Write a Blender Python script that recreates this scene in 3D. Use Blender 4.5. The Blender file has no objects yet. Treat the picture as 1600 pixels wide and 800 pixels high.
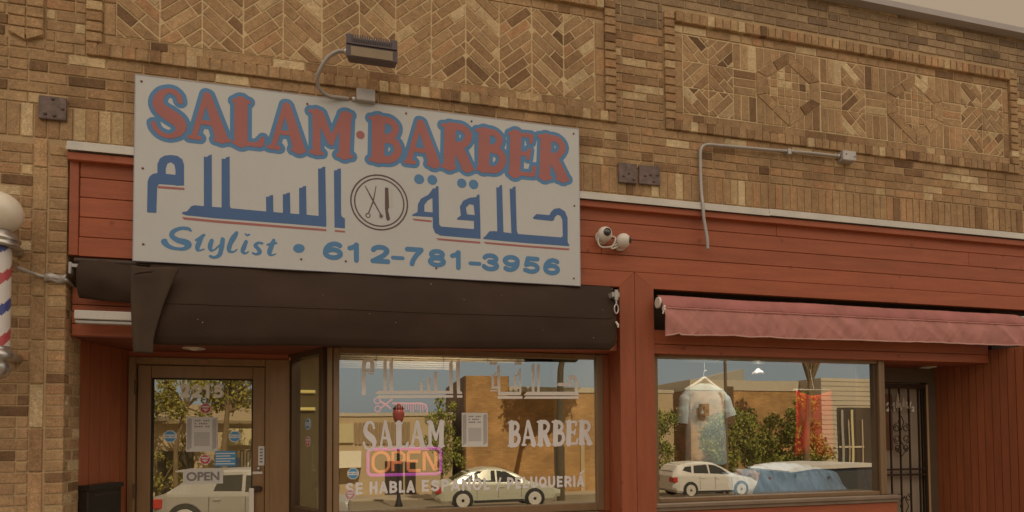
import bpy, math, random
from mathutils import Vector, Matrix, noise
random.seed(7)
sc = bpy.context.scene
COL = sc.collection
R = math.radians

# ------------------------------------------------------------------ camera, light, exposure
cd = bpy.data.cameras.new('camera')
cam = bpy.data.objects.new('camera', cd)
COL.objects.link(cam)
cd.sensor_fit = 'HORIZONTAL'
cd.sensor_width = 36.0
cd.lens = 900.953 / 1600 * 36.0
cd.shift_x = 0.0
cd.shift_y = (651.824 - 400) / 1600
cd.clip_start = 0.05
cd.clip_end = 600
rx = Vector((0.97259465, -0.23240938, -0.00674814))
ux = Vector((-0.00044097, -0.03086710, 0.99952340))
fx = Vector((0.2325069, 0.97212813, 0.03012366))
cam.matrix_world = Matrix(((rx.x, ux.x, -fx.x, 0.0), (rx.y, ux.y, -fx.y, -4.15), (rx.z, ux.z, -fx.z, 1.6), (0, 0, 0, 1)))
sc.camera = cam
SUN_EL, SUN_AZ = 47.0, 12.0            # behind the building, to its right: the shop front is in open shade
SUN_STRENGTH = 4.2
sc.view_settings.view_transform = 'Standard'
sc.view_settings.look = 'None'
sc.view_settings.exposure = 0.0
sc.view_settings.gamma = 1.0
sc.view_settings.use_curve_mapping = False
sd = Vector((math.sin(R(SUN_AZ)) * math.cos(R(SUN_EL)), math.cos(R(SUN_AZ)) * math.cos(R(SUN_EL)), math.sin(R(SUN_EL))))
sl = bpy.data.lights.new('sun', 'SUN')
sl.energy = SUN_STRENGTH
sl.angle = R(0.5)
sl.color = (1.0, 0.87, 0.66)
so = bpy.data.objects.new('sun', sl)
so.rotation_euler = (-sd).to_track_quat('-Z', 'Y').to_euler()
COL.objects.link(so)
wd = bpy.data.worlds.new('World')
sc.world = wd
wd.use_nodes = True
nt = wd.node_tree
nt.nodes.clear()
def nn(t, **k):
    n = nt.nodes.new(t)
    for a, b in k.items():
        setattr(n, a, b)
    return n
out = nn('ShaderNodeOutputWorld')
bg = nn('ShaderNodeBackground')
sky = nn('ShaderNodeTexSky', sky_type='NISHITA')
sky.sun_disc = False
sky.sun_elevation = R(SUN_EL)
sky.sun_rotation = R(SUN_AZ)
sky.dust_density = 3.0
tc = nn('ShaderNodeTexCoord')
sx = nn('ShaderNodeSeparateXYZ')
nt.links.new(tc.outputs['Generated'], sx.inputs[0])
def mapr(src, a, b):
    m = nn('ShaderNodeMapRange', interpolation_type='SMOOTHSTEP')
    m.inputs['From Min'].default_value = a
    m.inputs['From Max'].default_value = b
    nt.links.new(src, m.inputs['Value'])
    return m.outputs[0]
def mixc(f, a, b):
    m = nn('ShaderNodeMix', data_type='RGBA')
    nt.links.new(f, m.inputs[0]) if not isinstance(f, float) else setattr(m.inputs[0], 'default_value', f)
    for v, i in ((a, 6), (b, 7)):
        if isinstance(v, tuple):
            m.inputs[i].default_value = v + (1,)
        else:
            nt.links.new(v, m.inputs[i])
    return m.outputs[2]
SKY_BEHIND = (0.41, 0.312, 0.215)      # pale warm haze above the roof, towards the sun
SKY_HIGH = (1.42, 1.19, 0.95)          # thin bright cloud over the street
SKY_LOW = (0.55, 0.61, 0.615)
nsky = nn('ShaderNodeMix', data_type='RGBA', blend_type='MULTIPLY')
nsky.inputs[0].default_value = 1.0
nt.links.new(sky.outputs[0], nsky.inputs[6])
nsky.inputs[7].default_value = (0.075, 0.062, 0.047, 1)
cl = mixc(mapr(sx.outputs['Y'], 0.25, -0.35), SKY_BEHIND, SKY_HIGH)
lo = mixc(0.5, SKY_LOW, nsky.outputs[2])
f1 = mapr(sx.outputs['Z'], 0.22, 0.5)
cl2 = mixc(f1, lo, cl)
f2 = mapr(sx.outputs['Y'], 0.1, -0.2)
fin = mixc(f2, cl, cl2)
nt.links.new(fin, bg.inputs[0])
bg.inputs[1].default_value = 1.0
nt.links.new(bg.outputs[0], out.inputs[0])

# ------------------------------------------------------------------ materials
def mat(name, col, rough=0.6, metal=0.0, var=0.12, scale=6.0, fine=0.0, fscale=120.0, bump=0.0, bscale=200.0, island=0.0, stretch=None, spec=0.4, emit=0.0, ecol=None, spots=0.0, sscale=7.0):
    m = bpy.data.materials.new(name)
    m.use_nodes = True
    t = m.node_tree
    b = t.nodes['Principled BSDF']
    b.inputs['Roughness'].default_value = rough
    b.inputs['Metallic'].default_value = metal
    b.inputs['Specular IOR Level'].default_value = spec
    co = t.nodes.new('ShaderNodeTexCoord')
    src = co.outputs['Object']
    if stretch:
        mp = t.nodes.new('ShaderNodeMapping')
        mp.inputs['Scale'].default_value = stretch
        t.links.new(src, mp.inputs[0])
        src = mp.outputs[0]
    def noi(s, d=4.0):
        n = t.nodes.new('ShaderNodeTexNoise')
        n.inputs['Scale'].default_value = s
        n.inputs['Detail'].default_value = d
        t.links.new(src, n.inputs['Vector'])
        return n.outputs['Fac']
    def math_(op, a, bb):
        n = t.nodes.new('ShaderNodeMath')
        n.operation = op
        for i, v in enumerate((a, bb)):
            if isinstance(v, float):
                n.inputs[i].default_value = v
            else:
                t.links.new(v, n.inputs[i])
        return n.outputs[0]
    k = None
    terms = []
    if var:
        terms.append(math_('MULTIPLY', math_('SUBTRACT', noi(scale), 0.5), var * 4))
    if fine:
        terms.append(math_('MULTIPLY', math_('SUBTRACT', noi(fscale, 2.0), 0.5), fine * 4))
    if island:
        g = t.nodes.new('ShaderNodeNewGeometry')
        terms.append(math_('MULTIPLY', math_('SUBTRACT', g.outputs['Random Per Island'], 0.5), island * 2))
    for x in terms:
        k = x if k is None else math_('ADD', k, x)
    if k is not None:
        k = math_('ADD', k, 1.0)
        if spots:
            vo = t.nodes.new('ShaderNodeTexVoronoi')
            vo.inputs['Scale'].default_value = sscale
            vo.inputs['Randomness'].default_value = 1.0
            t.links.new(co.outputs['Object'], vo.inputs['Vector'])
            mr_ = t.nodes.new('ShaderNodeMapRange')
            for i_, v_ in zip(('From Min', 'From Max', 'To Min', 'To Max'), (.05, .13, 1-spots, 1.0)):
                mr_.inputs[i_].default_value = v_
            t.links.new(vo.outputs['Distance'], mr_.inputs['Value'])
            k = math_('MULTIPLY', k, mr_.outputs[0])
        v = t.nodes.new('ShaderNodeVectorMath')
        v.operation = 'SCALE'
        v.inputs[0].default_value = col
        t.links.new(k, v.inputs['Scale'])
        t.links.new(v.outputs[0], b.inputs['Base Color'])
    else:
        b.inputs['Base Color'].default_value = tuple(col) + (1,)
    if bump:
        bn = t.nodes.new('ShaderNodeBump')
        bn.inputs['Strength'].default_value = bump
        bn.inputs['Distance'].default_value = 0.004
        t.links.new(noi(bscale, 3.0), bn.inputs['Height'])
        t.links.new(bn.outputs[0], b.inputs['Normal'])
    if emit:
        b.inputs['Emission Color'].default_value = tuple(ecol or col) + (1,)
        b.inputs['Emission Strength'].default_value = emit
    return m

def glass(name, fac, tint=(0.93, 0.95, 0.92), wob=0.0):
    m = bpy.data.materials.new(name)
    m.use_nodes = True
    t = m.node_tree
    t.nodes.remove(t.nodes['Principled BSDF'])
    o = t.nodes['Material Output']
    tr = t.nodes.new('ShaderNodeBsdfTransparent')
    tr.inputs[0].default_value = tint + (1,)
    gl = t.nodes.new('ShaderNodeBsdfGlossy')
    gl.inputs['Roughness'].default_value = 0.0
    gl.inputs['Color'].default_value = (0.97, 0.97, 0.95, 1)
    mx = t.nodes.new('ShaderNodeMixShader')
    mx.inputs[0].default_value = fac
    t.links.new(tr.outputs[0], mx.inputs[1])
    t.links.new(gl.outputs[0], mx.inputs[2])
    t.links.new(mx.outputs[0], o.inputs[0])
    if wob:
        co = t.nodes.new('ShaderNodeTexCoord')
        n = t.nodes.new('ShaderNodeTexNoise')
        n.inputs['Scale'].default_value = 1.3
        n.inputs['Detail'].default_value = 1.0
        t.links.new(co.outputs['Object'], n.inputs['Vector'])
        bn = t.nodes.new('ShaderNodeBump')
        bn.inputs['Strength'].default_value = 1.0
        bn.inputs['Distance'].default_value = wob
        t.links.new(n.outputs['Fac'], bn.inputs['Height'])
        t.links.new(bn.outputs[0], gl.inputs['Normal'])
    return m

def farbrick(name, c1, c2, mo):
    m = bpy.data.materials.new(name); m.use_nodes = True
    t = m.node_tree; b = t.nodes['Principled BSDF']; b.inputs['Roughness'].default_value = .9
    co = t.nodes.new('ShaderNodeTexCoord'); sp = t.nodes.new('ShaderNodeSeparateXYZ'); cb = t.nodes.new('ShaderNodeCombineXYZ')
    t.links.new(co.outputs['Object'], sp.inputs[0])
    ad = t.nodes.new('ShaderNodeMath'); ad.operation = 'ADD'
    t.links.new(sp.outputs['X'], ad.inputs[0]); t.links.new(sp.outputs['Y'], ad.inputs[1])
    t.links.new(ad.outputs[0], cb.inputs['X']); t.links.new(sp.outputs['Z'], cb.inputs['Y'])
    br = t.nodes.new('ShaderNodeTexBrick'); br.inputs['Scale'].default_value = 1.0
    br.inputs['Brick Width'].default_value = .34; br.inputs['Row Height'].default_value = .125; br.inputs['Mortar Size'].default_value = .014
    br.inputs['Color1'].default_value = c1+(1,); br.inputs['Color2'].default_value = c2+(1,); br.inputs['Mortar'].default_value = mo+(1,)
    t.links.new(cb.outputs[0], br.inputs['Vector'])
    no = t.nodes.new('ShaderNodeTexNoise'); no.inputs['Scale'].default_value = .9; no.inputs['Detail'].default_value = 6
    t.links.new(co.outputs['Object'], no.inputs['Vector'])
    mr = t.nodes.new('ShaderNodeMapRange')
    for i, v in zip(('From Min', 'From Max', 'To Min', 'To Max'), (.3, .7, .72, 1.2)):
        mr.inputs[i].default_value = v
    t.links.new(no.outputs['Fac'], mr.inputs['Value'])
    sc_ = t.nodes.new('ShaderNodeVectorMath'); sc_.operation = 'SCALE'
    t.links.new(br.outputs['Color'], sc_.inputs[0]); t.links.new(mr.outputs[0], sc_.inputs['Scale'])
    t.links.new(sc_.outputs[0], b.inputs['Base Color'])
    return m

def brickmat(name, stops, speck=0.26):
    m = bpy.data.materials.new(name)
    m.use_nodes = True
    t = m.node_tree
    b = t.nodes['Principled BSDF']
    b.inputs['Roughness'].default_value = 0.9
    b.inputs['Specular IOR Level'].default_value = 0.2
    g = t.nodes.new('ShaderNodeNewGeometry')
    r = t.nodes.new('ShaderNodeValToRGB')
    e = r.color_ramp.elements
    while len(e) < len(stops):
        e.new(0.5)
    for i, (p, c) in enumerate(stops):
        e[i].position = p
        e[i].color = tuple(c) + (1,)
    t.links.new(g.outputs['Random Per Island'], r.inputs[0])
    co = t.nodes.new('ShaderNodeTexCoord')
    def noi(s, d):
        n = t.nodes.new('ShaderNodeTexNoise')
        n.inputs['Scale'].default_value = s
        n.inputs['Detail'].default_value = d
        t.links.new(co.outputs['Object'], n.inputs['Vector'])
        return n.outputs['Fac']
    def mr(src, a, bb, c, d):
        n = t.nodes.new('ShaderNodeMapRange')
        for i, v in zip(('From Min', 'From Max', 'To Min', 'To Max'), (a, bb, c, d)):
            n.inputs[i].default_value = v
        t.links.new(src, n.inputs['Value'])
        return n.outputs[0]
    k1 = mr(noi(110, 5), 0.3, 0.7, 1 - speck, 1 + speck)
    k2 = mr(noi(1.1, 5), 0.3, 0.72, 0.86, 1.10)
    k3 = mr(noi(17, 4), 0.3, 0.7, 0.84, 1.14)
    k5 = mr(noi(45, 4), 0.32, 0.68, 0.88, 1.12)
    mp = t.nodes.new('ShaderNodeMapping'); mp.inputs['Scale'].default_value = (2.6, 2.6, .35)
    t.links.new(co.outputs['Object'], mp.inputs[0])
    ns = t.nodes.new('ShaderNodeTexNoise'); ns.inputs['Scale'].default_value = 1.6; ns.inputs['Detail'].default_value = 5
    t.links.new(mp.outputs[0], ns.inputs['Vector'])
    k4 = mr(ns.outputs['Fac'], 0.30, 0.62, 0.80, 1.06)
    mm = t.nodes.new('ShaderNodeMath'); mm.operation = 'MULTIPLY'
    t.links.new(k4, mm.inputs[0]); t.links.new(k5, mm.inputs[1])
    mm2 = t.nodes.new('ShaderNodeMath'); mm2.operation = 'MULTIPLY'
    t.links.new(mm.outputs[0], mm2.inputs[0]); t.links.new(k1, mm2.inputs[1]); k1 = mm2.outputs[0]
    mu = t.nodes.new('ShaderNodeMath'); mu.operation = 'MULTIPLY'
    t.links.new(k1, mu.inputs[0]); t.links.new(k2, mu.inputs[1])
    mu2 = t.nodes.new('ShaderNodeMath'); mu2.operation = 'MULTIPLY'
    t.links.new(mu.outputs[0], mu2.inputs[0]); t.links.new(k3, mu2.inputs[1])
    v = t.nodes.new('ShaderNodeVectorMath'); v.operation = 'SCALE'
    t.links.new(r.outputs[0], v.inputs[0]); t.links.new(mu2.outputs[0], v.inputs['Scale'])
    t.links.new(v.outputs[0], b.inputs['Base Color'])
    bn = t.nodes.new('ShaderNodeBump')
    bn.inputs['Strength'].default_value = 0.7
    bn.inputs['Distance'].default_value = 0.004
    t.links.new(noi(140, 4), bn.inputs['Height'])
    t.links.new(bn.outputs[0], b.inputs['Normal'])
    return m

BR = [(0.0, (.155, .088, .046)), (.035, (.225, .130, .068)), (.09, (.305, .182, .094)), (.27, (.355, .227, .120)), (.45, (.39, .252, .135)), (.60, (.355, .218, .114)), (.72, (.40, .260, .139)), (.82, (.415, .232, .120)), (.91, (.47, .332, .182)), (1.0, (.60, .462, .275))]
BRU = [(0.0, (.19, .126, .078)), (.25, (.255, .174, .104)), (.6, (.31, .210, .124)), (1.0, (.38, .266, .157))]
M = {
 'brick': brickmat('buff_brick', BR),
 'brick_dark': brickmat('weathered_brick', BRU),
 'mortar': mat('mortar', (.43, .30, .165), .95, var=.15, scale=4, fine=.1, bump=.6),
 'mortar_light': mat('light_mortar', (.57, .43, .245), .95, var=.12, scale=4, fine=.1, bump=.6),
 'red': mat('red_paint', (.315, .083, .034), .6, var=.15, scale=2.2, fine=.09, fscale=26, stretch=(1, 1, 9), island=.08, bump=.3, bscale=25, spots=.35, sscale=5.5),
 'redv': mat('red_paint_upright', (.290, .076, .031), .6, var=.13, scale=2.2, fine=.08, fscale=26, stretch=(9, 9, 1), island=.07, bump=.3, bscale=25, spots=.3, sscale=5.0),
 'redboard': mat('red_stained_boards', (.27, .078, .029), .5, var=.12, scale=3, fine=.06, fscale=40, stretch=(8, 8, 1), island=.10, bump=.2, bscale=30),
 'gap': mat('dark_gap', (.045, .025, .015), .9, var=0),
 'white_metal': mat('white_flashing', (.55, .52, .47), .5, var=.12, scale=5, fine=.05),
 'coping': mat('grey_coping', (.34, .30, .285), .5, var=.08, scale=3),
 'steel': mat('rusty_steel', (.145, .10, .085), .6, metal=.2, var=.35, scale=22, fine=.15, fscale=90, bump=.4, bscale=60),
 'bolt': mat('bolt_steel', (.11, .078, .068), .5, metal=.4, var=.1),
 'sign': mat('sign_white', (.485, .485, .48), .45, var=.035, scale=2.2, fine=.015, fscale=30),
 'sign_edge': mat('sign_edge', (.36, .36, .42), .4, var=.05),
 's_red': mat('sign_red', (.34, .115, .105), .45, var=.06, scale=5),
 's_blue': mat('sign_blue', (.075, .20, .39), .45, var=.06, scale=5),
 's_navy': mat('sign_navy', (.055, .122, .285), .45, var=.08, scale=3),
 's_dark': mat('sign_emblem', (.10, .065, .065), .5, var=.0),
 's_grey': mat('sign_comb', (.47, .45, .42), .5, var=.0),
 'screw': mat('rust_screw', (.16, .07, .04), .6, var=.1),
 'black_cloth': mat('black_canvas', (.035, .0175, .0085), .85, var=.24, scale=2.4, fine=.06, fscale=300, bump=.3, bscale=120),
 'black_cloth2': mat('faded_black_canvas', (.050, .029, .016), .8, var=.2, scale=7, fine=.06, fscale=300, bump=.3, bscale=60),
 'pink_top': mat('red_canvas_top', (.36, .135, .120), .85, var=.2, scale=5, fine=.08, fscale=260, bump=.35, bscale=110),
 'pink_cloth': mat('faded_red_canvas', (.425, .185, .160), .85, var=.16, scale=6, fine=.07, fscale=260, bump=.35, bscale=110),
 'pink_hem': mat('canvas_hem', (.50, .29, .25), .85, var=.1, scale=8),
 'bronze': mat('bronze_aluminium', (.25, .145, .072), .38, metal=.25, var=.10, scale=3, stretch=(6, 6, 1)),
 'bronze_d': mat('dark_bronze', (.10, .062, .035), .45, metal=.2, var=.1, scale=3),
 'bronze_l': mat('brown_aluminium', (.235, .15, .085), .35, metal=.3, var=.1, scale=3, stretch=(6, 6, 1)),
 'sill': mat('aluminium_sill', (.26, .20, .15), .4, metal=.4, var=.15, scale=6),
 'rubber': mat('black_gasket', (.02, .015, .012), .7, var=0),
 'glass_mid': glass('shop_glass', .50, wob=.0006),
 'glass_right': glass('display_glass', .49, wob=.0006),
 'glass_door': glass('door_glass', .47, wob=.0003),
 'glass_side': glass('side_glass', .16),
 'glass_in': glass('glass_back', .0),
 'vinyl': mat('white_vinyl', (.90, .83, .77), .5, var=.04, scale=10),
 'vinyl_grey': mat('grey_vinyl', (.70, .66, .66), .5, var=.06, scale=10),
 'lamp_grey': mat('lamp_housing', (.15, .125, .135), .5, metal=.3, var=.1, scale=10),
 'lamp_lens': mat('lamp_glass', (.33, .25, .165), .25, var=.1, scale=10, spec=.6),
 'zinc': mat('galvanised_steel', (.42, .39, .365), .45, metal=.35, var=.12, scale=14),
 'pipe': mat('grey_conduit', (.36, .325, .30), .45, metal=.3, var=.1, scale=14),
 'white_plastic': mat('white_plastic', (.66, .60, .54), .35, var=.04),
 'lens_black': mat('camera_lens', (.012, .012, .012), .12, var=0, spec=.8),
 'milk': mat('milk_glass', (.72, .64, .52), .25, var=.02, spec=.6),
 'chrome': mat('worn_chrome', (.50, .47, .44), .28, metal=.85, var=.1, scale=12),
 'p_white': mat('pole_white', (.66, .62, .58), .3, var=.03),
 'p_red': mat('pole_red', (.46, .085, .095), .3, var=.03),
 'p_blue': mat('pole_blue', (.075, .09, .28), .3, var=.03),
 'box_black': mat('black_mailbox', (.030, .024, .018), .4, metal=.3, var=.1),
 'jamb': mat('dark_jamb', (.10, .068, .042), .6, var=.1),
 'door_grey': mat('grey_door', (.36, .285, .21), .55, var=.06, scale=3),
 'door_brown': mat('brown_panel', (.19, .088, .045), .55, var=.08, scale=4),
 'iron': mat('black_iron', (.045, .028, .018), .5, metal=.3, var=.1),
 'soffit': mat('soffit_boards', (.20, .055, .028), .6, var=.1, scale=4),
 'inner_wall': mat('inner_plaster', (.36, .29, .17), .8, var=.05),
 'inner_floor': mat('inner_floor', (.16, .12, .08), .6, var=.1),
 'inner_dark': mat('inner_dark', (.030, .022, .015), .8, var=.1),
 'blind': mat('blind_slats', (.50, .40, .25), .6, var=.05, island=.15),
 'paper': mat('white_paper', (.62, .59, .55), .7, var=.03),
 'print_grey': mat('grey_print', (.22, .20, .19), .7, var=.1, scale=40),
 'st_blue': mat('sticker_blue', (.08, .28, .50), .5, var=.03),
 'st_red': mat('sticker_red', (.50, .045, .045), .5, var=.03),
 'st_pink': mat('sticker_pink', (.50, .23, .25), .5, var=.03),
 'st_white': mat('sticker_white', (.65, .63, .62), .5, var=.02),
 'st_text': mat('sticker_text', (.16, .25, .36), .5, var=.02),
 'neon_pink': mat('neon_magenta', (.6, .1, .6), .4, var=0, emit=.62, ecol=(.62, .085, .56)),
 'neon_orange': mat('neon_orange', (.7, .25, .12), .4, var=0, emit=.62, ecol=(.85, .22, .085)),
 'neon_red': mat('neon_red', (.6, .1, .1), .4, var=0, emit=.5, ecol=(.75, .12, .11)),
 'red_cloth': mat('red_cloth', (.60, .030, .022), .85, var=.1, scale=6),
 'shirt': mat('pale_shirt', (.33, .40, .43), .9, var=.12, scale=5, bump=.2, bscale=20),
 'shirt2': mat('pale_blue_shirt', (.26, .36, .50), .9, var=.2, scale=6, bump=.2, bscale=20),
 'num_white': mat('bright_number', (.92, .87, .78), .5, var=.03),
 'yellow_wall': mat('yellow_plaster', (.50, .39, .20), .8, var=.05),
 'hanger': mat('white_hanger', (.42, .41, .38), .5, var=0),
}
# ------------------------------------------------------------------ mesh helpers
class MB:
    def __init__(s):
        s.v, s.f, s.mi, s.sm = [], [], [], []
    def add(s, vs, fs, mi=0, smooth=False):
        o = len(s.v)
        s.v += [tuple(p) for p in vs]
        for f in fs:
            s.f.append(tuple(i + o for i in f)); s.mi.append(mi); s.sm.append(smooth)
    def box(s, x0, x1, y0, y1, z0, z1, mi=0, rot=None, at=None, bev=0.0):
        if bev:
            c = min(bev, (x1-x0)/2.1, (y1-y0)/2.1, (z1-z0)/2.1)
            pts = []
            vs, fs = chamfer(x0, x1, y0, y1, z0, z1, c)
        else:
            vs = [(x, y, z) for z in (z0, z1) for y in (y0, y1) for x in (x0, x1)]
            fs = [(0, 2, 3, 1), (4, 5, 7, 6), (0, 1, 5, 4), (2, 6, 7, 3), (0, 4, 6, 2), (1, 3, 7, 5)]
        if rot is not None:
            vs = [tuple(rot @ Vector(p) + (Vector(at) if at else Vector())) for p in vs]
        elif at:
            vs = [tuple(Vector(p) + Vector(at)) for p in vs]
        s.add(vs, fs, mi)
    def prism(s, poly, y0, y1, mi=0, fr=None):      # poly in (x, z), counter-clockwise seen from the street
        n = len(poly)
        fr = fr or (lambda a, b, d: (a, d, b))
        vs = [fr(a, b, y0) for a, b in poly] + [fr(a, b, y1) for a, b in poly]
        fs = [tuple(range(n)), tuple(range(2*n-1, n-1, -1))] + [((i+1) % n, i, n+i, n+(i+1) % n) for i in range(n)]
        s.add(vs, fs, mi)
    def tube(s, pts, r, n=10, mi=0, cap=True):
        P = [Vector(p) for p in pts]
        rings = []
        up = None
        for i, p in enumerate(P):
            d = ((P[i+1] - p) if i == 0 else (p - P[i-1]) if i == len(P)-1 else (P[i+1] - P[i-1])).normalized()
            if up is None:
                up = d.orthogonal().normalized()
            up = (up - d * up.dot(d)).normalized()
            w = d.cross(up)
            rr = r[i] if isinstance(r, (list, tuple)) else r
            rings.append([p + (up * math.cos(2*math.pi*k/n) + w * math.sin(2*math.pi*k/n)) * rr for k in range(n)])
        vs = [q for ring in rings for q in ring]
        fs = [(i*n+k, i*n+(k+1) % n, (i+1)*n+(k+1) % n, (i+1)*n+k) for i in range(len(P)-1) for k in range(n)]
        s.add(vs, fs, mi, True)
        if cap:
            s.add(rings[0], [tuple(range(n-1, -1, -1))], mi); s.add(rings[-1], [tuple(range(n))], mi)
    def lathe(s, prof, c, n=28, mi=0, axis='z', mif=None, sm=True):   # prof: (radius, height)
        vs, fs = [], []
        for r, h in prof:
            for k in range(n):
                a = 2*math.pi*k/n
                x, y = r*math.cos(a), r*math.sin(a)
                vs.append({'z': (c[0]+x, c[1]+y, c[2]+h), 'y': (c[0]+x, c[1]+h, c[2]-y), 'x': (c[0]+h, c[1]+x, c[2]+y)}[axis])
        o = len(s.v)
        s.v += vs
        for i in range(len(prof)-1):
            for k in range(n):
                s.f.append((o+i*n+k, o+i*n+(k+1) % n, o+(i+1)*n+(k+1) % n, o+(i+1)*n+k)); s.mi.append(mif(i, k) if mif else mi); s.sm.append(sm)
        for i, fl in ((0, True), (len(prof)-1, False)):
            if prof[i][0] > 1e-4:
                ring = tuple(o+i*n+k for k in range(n))
                s.f.append(ring[::-1] if fl else ring); s.mi.append(mi); s.sm.append(False)
    def ball(s, c, r, n=20, mi=0, sq=1.0):
        s.lathe([(max(r*math.sin(math.pi*i/12), 1e-5), -r*sq*math.cos(math.pi*i/12)) for i in range(13)], c, n, mi)
    def grid(s, nx, nz, fn, mi=0, thick=None, smooth=True):
        vs = [fn(i/nx, j/nz) for j in range(nz+1) for i in range(nx+1)]
        w = nx+1
        fs = [(j*w+i, j*w+i+1, (j+1)*w+i+1, (j+1)*w+i) for j in range(nz) for i in range(nx)]
        if thick:
            m = len(vs)
            vs2 = [(p[0], p[1]+thick, p[2]) for p in vs]
            fs2 = [tuple(q+m for q in f[::-1]) for f in fs]
            edge = [(i, i+1) for i in range(nx)] + [(j*w+nx, (j+1)*w+nx) for j in range(nz)] + [(nz*w+i+1, nz*w+i) for i in range(nx)] + [((j+1)*w, j*w) for j in range(nz)]
            s.add(vs+vs2, fs+fs2, mi, smooth)
            o = len(s.v) - 2*m
            for a, b in edge:
                s.f.append((o+b, o+a, o+a+m, o+b+m)); s.mi.append(mi); s.sm.append(False)
        else:
            s.add(vs, fs, mi, smooth)
    def build(s, name, mats, parent=None, **props):
        me = bpy.data.meshes.new(name)
        me.from_pydata(s.v, [], s.f)
        for m in (mats if isinstance(mats, (list, tuple)) else [mats]):
            me.materials.append(m)
        me.polygons.foreach_set('material_index', s.mi)
        me.polygons.foreach_set('use_smooth', s.sm)
        me.update()
        o = bpy.data.objects.new(name, me)
        COL.objects.link(o)
        if parent is not None:
            o.parent = parent
            o.matrix_parent_inverse = world(parent).inverted()
        for k, v in props.items():
            o[k] = v
        return o
def chamfer(x0, x1, y0, y1, z0, z1, c):
    X, Y, Z = (x0, x1), (y0, y1), (z0, z1)
    vs, idx = [], {}
    for i in (0, 1):
        for j in (0, 1):
            for k in (0, 1):
                sx_, sy_, sz_ = (c if i == 0 else -c), (c if j == 0 else -c), (c if k == 0 else -c)
                for ax, p in (('x', (X[i], Y[j]+sy_, Z[k]+sz_)), ('y', (X[i]+sx_, Y[j], Z[k]+sz_)), ('z', (X[i]+sx_, Y[j]+sy_, Z[k]))):
                    idx[(ax, i, j, k)] = len(vs); vs.append(p)
    g = lambda *a: idx[a]
    fs = []
    for i in (0, 1):
        f = [g('x', i, 0, 0), g('x', i, 1, 0), g('x', i, 1, 1), g('x', i, 0, 1)]; fs.append(f if i else f[::-1])
        f = [g('y', 0, i, 0), g('y', 0, i, 1), g('y', 1, i, 1), g('y', 1, i, 0)]; fs.append(f if i else f[::-1])
        f = [g('z', 0, 0, i), g('z', 1, 0, i), g('z', 1, 1, i), g('z', 0, 1, i)]; fs.append(f if i else f[::-1])
    ctr = Vector(((x0+x1)/2, (y0+y1)/2, (z0+z1)/2))
    ex = []
    for a in (0, 1):
        for b in (0, 1):
            ex.append([g('x', a, b, 0), g('x', a, b, 1), g('y', a, b, 1), g('y', a, b, 0)])
            ex.append([g('x', a, 0, b), g('x', a, 1, b), g('z', a, 1, b), g('z', a, 0, b)])
            ex.append([g('y', 0, a, b), g('y', 1, a, b), g('z', 1, a, b), g('z', 0, a, b)])
            for c_ in (0, 1):
                ex.append([g('x', a, b, c_), g('y', a, b, c_), g('z', a, b, c_)])
    for f in ex:
        p = [Vector(vs[q]) for q in f]
        n = (p[1]-p[0]).cross(p[2]-p[0])
        fs.append(f if n.dot(sum(p, Vector())/len(p) - ctr) > 0 else f[::-1])
    return vs, [tuple(f) for f in fs]
def part_split(name, key, yfront, thick, m, parent, cuts):     # one part per word, split at these x
    groups = {}
    for lp in unpack(key):
        cx = (min(p[0] for p in lp)+max(p[0] for p in lp))/2
        groups.setdefault(sum(cx > c for c in cuts), []).append(lp)
    return [flat(name, groups[k], yfront, thick, m, parent) for k in sorted(groups)]
def world(o):
    m = Matrix.LocRotScale(o.location, o.rotation_euler, o.scale)
    return m if o.parent is None else world(o.parent) @ o.matrix_parent_inverse @ m
def thing(name, label, cat, loc=(0, 0, 0), group=None):
    o = bpy.data.objects.new(name, None)
    o.empty_display_size = 0.1
    COL.objects.link(o)
    o.location = loc
    o['label'] = label; o['category'] = cat
    if group:
        o['group'] = group
    return o
def tag(o, label, cat, group=None):
    o['label'] = label; o['category'] = cat
    if group:
        o['group'] = group
    return o
def box(name, m, parent, x0, x1, y0, y1, z0, z1, bev=0.0, **k):
    b = MB(); b.box(x0, x1, y0, y1, z0, z1, bev=bev)
    return b.build(name, m, parent, **k)
def unpack(key):
    return [[(float(a)/1000, float(b)/1000) for a, b in zip(c.split()[::2], c.split()[1::2])] for c in G[key].split(';')]
def flat(name, loops, yfront, thick, m, parent, tr=None):        # filled outlines with holes, facing the street
    cu = bpy.data.curves.new(name, 'CURVE')
    cu.dimensions = '2D'; cu.fill_mode = 'BOTH'; cu.extrude = thick/2
    for lp in loops:
        sp = cu.splines.new('POLY'); sp.points.add(len(lp)-1)
        for p, (a, b) in zip(sp.points, lp):
            p.co = (a, b, 0, 1)
        sp.use_cyclic_u = True
    return curve_mesh(name, cu, yfront, thick, m, parent, tr)
def curve_mesh(name, cu, yfront, thick, m, parent, tr=None):
    t = bpy.data.objects.new('tmp', cu)
    me = bpy.data.meshes.new_from_object(t)
    bpy.data.objects.remove(t); bpy.data.curves.remove(cu)
    me.name = name
    me.transform(Matrix(((1, 0, 0, 0), (0, 0, -1, yfront + thick/2), (0, 1, 0, 0), (0, 0, 0, 1))))
    if tr is not None:
        me.transform(tr)
    me.materials.clear(); me.materials.append(m)
    o = bpy.data.objects.new(name, me); COL.objects.link(o)
    if parent is not None:
        o.parent = parent; o.matrix_parent_inverse = world(parent).inverted()
    return o
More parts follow.
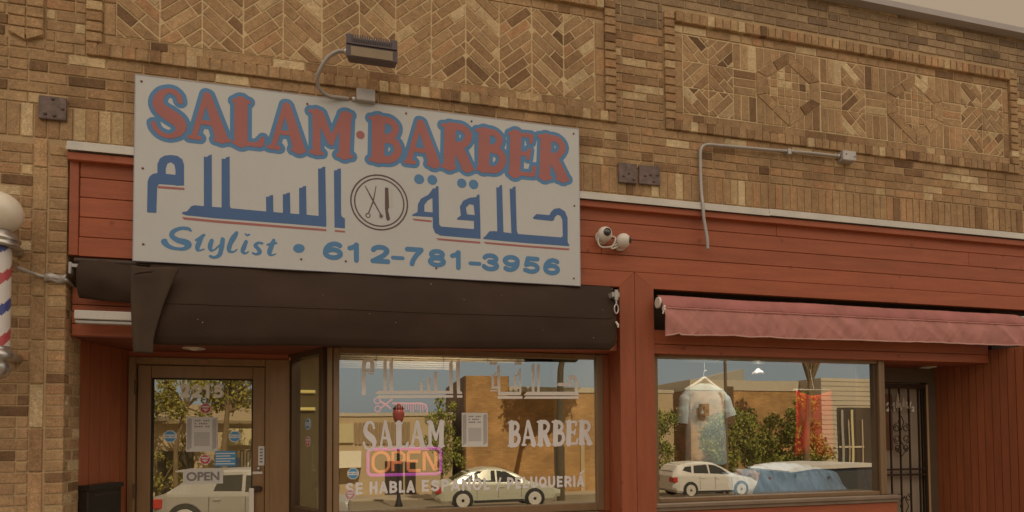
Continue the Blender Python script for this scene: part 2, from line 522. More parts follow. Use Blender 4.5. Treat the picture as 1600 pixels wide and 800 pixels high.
def text(name, body, x0, x1, z0, z1, yfront, m, parent, bold=0.02, thick=0.002, cap=False):
    cu = bpy.data.curves.new(name, 'FONT')
    cu.body = body; cu.size = 1.0; cu.offset = bold; cu.extrude = 0.001; cu.fill_mode = 'BOTH'
    t = bpy.data.objects.new('tmp', cu)
    me = bpy.data.meshes.new_from_object(t)
    bpy.data.objects.remove(t); bpy.data.curves.remove(cu)
    xs = [v.co.x for v in me.vertices]; ys = [v.co.y for v in me.vertices]; zs = [v.co.z for v in me.vertices]
    kx, ky = (x1-x0)/(max(xs)-min(xs)), (z1-z0)/(max(ys)-min(ys))
    base = min(ys)
    if cap:            # z0 is the base line, z1 the height of a capital
        cu = bpy.data.curves.new(name, 'FONT'); cu.body = 'H'; cu.size = 1.0; cu.offset = bold
        t = bpy.data.objects.new('tmp', cu); hm = bpy.data.meshes.new_from_object(t)
        hy = [v.co.y for v in hm.vertices]; base = min(hy); ky = (z1-z0)/(max(hy)-min(hy))
        bpy.data.objects.remove(t); bpy.data.curves.remove(cu); bpy.data.meshes.remove(hm)
    for v in me.vertices:
        v.co = (x0 + (v.co.x-min(xs))*kx, yfront + (thick if v.co.z < 0.5*(min(zs)+max(zs)) else 0), z0 + (v.co.y-base)*ky)
    me.materials.clear(); me.materials.append(m)
    o = bpy.data.objects.new(name, me); COL.objects.link(o)
    if parent is not None:
        o.parent = parent; o.matrix_parent_inverse = world(parent).inverted()
    return o
def clip(poly, a, b, c):       # keep a*x + b*z <= c
    o = []
    for i, p in enumerate(poly):
        q = poly[(i+1) % len(poly)]
        dp, dq = a*p[0]+b*p[1]-c, a*q[0]+b*q[1]-c
        if dp <= 0:
            o.append(p)
        if (dp < 0 < dq) or (dq < 0 < dp):
            t = dp/(dp-dq); o.append((p[0]+(q[0]-p[0])*t, p[1]+(q[1]-p[1])*t))
    return o
def area(p):
    return 0.5*sum(p[i][0]*p[(i+1) % len(p)][1]-p[(i+1) % len(p)][0]*p[i][1] for i in range(len(p)))
def clipbox(p, x0, x1, z0, z1):
    for a, b, c in ((-1, 0, -x0), (1, 0, x1), (0, -1, -z0), (0, 1, z1)):
        if len(p) < 3:
            return []
        p = clip(p, a, b, c)
    return p
def brick(mb, poly, yf=0.0, yb=0.03, fr=None, mi=0):
    if len(poly) < 3 or abs(area(poly)) < 2.5e-4:
        return
    if area(poly) < 0:
        poly = poly[::-1]
    q = []
    for p in poly:      # drop near-duplicate corners
        if not q or math.hypot(p[0]-q[-1][0], p[1]-q[-1][1]) > 0.004:
            q.append(p)
    if len(q) > 2 and math.hypot(q[0][0]-q[-1][0], q[0][1]-q[-1][1]) < 0.004:
        q.pop()
    if len(q) < 3:
        return
    fr = fr or (lambda a, b, d: (a, d, b))
    j = lambda: random.uniform(-0.0013, 0.0013)
    q = [(a+j(), b+j()) for a, b in q]
    n = len(q)
    cx, cz = sum(a for a, b in q)/n, sum(b for a, b in q)/n
    ins = []
    for a, b in q:
        d = math.hypot(cx-a, cz-b) + 1e-9
        ins.append((a+(cx-a)/d*0.005, b+(cz-b)/d*0.005))
    y = yf + random.uniform(-0.0015, 0.0015)
    vs = [fr(a, b, y) for a, b in ins] + [fr(a, b, y+0.0025) for a, b in q] + [fr(a, b, yb) for a, b in q]
    fs = [tuple(range(n))]
    for k in (0, n):
        fs += [((i+1) % n + k, i+k, i+k+n, (i+1) % n + k+n) for i in range(n)]
    mb.add(vs, fs, mi)
def rect(x0, x1, z0, z1):
    return [(x0, z0), (x1, z0), (x1, z1), (x0, z1)]
def course(mb, x0, x1, z, h, off=0.0, ln=0.2035, jt=0.0105, yf=0.0, heads=0.12, mi=0, fr=None):
    x = x0 - (off % (ln+jt))
    while x < x1 - 0.012:
        L = ln
        parts = [(x, x+L)]
        if random.random() < heads:
            parts = [(x, x+L/2-jt/2), (x+L/2+jt/2, x+L)]
        for a, b in parts:
            a, b = max(a, x0), min(b, x1)
            if b-a > 0.02:
                brick(mb, rect(a, b, z, z+h), yf, mi=mi, fr=fr)
        x += ln+jt
def uprights(mb, x0, x1, z0, z1, pitch=0.0715, jt=0.0095, yf=0.0, mi=0):
    n = max(1, round((x1-x0+jt)/pitch)); p = (x1-x0+jt)/n
    for i in range(n):
        brick(mb, rect(x0+i*p, x0+(i+1)*p-jt, z0, z1), yf, mi=mi)
# outlines of the hand cut lettering: flat x z pairs in millimetres
G={}
G['sign_red']='-1314 3533 -1329 3537 -1348 3545 -1362 3555 -1376 3569 -1386 3584 -1392 3596 -1398 3617 -1397 3623 -1394 3629 -1389 3633 -1383 3635 -1377 3633 -1374 3632 -1369 3626 -1362 3602 -1347 3583 -1339 3575 -1332 3571 -1320 3565 -1305 3561 -1296 3560 -1287 3562 -1278 3567 -1269 3573 -1263 3579 -1256 3587 -1254 3596 -1255 3605 -1260 3614 -1270 3623 -1305 3644 -1338 3666 -1359 3683 -1368 3693 -1377 3707 -1386 3728 -1390 3743 -1391 3755 -1390 3767 -1387 3782 -1378 3803 -1365 3824 -1356 3834 -1347 3842 -1338 3847 -1320 3855 -1296 3861 -1281 3862 -1269 3859 -1254 3853 -1240 3842 -1228 3830 -1221 3818 -1218 3809 -1212 3782 -1214 3773 -1220 3767 -1227 3765 -1233 3766 -1239 3769 -1244 3776 -1250 3800 -1255 3809 -1263 3817 -1272 3823 -1284 3829 -1290 3830 -1296 3828 -1305 3822 -1314 3813 -1319 3806 -1323 3797 -1327 3782 -1329 3770 -1327 3764 -1322 3755 -1311 3743 -1278 3725 -1242 3704 -1224 3690 -1214 3680 -1205 3668 -1194 3647 -1191 3635 -1190 3626 -1190 3611 -1194 3596 -1203 3578 -1215 3563 -1224 3556 -1233 3550 -1254 3539 -1278 3532 -1287 3531 -1299 3531;-993 3534 -1005 3541 -1017 3540 -1023 3542 -1026 3544 -1029 3548 -1030 3553 -1029 3559 -1026 3564 -1019 3568 -1040 3643 -1041 3645 -1044 3645 -1104 3646 -1107 3643 -1125 3571 -1122 3568 -1107 3567 -1101 3562 -1099 3559 -1099 3553 -1101 3547 -1104 3544 -1107 3542 -1113 3541 -1173 3542 -1179 3544 -1182 3547 -1185 3553 -1185 3559 -1182 3564 -1179 3566 -1173 3569 -1161 3569 -1160 3571 -1091 3853 -1086 3862 -1081 3865 -1077 3866 -1068 3866 -1056 3861 -1050 3856 -1046 3850 -945 3583 -943 3571 -942 3570 -933 3569 -927 3567 -924 3564 -922 3559 -922 3553 -923 3550 -924 3547 -930 3543 -954 3542 -966 3535 -975 3532 -984 3532;-1098 3679 -1095 3677 -1053 3676 -1050 3677 -1050 3679 -1074 3768 -1077 3764;-877 3521 -886 3526 -895 3534 -904 3535 -910 3538 -913 3542 -915 3548 -915 3554 -913 3558 -910 3561 -903 3566 -904 3812 -906 3815 -913 3818 -916 3820 -918 3824 -919 3830 -917 3836 -914 3839 -910 3842 -901 3843 -895 3851 -886 3859 -874 3864 -862 3865 -853 3864 -843 3860 -835 3854 -829 3846 -826 3844 -817 3844 -811 3843 -806 3839 -803 3833 -803 3827 -807 3821 -811 3818 -820 3817 -823 3815 -821 3566 -820 3565 -817 3564 -766 3564 -764 3566 -762 3572 -733 3605 -730 3608 -724 3608 -718 3605 -716 3599 -717 3554 -720 3548 -724 3544 -733 3539 -736 3536 -742 3532 -829 3533 -841 3524 -853 3519 -865 3518;-511 3515 -518 3519 -529 3527 -538 3527 -544 3529 -547 3532 -550 3537 -551 3543 -548 3549 -544 3553 -539 3555 -538 3558 -556 3633 -559 3634 -616 3635 -619 3635 -620 3633 -639 3558 -637 3556 -622 3555 -617 3552 -614 3549 -612 3543 -613 3537 -616 3532 -619 3529 -625 3527 -691 3530 -698 3534 -702 3540 -702 3549 -697 3555 -691 3558 -676 3558 -603 3840 -598 3853 -595 3856 -589 3859 -577 3860 -568 3858 -559 3852 -553 3843 -460 3558 -454 3550 -452 3546 -452 3540 -455 3534 -460 3530 -466 3529 -473 3522 -481 3516 -487 3514 -496 3513 -505 3514;-611 3669 -610 3667 -607 3667 -568 3666 -565 3667 -564 3669 -586 3758 -589 3756;-216 3508 -225 3513 -232 3520 -246 3521 -251 3523 -255 3526 -258 3532 -257 3538 -254 3544 -249 3548 -240 3549 -239 3550 -234 3700 -237 3702 -267 3625 -268 3616 -270 3609 -273 3604 -279 3599 -285 3597 -291 3597 -300 3599 -306 3604 -308 3607 -357 3713 -358 3712 -359 3706 -358 3553 -357 3550 -348 3549 -343 3547 -340 3544 -337 3538 -338 3529 -342 3525 -348 3522 -366 3522 -378 3518 -384 3517 -393 3519 -402 3524 -423 3525 -430 3529 -432 3533 -433 3538 -432 3544 -430 3547 -423 3552 -411 3552 -410 3553 -412 3805 -414 3807 -429 3808 -433 3811 -436 3814 -437 3817 -438 3823 -435 3829 -432 3833 -426 3835 -405 3835 -396 3840 -390 3842 -384 3842 -375 3840 -369 3836 -360 3835 -354 3833 -344 3826 -338 3817 -288 3679 -285 3680 -230 3817 -229 3829 -225 3836 -207 3847 -201 3849 -192 3850 -180 3847 -168 3840 -156 3838 -151 3835 -148 3832 -146 3826 -146 3820 -149 3814 -155 3808 -164 3553 -164 3550 -162 3549 -153 3548 -145 3544 -142 3538 -142 3532 -144 3526 -150 3521 -156 3520 -171 3520 -180 3512 -189 3508 -195 3506 -204 3505;8 3508 -4 3513 -31 3514 -37 3519 -39 3526 -39 3532 -34 3538 -28 3540 -20 3541 -19 3544 -16 3805 -18 3808 -28 3808 -34 3812 -37 3817 -37 3826 -34 3831 -31 3833 -25 3835 -7 3836 8 3847 23 3852 32 3852 41 3850 56 3843 77 3844 92 3843 110 3839 126 3832 137 3825 147 3817 158 3804 165 3793 168 3787 171 3772 171 3760 168 3745 162 3727 155 3715 145 3700 145 3697 158 3687 170 3673 179 3658 184 3646 189 3628 189 3622 189 3610 186 3592 179 3574 170 3560 161 3547 146 3532 128 3520 110 3514 92 3511 47 3510 35 3506 26 3505 17 3505;69 3565 71 3563 86 3563 98 3565 105 3568 113 3574 120 3580 131 3598 136 3613 136 3619 134 3628 127 3643 122 3647 116 3652 101 3655 71 3654 70 3652;71 3718 74 3717 89 3721 103 3727 113 3739 121 3757 122 3769 119 3775 107 3786 95 3792 77 3795 74 3795 73 3793;402 3510 393 3515 384 3523 378 3523 372 3525 365 3531 364 3537 365 3543 369 3548 373 3552 357 3609 354 3612 279 3613 276 3612 261 3555 264 3552 279 3552 284 3549 287 3546 289 3540 289 3534 286 3528 282 3524 276 3523 216 3523 211 3525 207 3528 204 3534 204 3540 207 3547 213 3552 219 3553 221 3555 297 3840 300 3846 303 3849 309 3852 315 3853 333 3850 342 3845 347 3837 457 3558 458 3546 456 3534 450 3523 444 3517 435 3511 423 3508 411 3508;285 3648 288 3647 342 3646 345 3646 346 3648 315 3757 312 3751;513 3504 501 3510 492 3518 471 3520 465 3524 462 3531 463 3537 467 3543 474 3546 483 3547 484 3549 491 3813 491 3816 489 3817 477 3817 472 3819 469 3822 466 3828 466 3837 468 3840 474 3844 501 3846 514 3855 528 3859 537 3859 552 3856 588 3858 606 3857 627 3853 642 3846 654 3839 669 3826 678 3816 685 3804 688 3798 692 3786 693 3780 692 3762 688 3747 681 3729 674 3717 663 3702 651 3690 635 3681 633 3678 692 3558 695 3549 702 3544 706 3540 708 3534 707 3528 702 3522 696 3519 690 3519 678 3508 666 3502 657 3501 648 3502 639 3505 633 3509 626 3516 618 3520 615 3525 613 3531 615 3537 570 3627 569 3624 567 3546 575 3537 577 3531 576 3525 570 3519 564 3517 558 3517 546 3508 538 3504 525 3502;571 3723 573 3720 576 3721 600 3725 612 3728 619 3732 629 3744 638 3762 640 3774 639 3779 636 3784 624 3795 612 3802 603 3805 588 3806 576 3805 574 3804;764 3513 755 3517 746 3525 734 3525 728 3527 723 3532 721 3538 722 3544 725 3549 728 3552 734 3554 735 3556 743 3808 740 3810 728 3810 722 3812 719 3815 716 3820 717 3829 721 3835 725 3837 731 3838 752 3839 767 3850 773 3852 782 3854 797 3852 809 3846 842 3846 860 3842 876 3835 887 3828 897 3820 908 3808 918 3793 922 3781 922 3775 922 3763 920 3751 913 3733 898 3709 914 3698 926 3685 936 3670 943 3655 947 3637 948 3631 948 3619 944 3601 936 3580 929 3568 918 3553 904 3538 886 3526 869 3519 848 3516 800 3518 791 3513 782 3511 773 3511;819 3571 821 3570 845 3569 860 3572 869 3578 876 3586 884 3596 890 3607 893 3616 895 3628 892 3637 888 3646 884 3652 875 3661 867 3664 857 3666 827 3666 824 3666 822 3664;824 3730 827 3728 830 3728 842 3731 854 3736 860 3741 865 3748 872 3763 873 3772 870 3778 860 3788 845 3796 830 3798 826 3796;995 3498 983 3506 974 3517 965 3521 961 3525 959 3531 961 3540 969 3549 979 3807 978 3810 971 3812 965 3816 962 3822 961 3828 962 3832 965 3837 970 3840 974 3842 983 3842 986 3843 992 3851 1001 3858 1010 3861 1019 3863 1031 3862 1040 3859 1049 3853 1058 3844 1142 3846 1148 3844 1153 3840 1158 3834 1159 3825 1151 3777 1148 3772 1142 3768 1136 3768 1130 3770 1127 3772 1124 3777 1123 3783 1127 3814 1067 3813 1064 3810 1060 3705 1061 3705 1106 3705 1110 3726 1115 3732 1121 3735 1127 3734 1133 3731 1136 3726 1138 3720 1128 3654 1126 3648 1121 3644 1115 3642 1109 3643 1104 3645 1102 3648 1099 3654 1101 3669 1100 3671 1061 3671 1058 3669 1054 3552 1055 3550 1136 3551 1139 3554 1148 3594 1150 3600 1157 3607 1166 3608 1172 3605 1175 3603 1178 3597 1179 3591 1169 3543 1170 3534 1168 3528 1163 3522 1154 3520 1049 3518 1037 3505 1025 3498 1010 3495;1230 3499 1218 3505 1209 3514 1202 3515 1197 3517 1192 3521 1190 3527 1191 3536 1194 3539 1201 3545 1213 3818 1212 3820 1200 3820 1193 3824 1189 3830 1188 3839 1192 3845 1197 3848 1203 3849 1224 3850 1239 3859 1254 3862 1269 3860 1281 3854 1284 3853 1314 3855 1329 3853 1347 3849 1365 3840 1377 3831 1387 3821 1399 3806 1408 3788 1411 3773 1410 3758 1403 3737 1395 3722 1387 3710 1379 3701 1365 3687 1354 3680 1421 3557 1425 3545 1434 3539 1436 3536 1438 3530 1438 3524 1434 3518 1431 3515 1425 3513 1419 3513 1404 3503 1398 3500 1389 3498 1380 3499 1374 3500 1367 3503 1356 3511 1341 3510 1335 3513 1331 3518 1329 3527 1332 3533 1335 3536 1339 3539 1339 3542 1290 3632 1288 3629 1285 3545 1285 3542 1296 3539 1300 3536 1303 3530 1302 3521 1299 3515 1296 3513 1290 3512 1275 3512 1266 3504 1254 3498 1242 3497;1293 3716 1320 3721 1329 3724 1335 3727 1347 3740 1358 3758 1361 3770 1357 3779 1344 3793 1329 3802 1323 3804 1311 3805 1299 3804 1297 3803;-104 3667 -113 3673 -117 3677 -120 3683 -122 3695 -120 3704 -114 3713 -104 3720 -92 3722 -83 3719 -74 3714 -68 3704 -66 3695 -68 3683 -74 3673 -83 3667 -92 3665'
G['sign_blue']='-218 3481 -230 3486 -243 3494 -254 3496 -264 3500 -272 3506 -280 3518 -284 3530 -283 3545 -280 3554 -276 3560 -266 3569 -265 3572 -265 3575 -266 3576 -275 3572 -284 3570 -293 3570 -302 3572 -317 3579 -323 3584 -329 3591 -332 3587 -331 3572 -321 3563 -314 3554 -311 3545 -310 3533 -313 3521 -317 3513 -323 3506 -332 3499 -344 3496 -359 3495 -374 3491 -386 3491 -398 3493 -410 3497 -422 3498 -431 3500 -446 3507 -452 3504 -467 3494 -482 3488 -500 3486 -518 3490 -527 3494 -537 3500 -548 3503 -557 3506 -566 3514 -573 3524 -576 3533 -577 3545 -574 3557 -568 3569 -576 3605 -578 3608 -596 3609 -599 3608 -607 3578 -594 3566 -587 3554 -585 3542 -586 3533 -588 3527 -593 3517 -602 3509 -611 3504 -620 3501 -695 3504 -704 3507 -716 3514 -719 3515 -731 3508 -743 3505 -818 3506 -830 3499 -839 3495 -851 3492 -863 3492 -875 3493 -887 3497 -896 3501 -905 3508 -914 3510 -926 3516 -947 3515 -962 3508 -980 3505 -995 3507 -1013 3514 -1028 3516 -1037 3519 -1046 3527 -1051 3533 -1055 3542 -1057 3551 -1057 3560 -1054 3569 -1049 3578 -1060 3617 -1061 3619 -1064 3619 -1082 3619 -1085 3619 -1086 3617 -1093 3590 -1082 3581 -1076 3572 -1073 3563 -1072 3551 -1075 3539 -1081 3530 -1088 3522 -1097 3517 -1103 3516 -1112 3515 -1178 3516 -1187 3519 -1193 3522 -1200 3527 -1205 3534 -1208 3534 -1220 3526 -1243 3515 -1271 3506 -1286 3504 -1298 3504 -1325 3508 -1340 3513 -1358 3521 -1370 3528 -1380 3536 -1391 3547 -1406 3566 -1413 3578 -1418 3590 -1423 3611 -1424 3620 -1423 3632 -1419 3641 -1411 3650 -1400 3657 -1391 3660 -1376 3661 -1375 3662 -1389 3677 -1399 3692 -1406 3707 -1412 3722 -1416 3737 -1417 3755 -1416 3773 -1413 3788 -1408 3803 -1401 3818 -1385 3841 -1373 3854 -1363 3863 -1349 3871 -1337 3877 -1319 3883 -1301 3887 -1289 3888 -1277 3888 -1262 3885 -1250 3881 -1241 3876 -1226 3866 -1214 3855 -1204 3842 -1196 3829 -1192 3815 -1186 3785 -1186 3773 -1191 3761 -1201 3749 -1208 3743 -1214 3741 -1229 3738 -1244 3742 -1256 3749 -1264 3758 -1269 3767 -1275 3791 -1280 3797 -1286 3801 -1289 3800 -1295 3794 -1300 3782 -1302 3773 -1294 3764 -1265 3749 -1229 3727 -1205 3709 -1193 3697 -1184 3686 -1176 3671 -1169 3656 -1166 3658 -1117 3860 -1113 3869 -1105 3881 -1097 3886 -1091 3890 -1082 3892 -1073 3893 -1058 3890 -1043 3884 -1034 3878 -1026 3869 -1021 3860 -932 3624 -930 3626 -930 3632 -931 3797 -940 3809 -944 3818 -945 3830 -943 3842 -938 3852 -931 3860 -915 3869 -905 3878 -893 3885 -881 3890 -869 3892 -854 3891 -842 3889 -827 3881 -815 3872 -803 3869 -792 3863 -782 3852 -777 3839 -777 3827 -780 3815 -785 3806 -795 3797 -796 3794 -795 3593 -794 3592 -791 3590 -779 3590 -761 3611 -755 3620 -750 3626 -743 3630 -734 3634 -722 3635 -710 3632 -701 3626 -696 3620 -692 3614 -689 3612 -628 3848 -624 3860 -620 3867 -614 3874 -602 3882 -587 3886 -566 3885 -554 3881 -545 3875 -536 3866 -529 3854 -437 3575 -436 3578 -439 3782 -440 3784 -449 3790 -455 3796 -460 3803 -463 3812 -464 3821 -463 3830 -460 3839 -455 3848 -446 3855 -437 3860 -428 3862 -413 3862 -401 3867 -389 3869 -374 3867 -359 3862 -347 3859 -338 3855 -326 3846 -316 3833 -287 3756 -284 3753 -256 3824 -252 3842 -244 3854 -238 3860 -224 3868 -209 3874 -194 3876 -176 3874 -167 3871 -158 3866 -146 3863 -137 3859 -131 3854 -127 3848 -123 3842 -120 3833 -119 3824 -120 3815 -123 3806 -129 3797 -137 3572 -126 3563 -120 3554 -116 3542 -115 3530 -117 3521 -122 3512 -128 3504 -137 3498 -146 3495 -161 3493 -173 3485 -188 3480 -203 3479;-1299 3587 -1295 3587 -1289 3591 -1283 3596 -1282 3599 -1289 3605 -1316 3620 -1343 3637 -1344 3635 -1338 3614 -1329 3602 -1322 3596 -1316 3593;993 3472 981 3476 972 3481 957 3495 946 3502 937 3514 933 3528 930 3528 918 3516 903 3505 894 3501 873 3493 850 3490 807 3491 789 3486 771 3485 756 3488 744 3493 735 3499 720 3502 711 3497 702 3493 693 3486 681 3480 669 3476 654 3475 639 3477 627 3482 618 3487 594 3506 588 3499 579 3494 567 3490 558 3484 549 3480 534 3476 519 3476 507 3478 495 3483 480 3492 468 3493 459 3496 447 3488 435 3483 420 3481 405 3482 390 3486 374 3496 360 3501 351 3507 345 3514 340 3523 338 3532 339 3547 344 3559 336 3585 297 3587 295 3583 293 3574 303 3567 311 3556 315 3544 315 3532 312 3520 306 3511 297 3503 285 3498 273 3496 216 3497 207 3498 198 3502 190 3508 185 3514 180 3523 177 3526 162 3511 144 3499 135 3495 114 3488 93 3485 51 3484 39 3480 24 3479 6 3481 -9 3487 -30 3487 -39 3489 -48 3494 -57 3502 -63 3511 -66 3523 -65 3535 -62 3544 -56 3553 -46 3562 -42 3784 -55 3796 -62 3808 -63 3814 -64 3823 -61 3835 -54 3848 -48 3854 -42 3857 -33 3860 -18 3862 -6 3870 3 3874 12 3876 24 3878 36 3878 45 3876 63 3869 96 3869 114 3865 135 3857 151 3847 166 3835 177 3823 189 3805 192 3796 197 3778 197 3754 192 3733 187 3718 179 3703 192 3688 201 3673 210 3652 213 3639 216 3639 272 3847 276 3856 282 3865 288 3871 294 3875 303 3878 318 3879 333 3877 342 3875 351 3870 360 3863 366 3856 371 3847 459 3623 460 3628 464 3793 451 3802 444 3811 440 3823 440 3838 442 3847 446 3853 450 3859 459 3866 471 3871 492 3872 501 3878 513 3883 531 3886 543 3885 555 3882 591 3884 612 3883 630 3879 639 3876 657 3868 672 3858 690 3842 693 3841 697 3847 702 3853 711 3860 723 3864 741 3865 756 3874 771 3878 780 3880 792 3879 804 3877 816 3873 831 3873 849 3872 873 3865 888 3858 900 3851 918 3836 933 3818 935 3820 935 3832 938 3841 942 3850 948 3857 960 3865 972 3868 981 3876 993 3883 1002 3886 1014 3889 1029 3889 1044 3885 1055 3880 1068 3871 1071 3870 1146 3872 1158 3868 1170 3860 1179 3868 1188 3873 1197 3875 1215 3876 1233 3885 1251 3888 1269 3887 1290 3880 1314 3881 1332 3879 1356 3873 1378 3862 1392 3852 1407 3838 1422 3818 1430 3802 1433 3793 1437 3778 1437 3766 1435 3751 1429 3730 1416 3706 1406 3691 1389 3673 1389 3670 1447 3562 1456 3553 1462 3541 1464 3532 1464 3520 1459 3508 1453 3499 1443 3492 1437 3489 1428 3487 1413 3478 1401 3474 1389 3472 1377 3473 1368 3474 1359 3478 1347 3484 1338 3484 1329 3486 1317 3493 1314 3494 1301 3487 1284 3485 1272 3478 1260 3473 1248 3471 1233 3471 1221 3474 1212 3478 1197 3488 1185 3493 1176 3500 1164 3495 1155 3493 1062 3492 1047 3480 1038 3475 1029 3472 1011 3469;1081 3577 1083 3576 1117 3577 1123 3604 1129 3616 1128 3618 1116 3616 1104 3617 1092 3622 1083 3629;707 3586 708 3584 710 3589 714 3743 714 3736 711 3734 706 3721 696 3703 683 3685 668 3670 667 3667;96 3595 96 3594 103 3601 108 3610 110 3616 108 3622 105 3627 96 3628;846 3598 849 3596 855 3602 862 3610 868 3622 868 3625 868 3628 861 3638 849 3639 848 3637;1148 3634 1149 3632 1164 3634 1176 3632 1179 3634 1186 3796 1182 3799 1177 3772 1174 3763 1167 3754 1156 3745 1162 3733 1164 3718 1154 3649 1151 3640;948 3700 950 3748 948 3761 944 3739 934 3715;1088 3745 1089 3743 1095 3750 1105 3757 1099 3769 1097 3784 1095 3787 1092 3787 1089 3786 1089 3784;599 3754 600 3752 604 3754 608 3760 612 3769 609 3774 600 3778 599 3775;1321 3754 1323 3753 1333 3766 1331 3769 1323 3775 1321 3772;951 3775 951 3774 952 3790 951 3793 945 3799 944 3796 948 3779'
G['arab_blue']='935 3020 779 3024 776 3025 771 3033 788 3046 815 3082 818 3084 848 3089 875 3088 877 3090 871 3414 872 3415 890 3415 896 3430 911 3436 914 3437 915 3435 923 3086 986 3083 990 3084 986 3086 983 3090 972 3414 974 3415 989 3415 992 3416 995 3426 998 3429 1013 3435 1017 3435 1024 3105 1034 3081 1364 3080 1367 3081 1380 3090 1381 3093 1379 3213 1364 3244 1343 3250 1340 3250 1322 3234 1311 3207 1298 3199 1295 3199 1157 3202 1154 3204 1148 3213 1175 3241 1178 3242 1277 3242 1291 3270 1316 3293 1355 3302 1358 3302 1397 3282 1400 3280 1420 3234 1419 3051 1419 3048 1435 3021 1418 3018 1073 3018;536 3026 461 3027 425 3042 422 3044 407 3081 406 3153 404 3155 266 3153 263 3153 261 3156 263 3162 298 3183 302 3240 323 3281 376 3315 403 3354 404 3360 416 3365 425 3365 431 3381 446 3383 448 3381 452 3108 454 3105 464 3093 467 3092 704 3092 704 3152 584 3152 581 3155 580 3159 606 3183 608 3186 602 3249 626 3294 674 3320 719 3328 722 3331 729 3345 731 3347 743 3350 746 3348 751 3156 752 3027 749 3024;-373 3030 -667 3031 -1021 3032 -1189 3037 -1210 3044 -1211 3045 -1212 3048 -1207 3057 -1183 3063 -1159 3097 -1156 3100 -1138 3107 -1087 3106 -1083 3108 -1086 3432 -1084 3434 -1066 3434 -1060 3443 -1039 3453 -1035 3111 -1035 3108 -1033 3106 -979 3106 -977 3108 -979 3429 -979 3432 -958 3432 -954 3441 -952 3443 -934 3451 -931 3450 -927 3126 -927 3123 -921 3108 -919 3106 -706 3103 -703 3105 -703 3108 -705 3201 -703 3202 -685 3205 -682 3213 -661 3218 -658 3105 -655 3103 -601 3102 -598 3105 -599 3228 -580 3232 -577 3237 -574 3239 -556 3245 -554 3243 -551 3105 -550 3103 -547 3102 -496 3102 -494 3105 -496 3279 -493 3282 -477 3285 -472 3294 -454 3300 -451 3300 -451 3297 -447 3105 -446 3102 -373 3100 -369 3102 -374 3426 -355 3430 -352 3431 -349 3438 -328 3447 -327 3447 -320 3096 -319 3090 -319 3033 -320 3030 -322 3029;-265 3029 -270 3423 -268 3425 -250 3429 -247 3436 -245 3438 -226 3443 -224 3441 -222 3123 -217 3108 -197 3096 -196 3030 -199 3028;-1411 3037 -1414 3039 -1413 3237 -1404 3267 -1403 3270 -1384 3289 -1360 3297 -1357 3300 -1358 3357 -1344 3393 -1342 3396 -1318 3415 -1315 3416 -1279 3424 -1243 3422 -1240 3421 -1213 3402 -1203 3366 -1202 3231 -1249 3226 -1255 3229 -1348 3227 -1358 3210 -1361 3042 -1363 3038;347 3192 350 3190 401 3189 404 3189 406 3192 404 3294 371 3273 348 3240 347 3237;653 3198 656 3196 707 3195 710 3198 703 3267 701 3269 674 3274 671 3272 647 3246 646 3243;-1278 3297 -1255 3296 -1252 3300 -1253 3330 -1259 3360 -1261 3363 -1279 3377 -1297 3369 -1300 3366 -1310 3333 -1309 3300 -1309 3297'
G['arab_dots']='296 3388 290 3392 284 3397 278 3406 276 3418 276 3427 278 3433 281 3439 286 3445 296 3453 308 3456 317 3455 323 3453 329 3450 336 3445 340 3439 343 3433 345 3427 346 3418 343 3406 335 3395 329 3391 323 3388 317 3386 308 3385;605 3388 594 3394 586 3403 582 3415 582 3424 583 3430 589 3442 593 3447 599 3451 611 3455 620 3455 626 3454 638 3448 644 3442 647 3436 651 3424 650 3415 649 3409 646 3403 642 3397 632 3390 620 3387 611 3387;692 3387 680 3394 673 3403 668 3415 668 3424 669 3430 676 3442 680 3447 686 3451 698 3455 707 3455 713 3454 725 3447 730 3442 734 3436 738 3424 737 3415 736 3409 729 3397 719 3390 707 3386 698 3386;392 3391 380 3398 375 3403 372 3409 369 3421 369 3430 371 3436 374 3442 378 3448 383 3453 389 3456 401 3460 410 3459 416 3457 422 3454 428 3450 436 3439 439 3427 439 3418 437 3412 434 3406 430 3400 419 3392 407 3389 398 3389'
G['arab_red']='958 2988 790 2991 774 3002 776 3004 1072 3001 1432 3000 1435 2998 1424 2986 1422 2986 1072 2987;658 2990 446 2993 431 3006 748 3003 750 3002 750 2990 748 2989;-518 3000 -1018 3003 -1200 3008 -1211 3022 -1208 3024 -1020 3019 -320 3013 -319 3012 -319 3002 -320 2999;-262 2999 -263 3000 -263 3008 -263 3010 -262 3012 -196 3010 -196 3000 -198 2999;334 3120 276 3122 264 3132 264 3134 268 3134 398 3131 399 3128 399 3120 398 3119;-1354 3200 -1356 3212 -1354 3214 -1202 3216 -1199 3214 -1199 3202 -1200 3202'
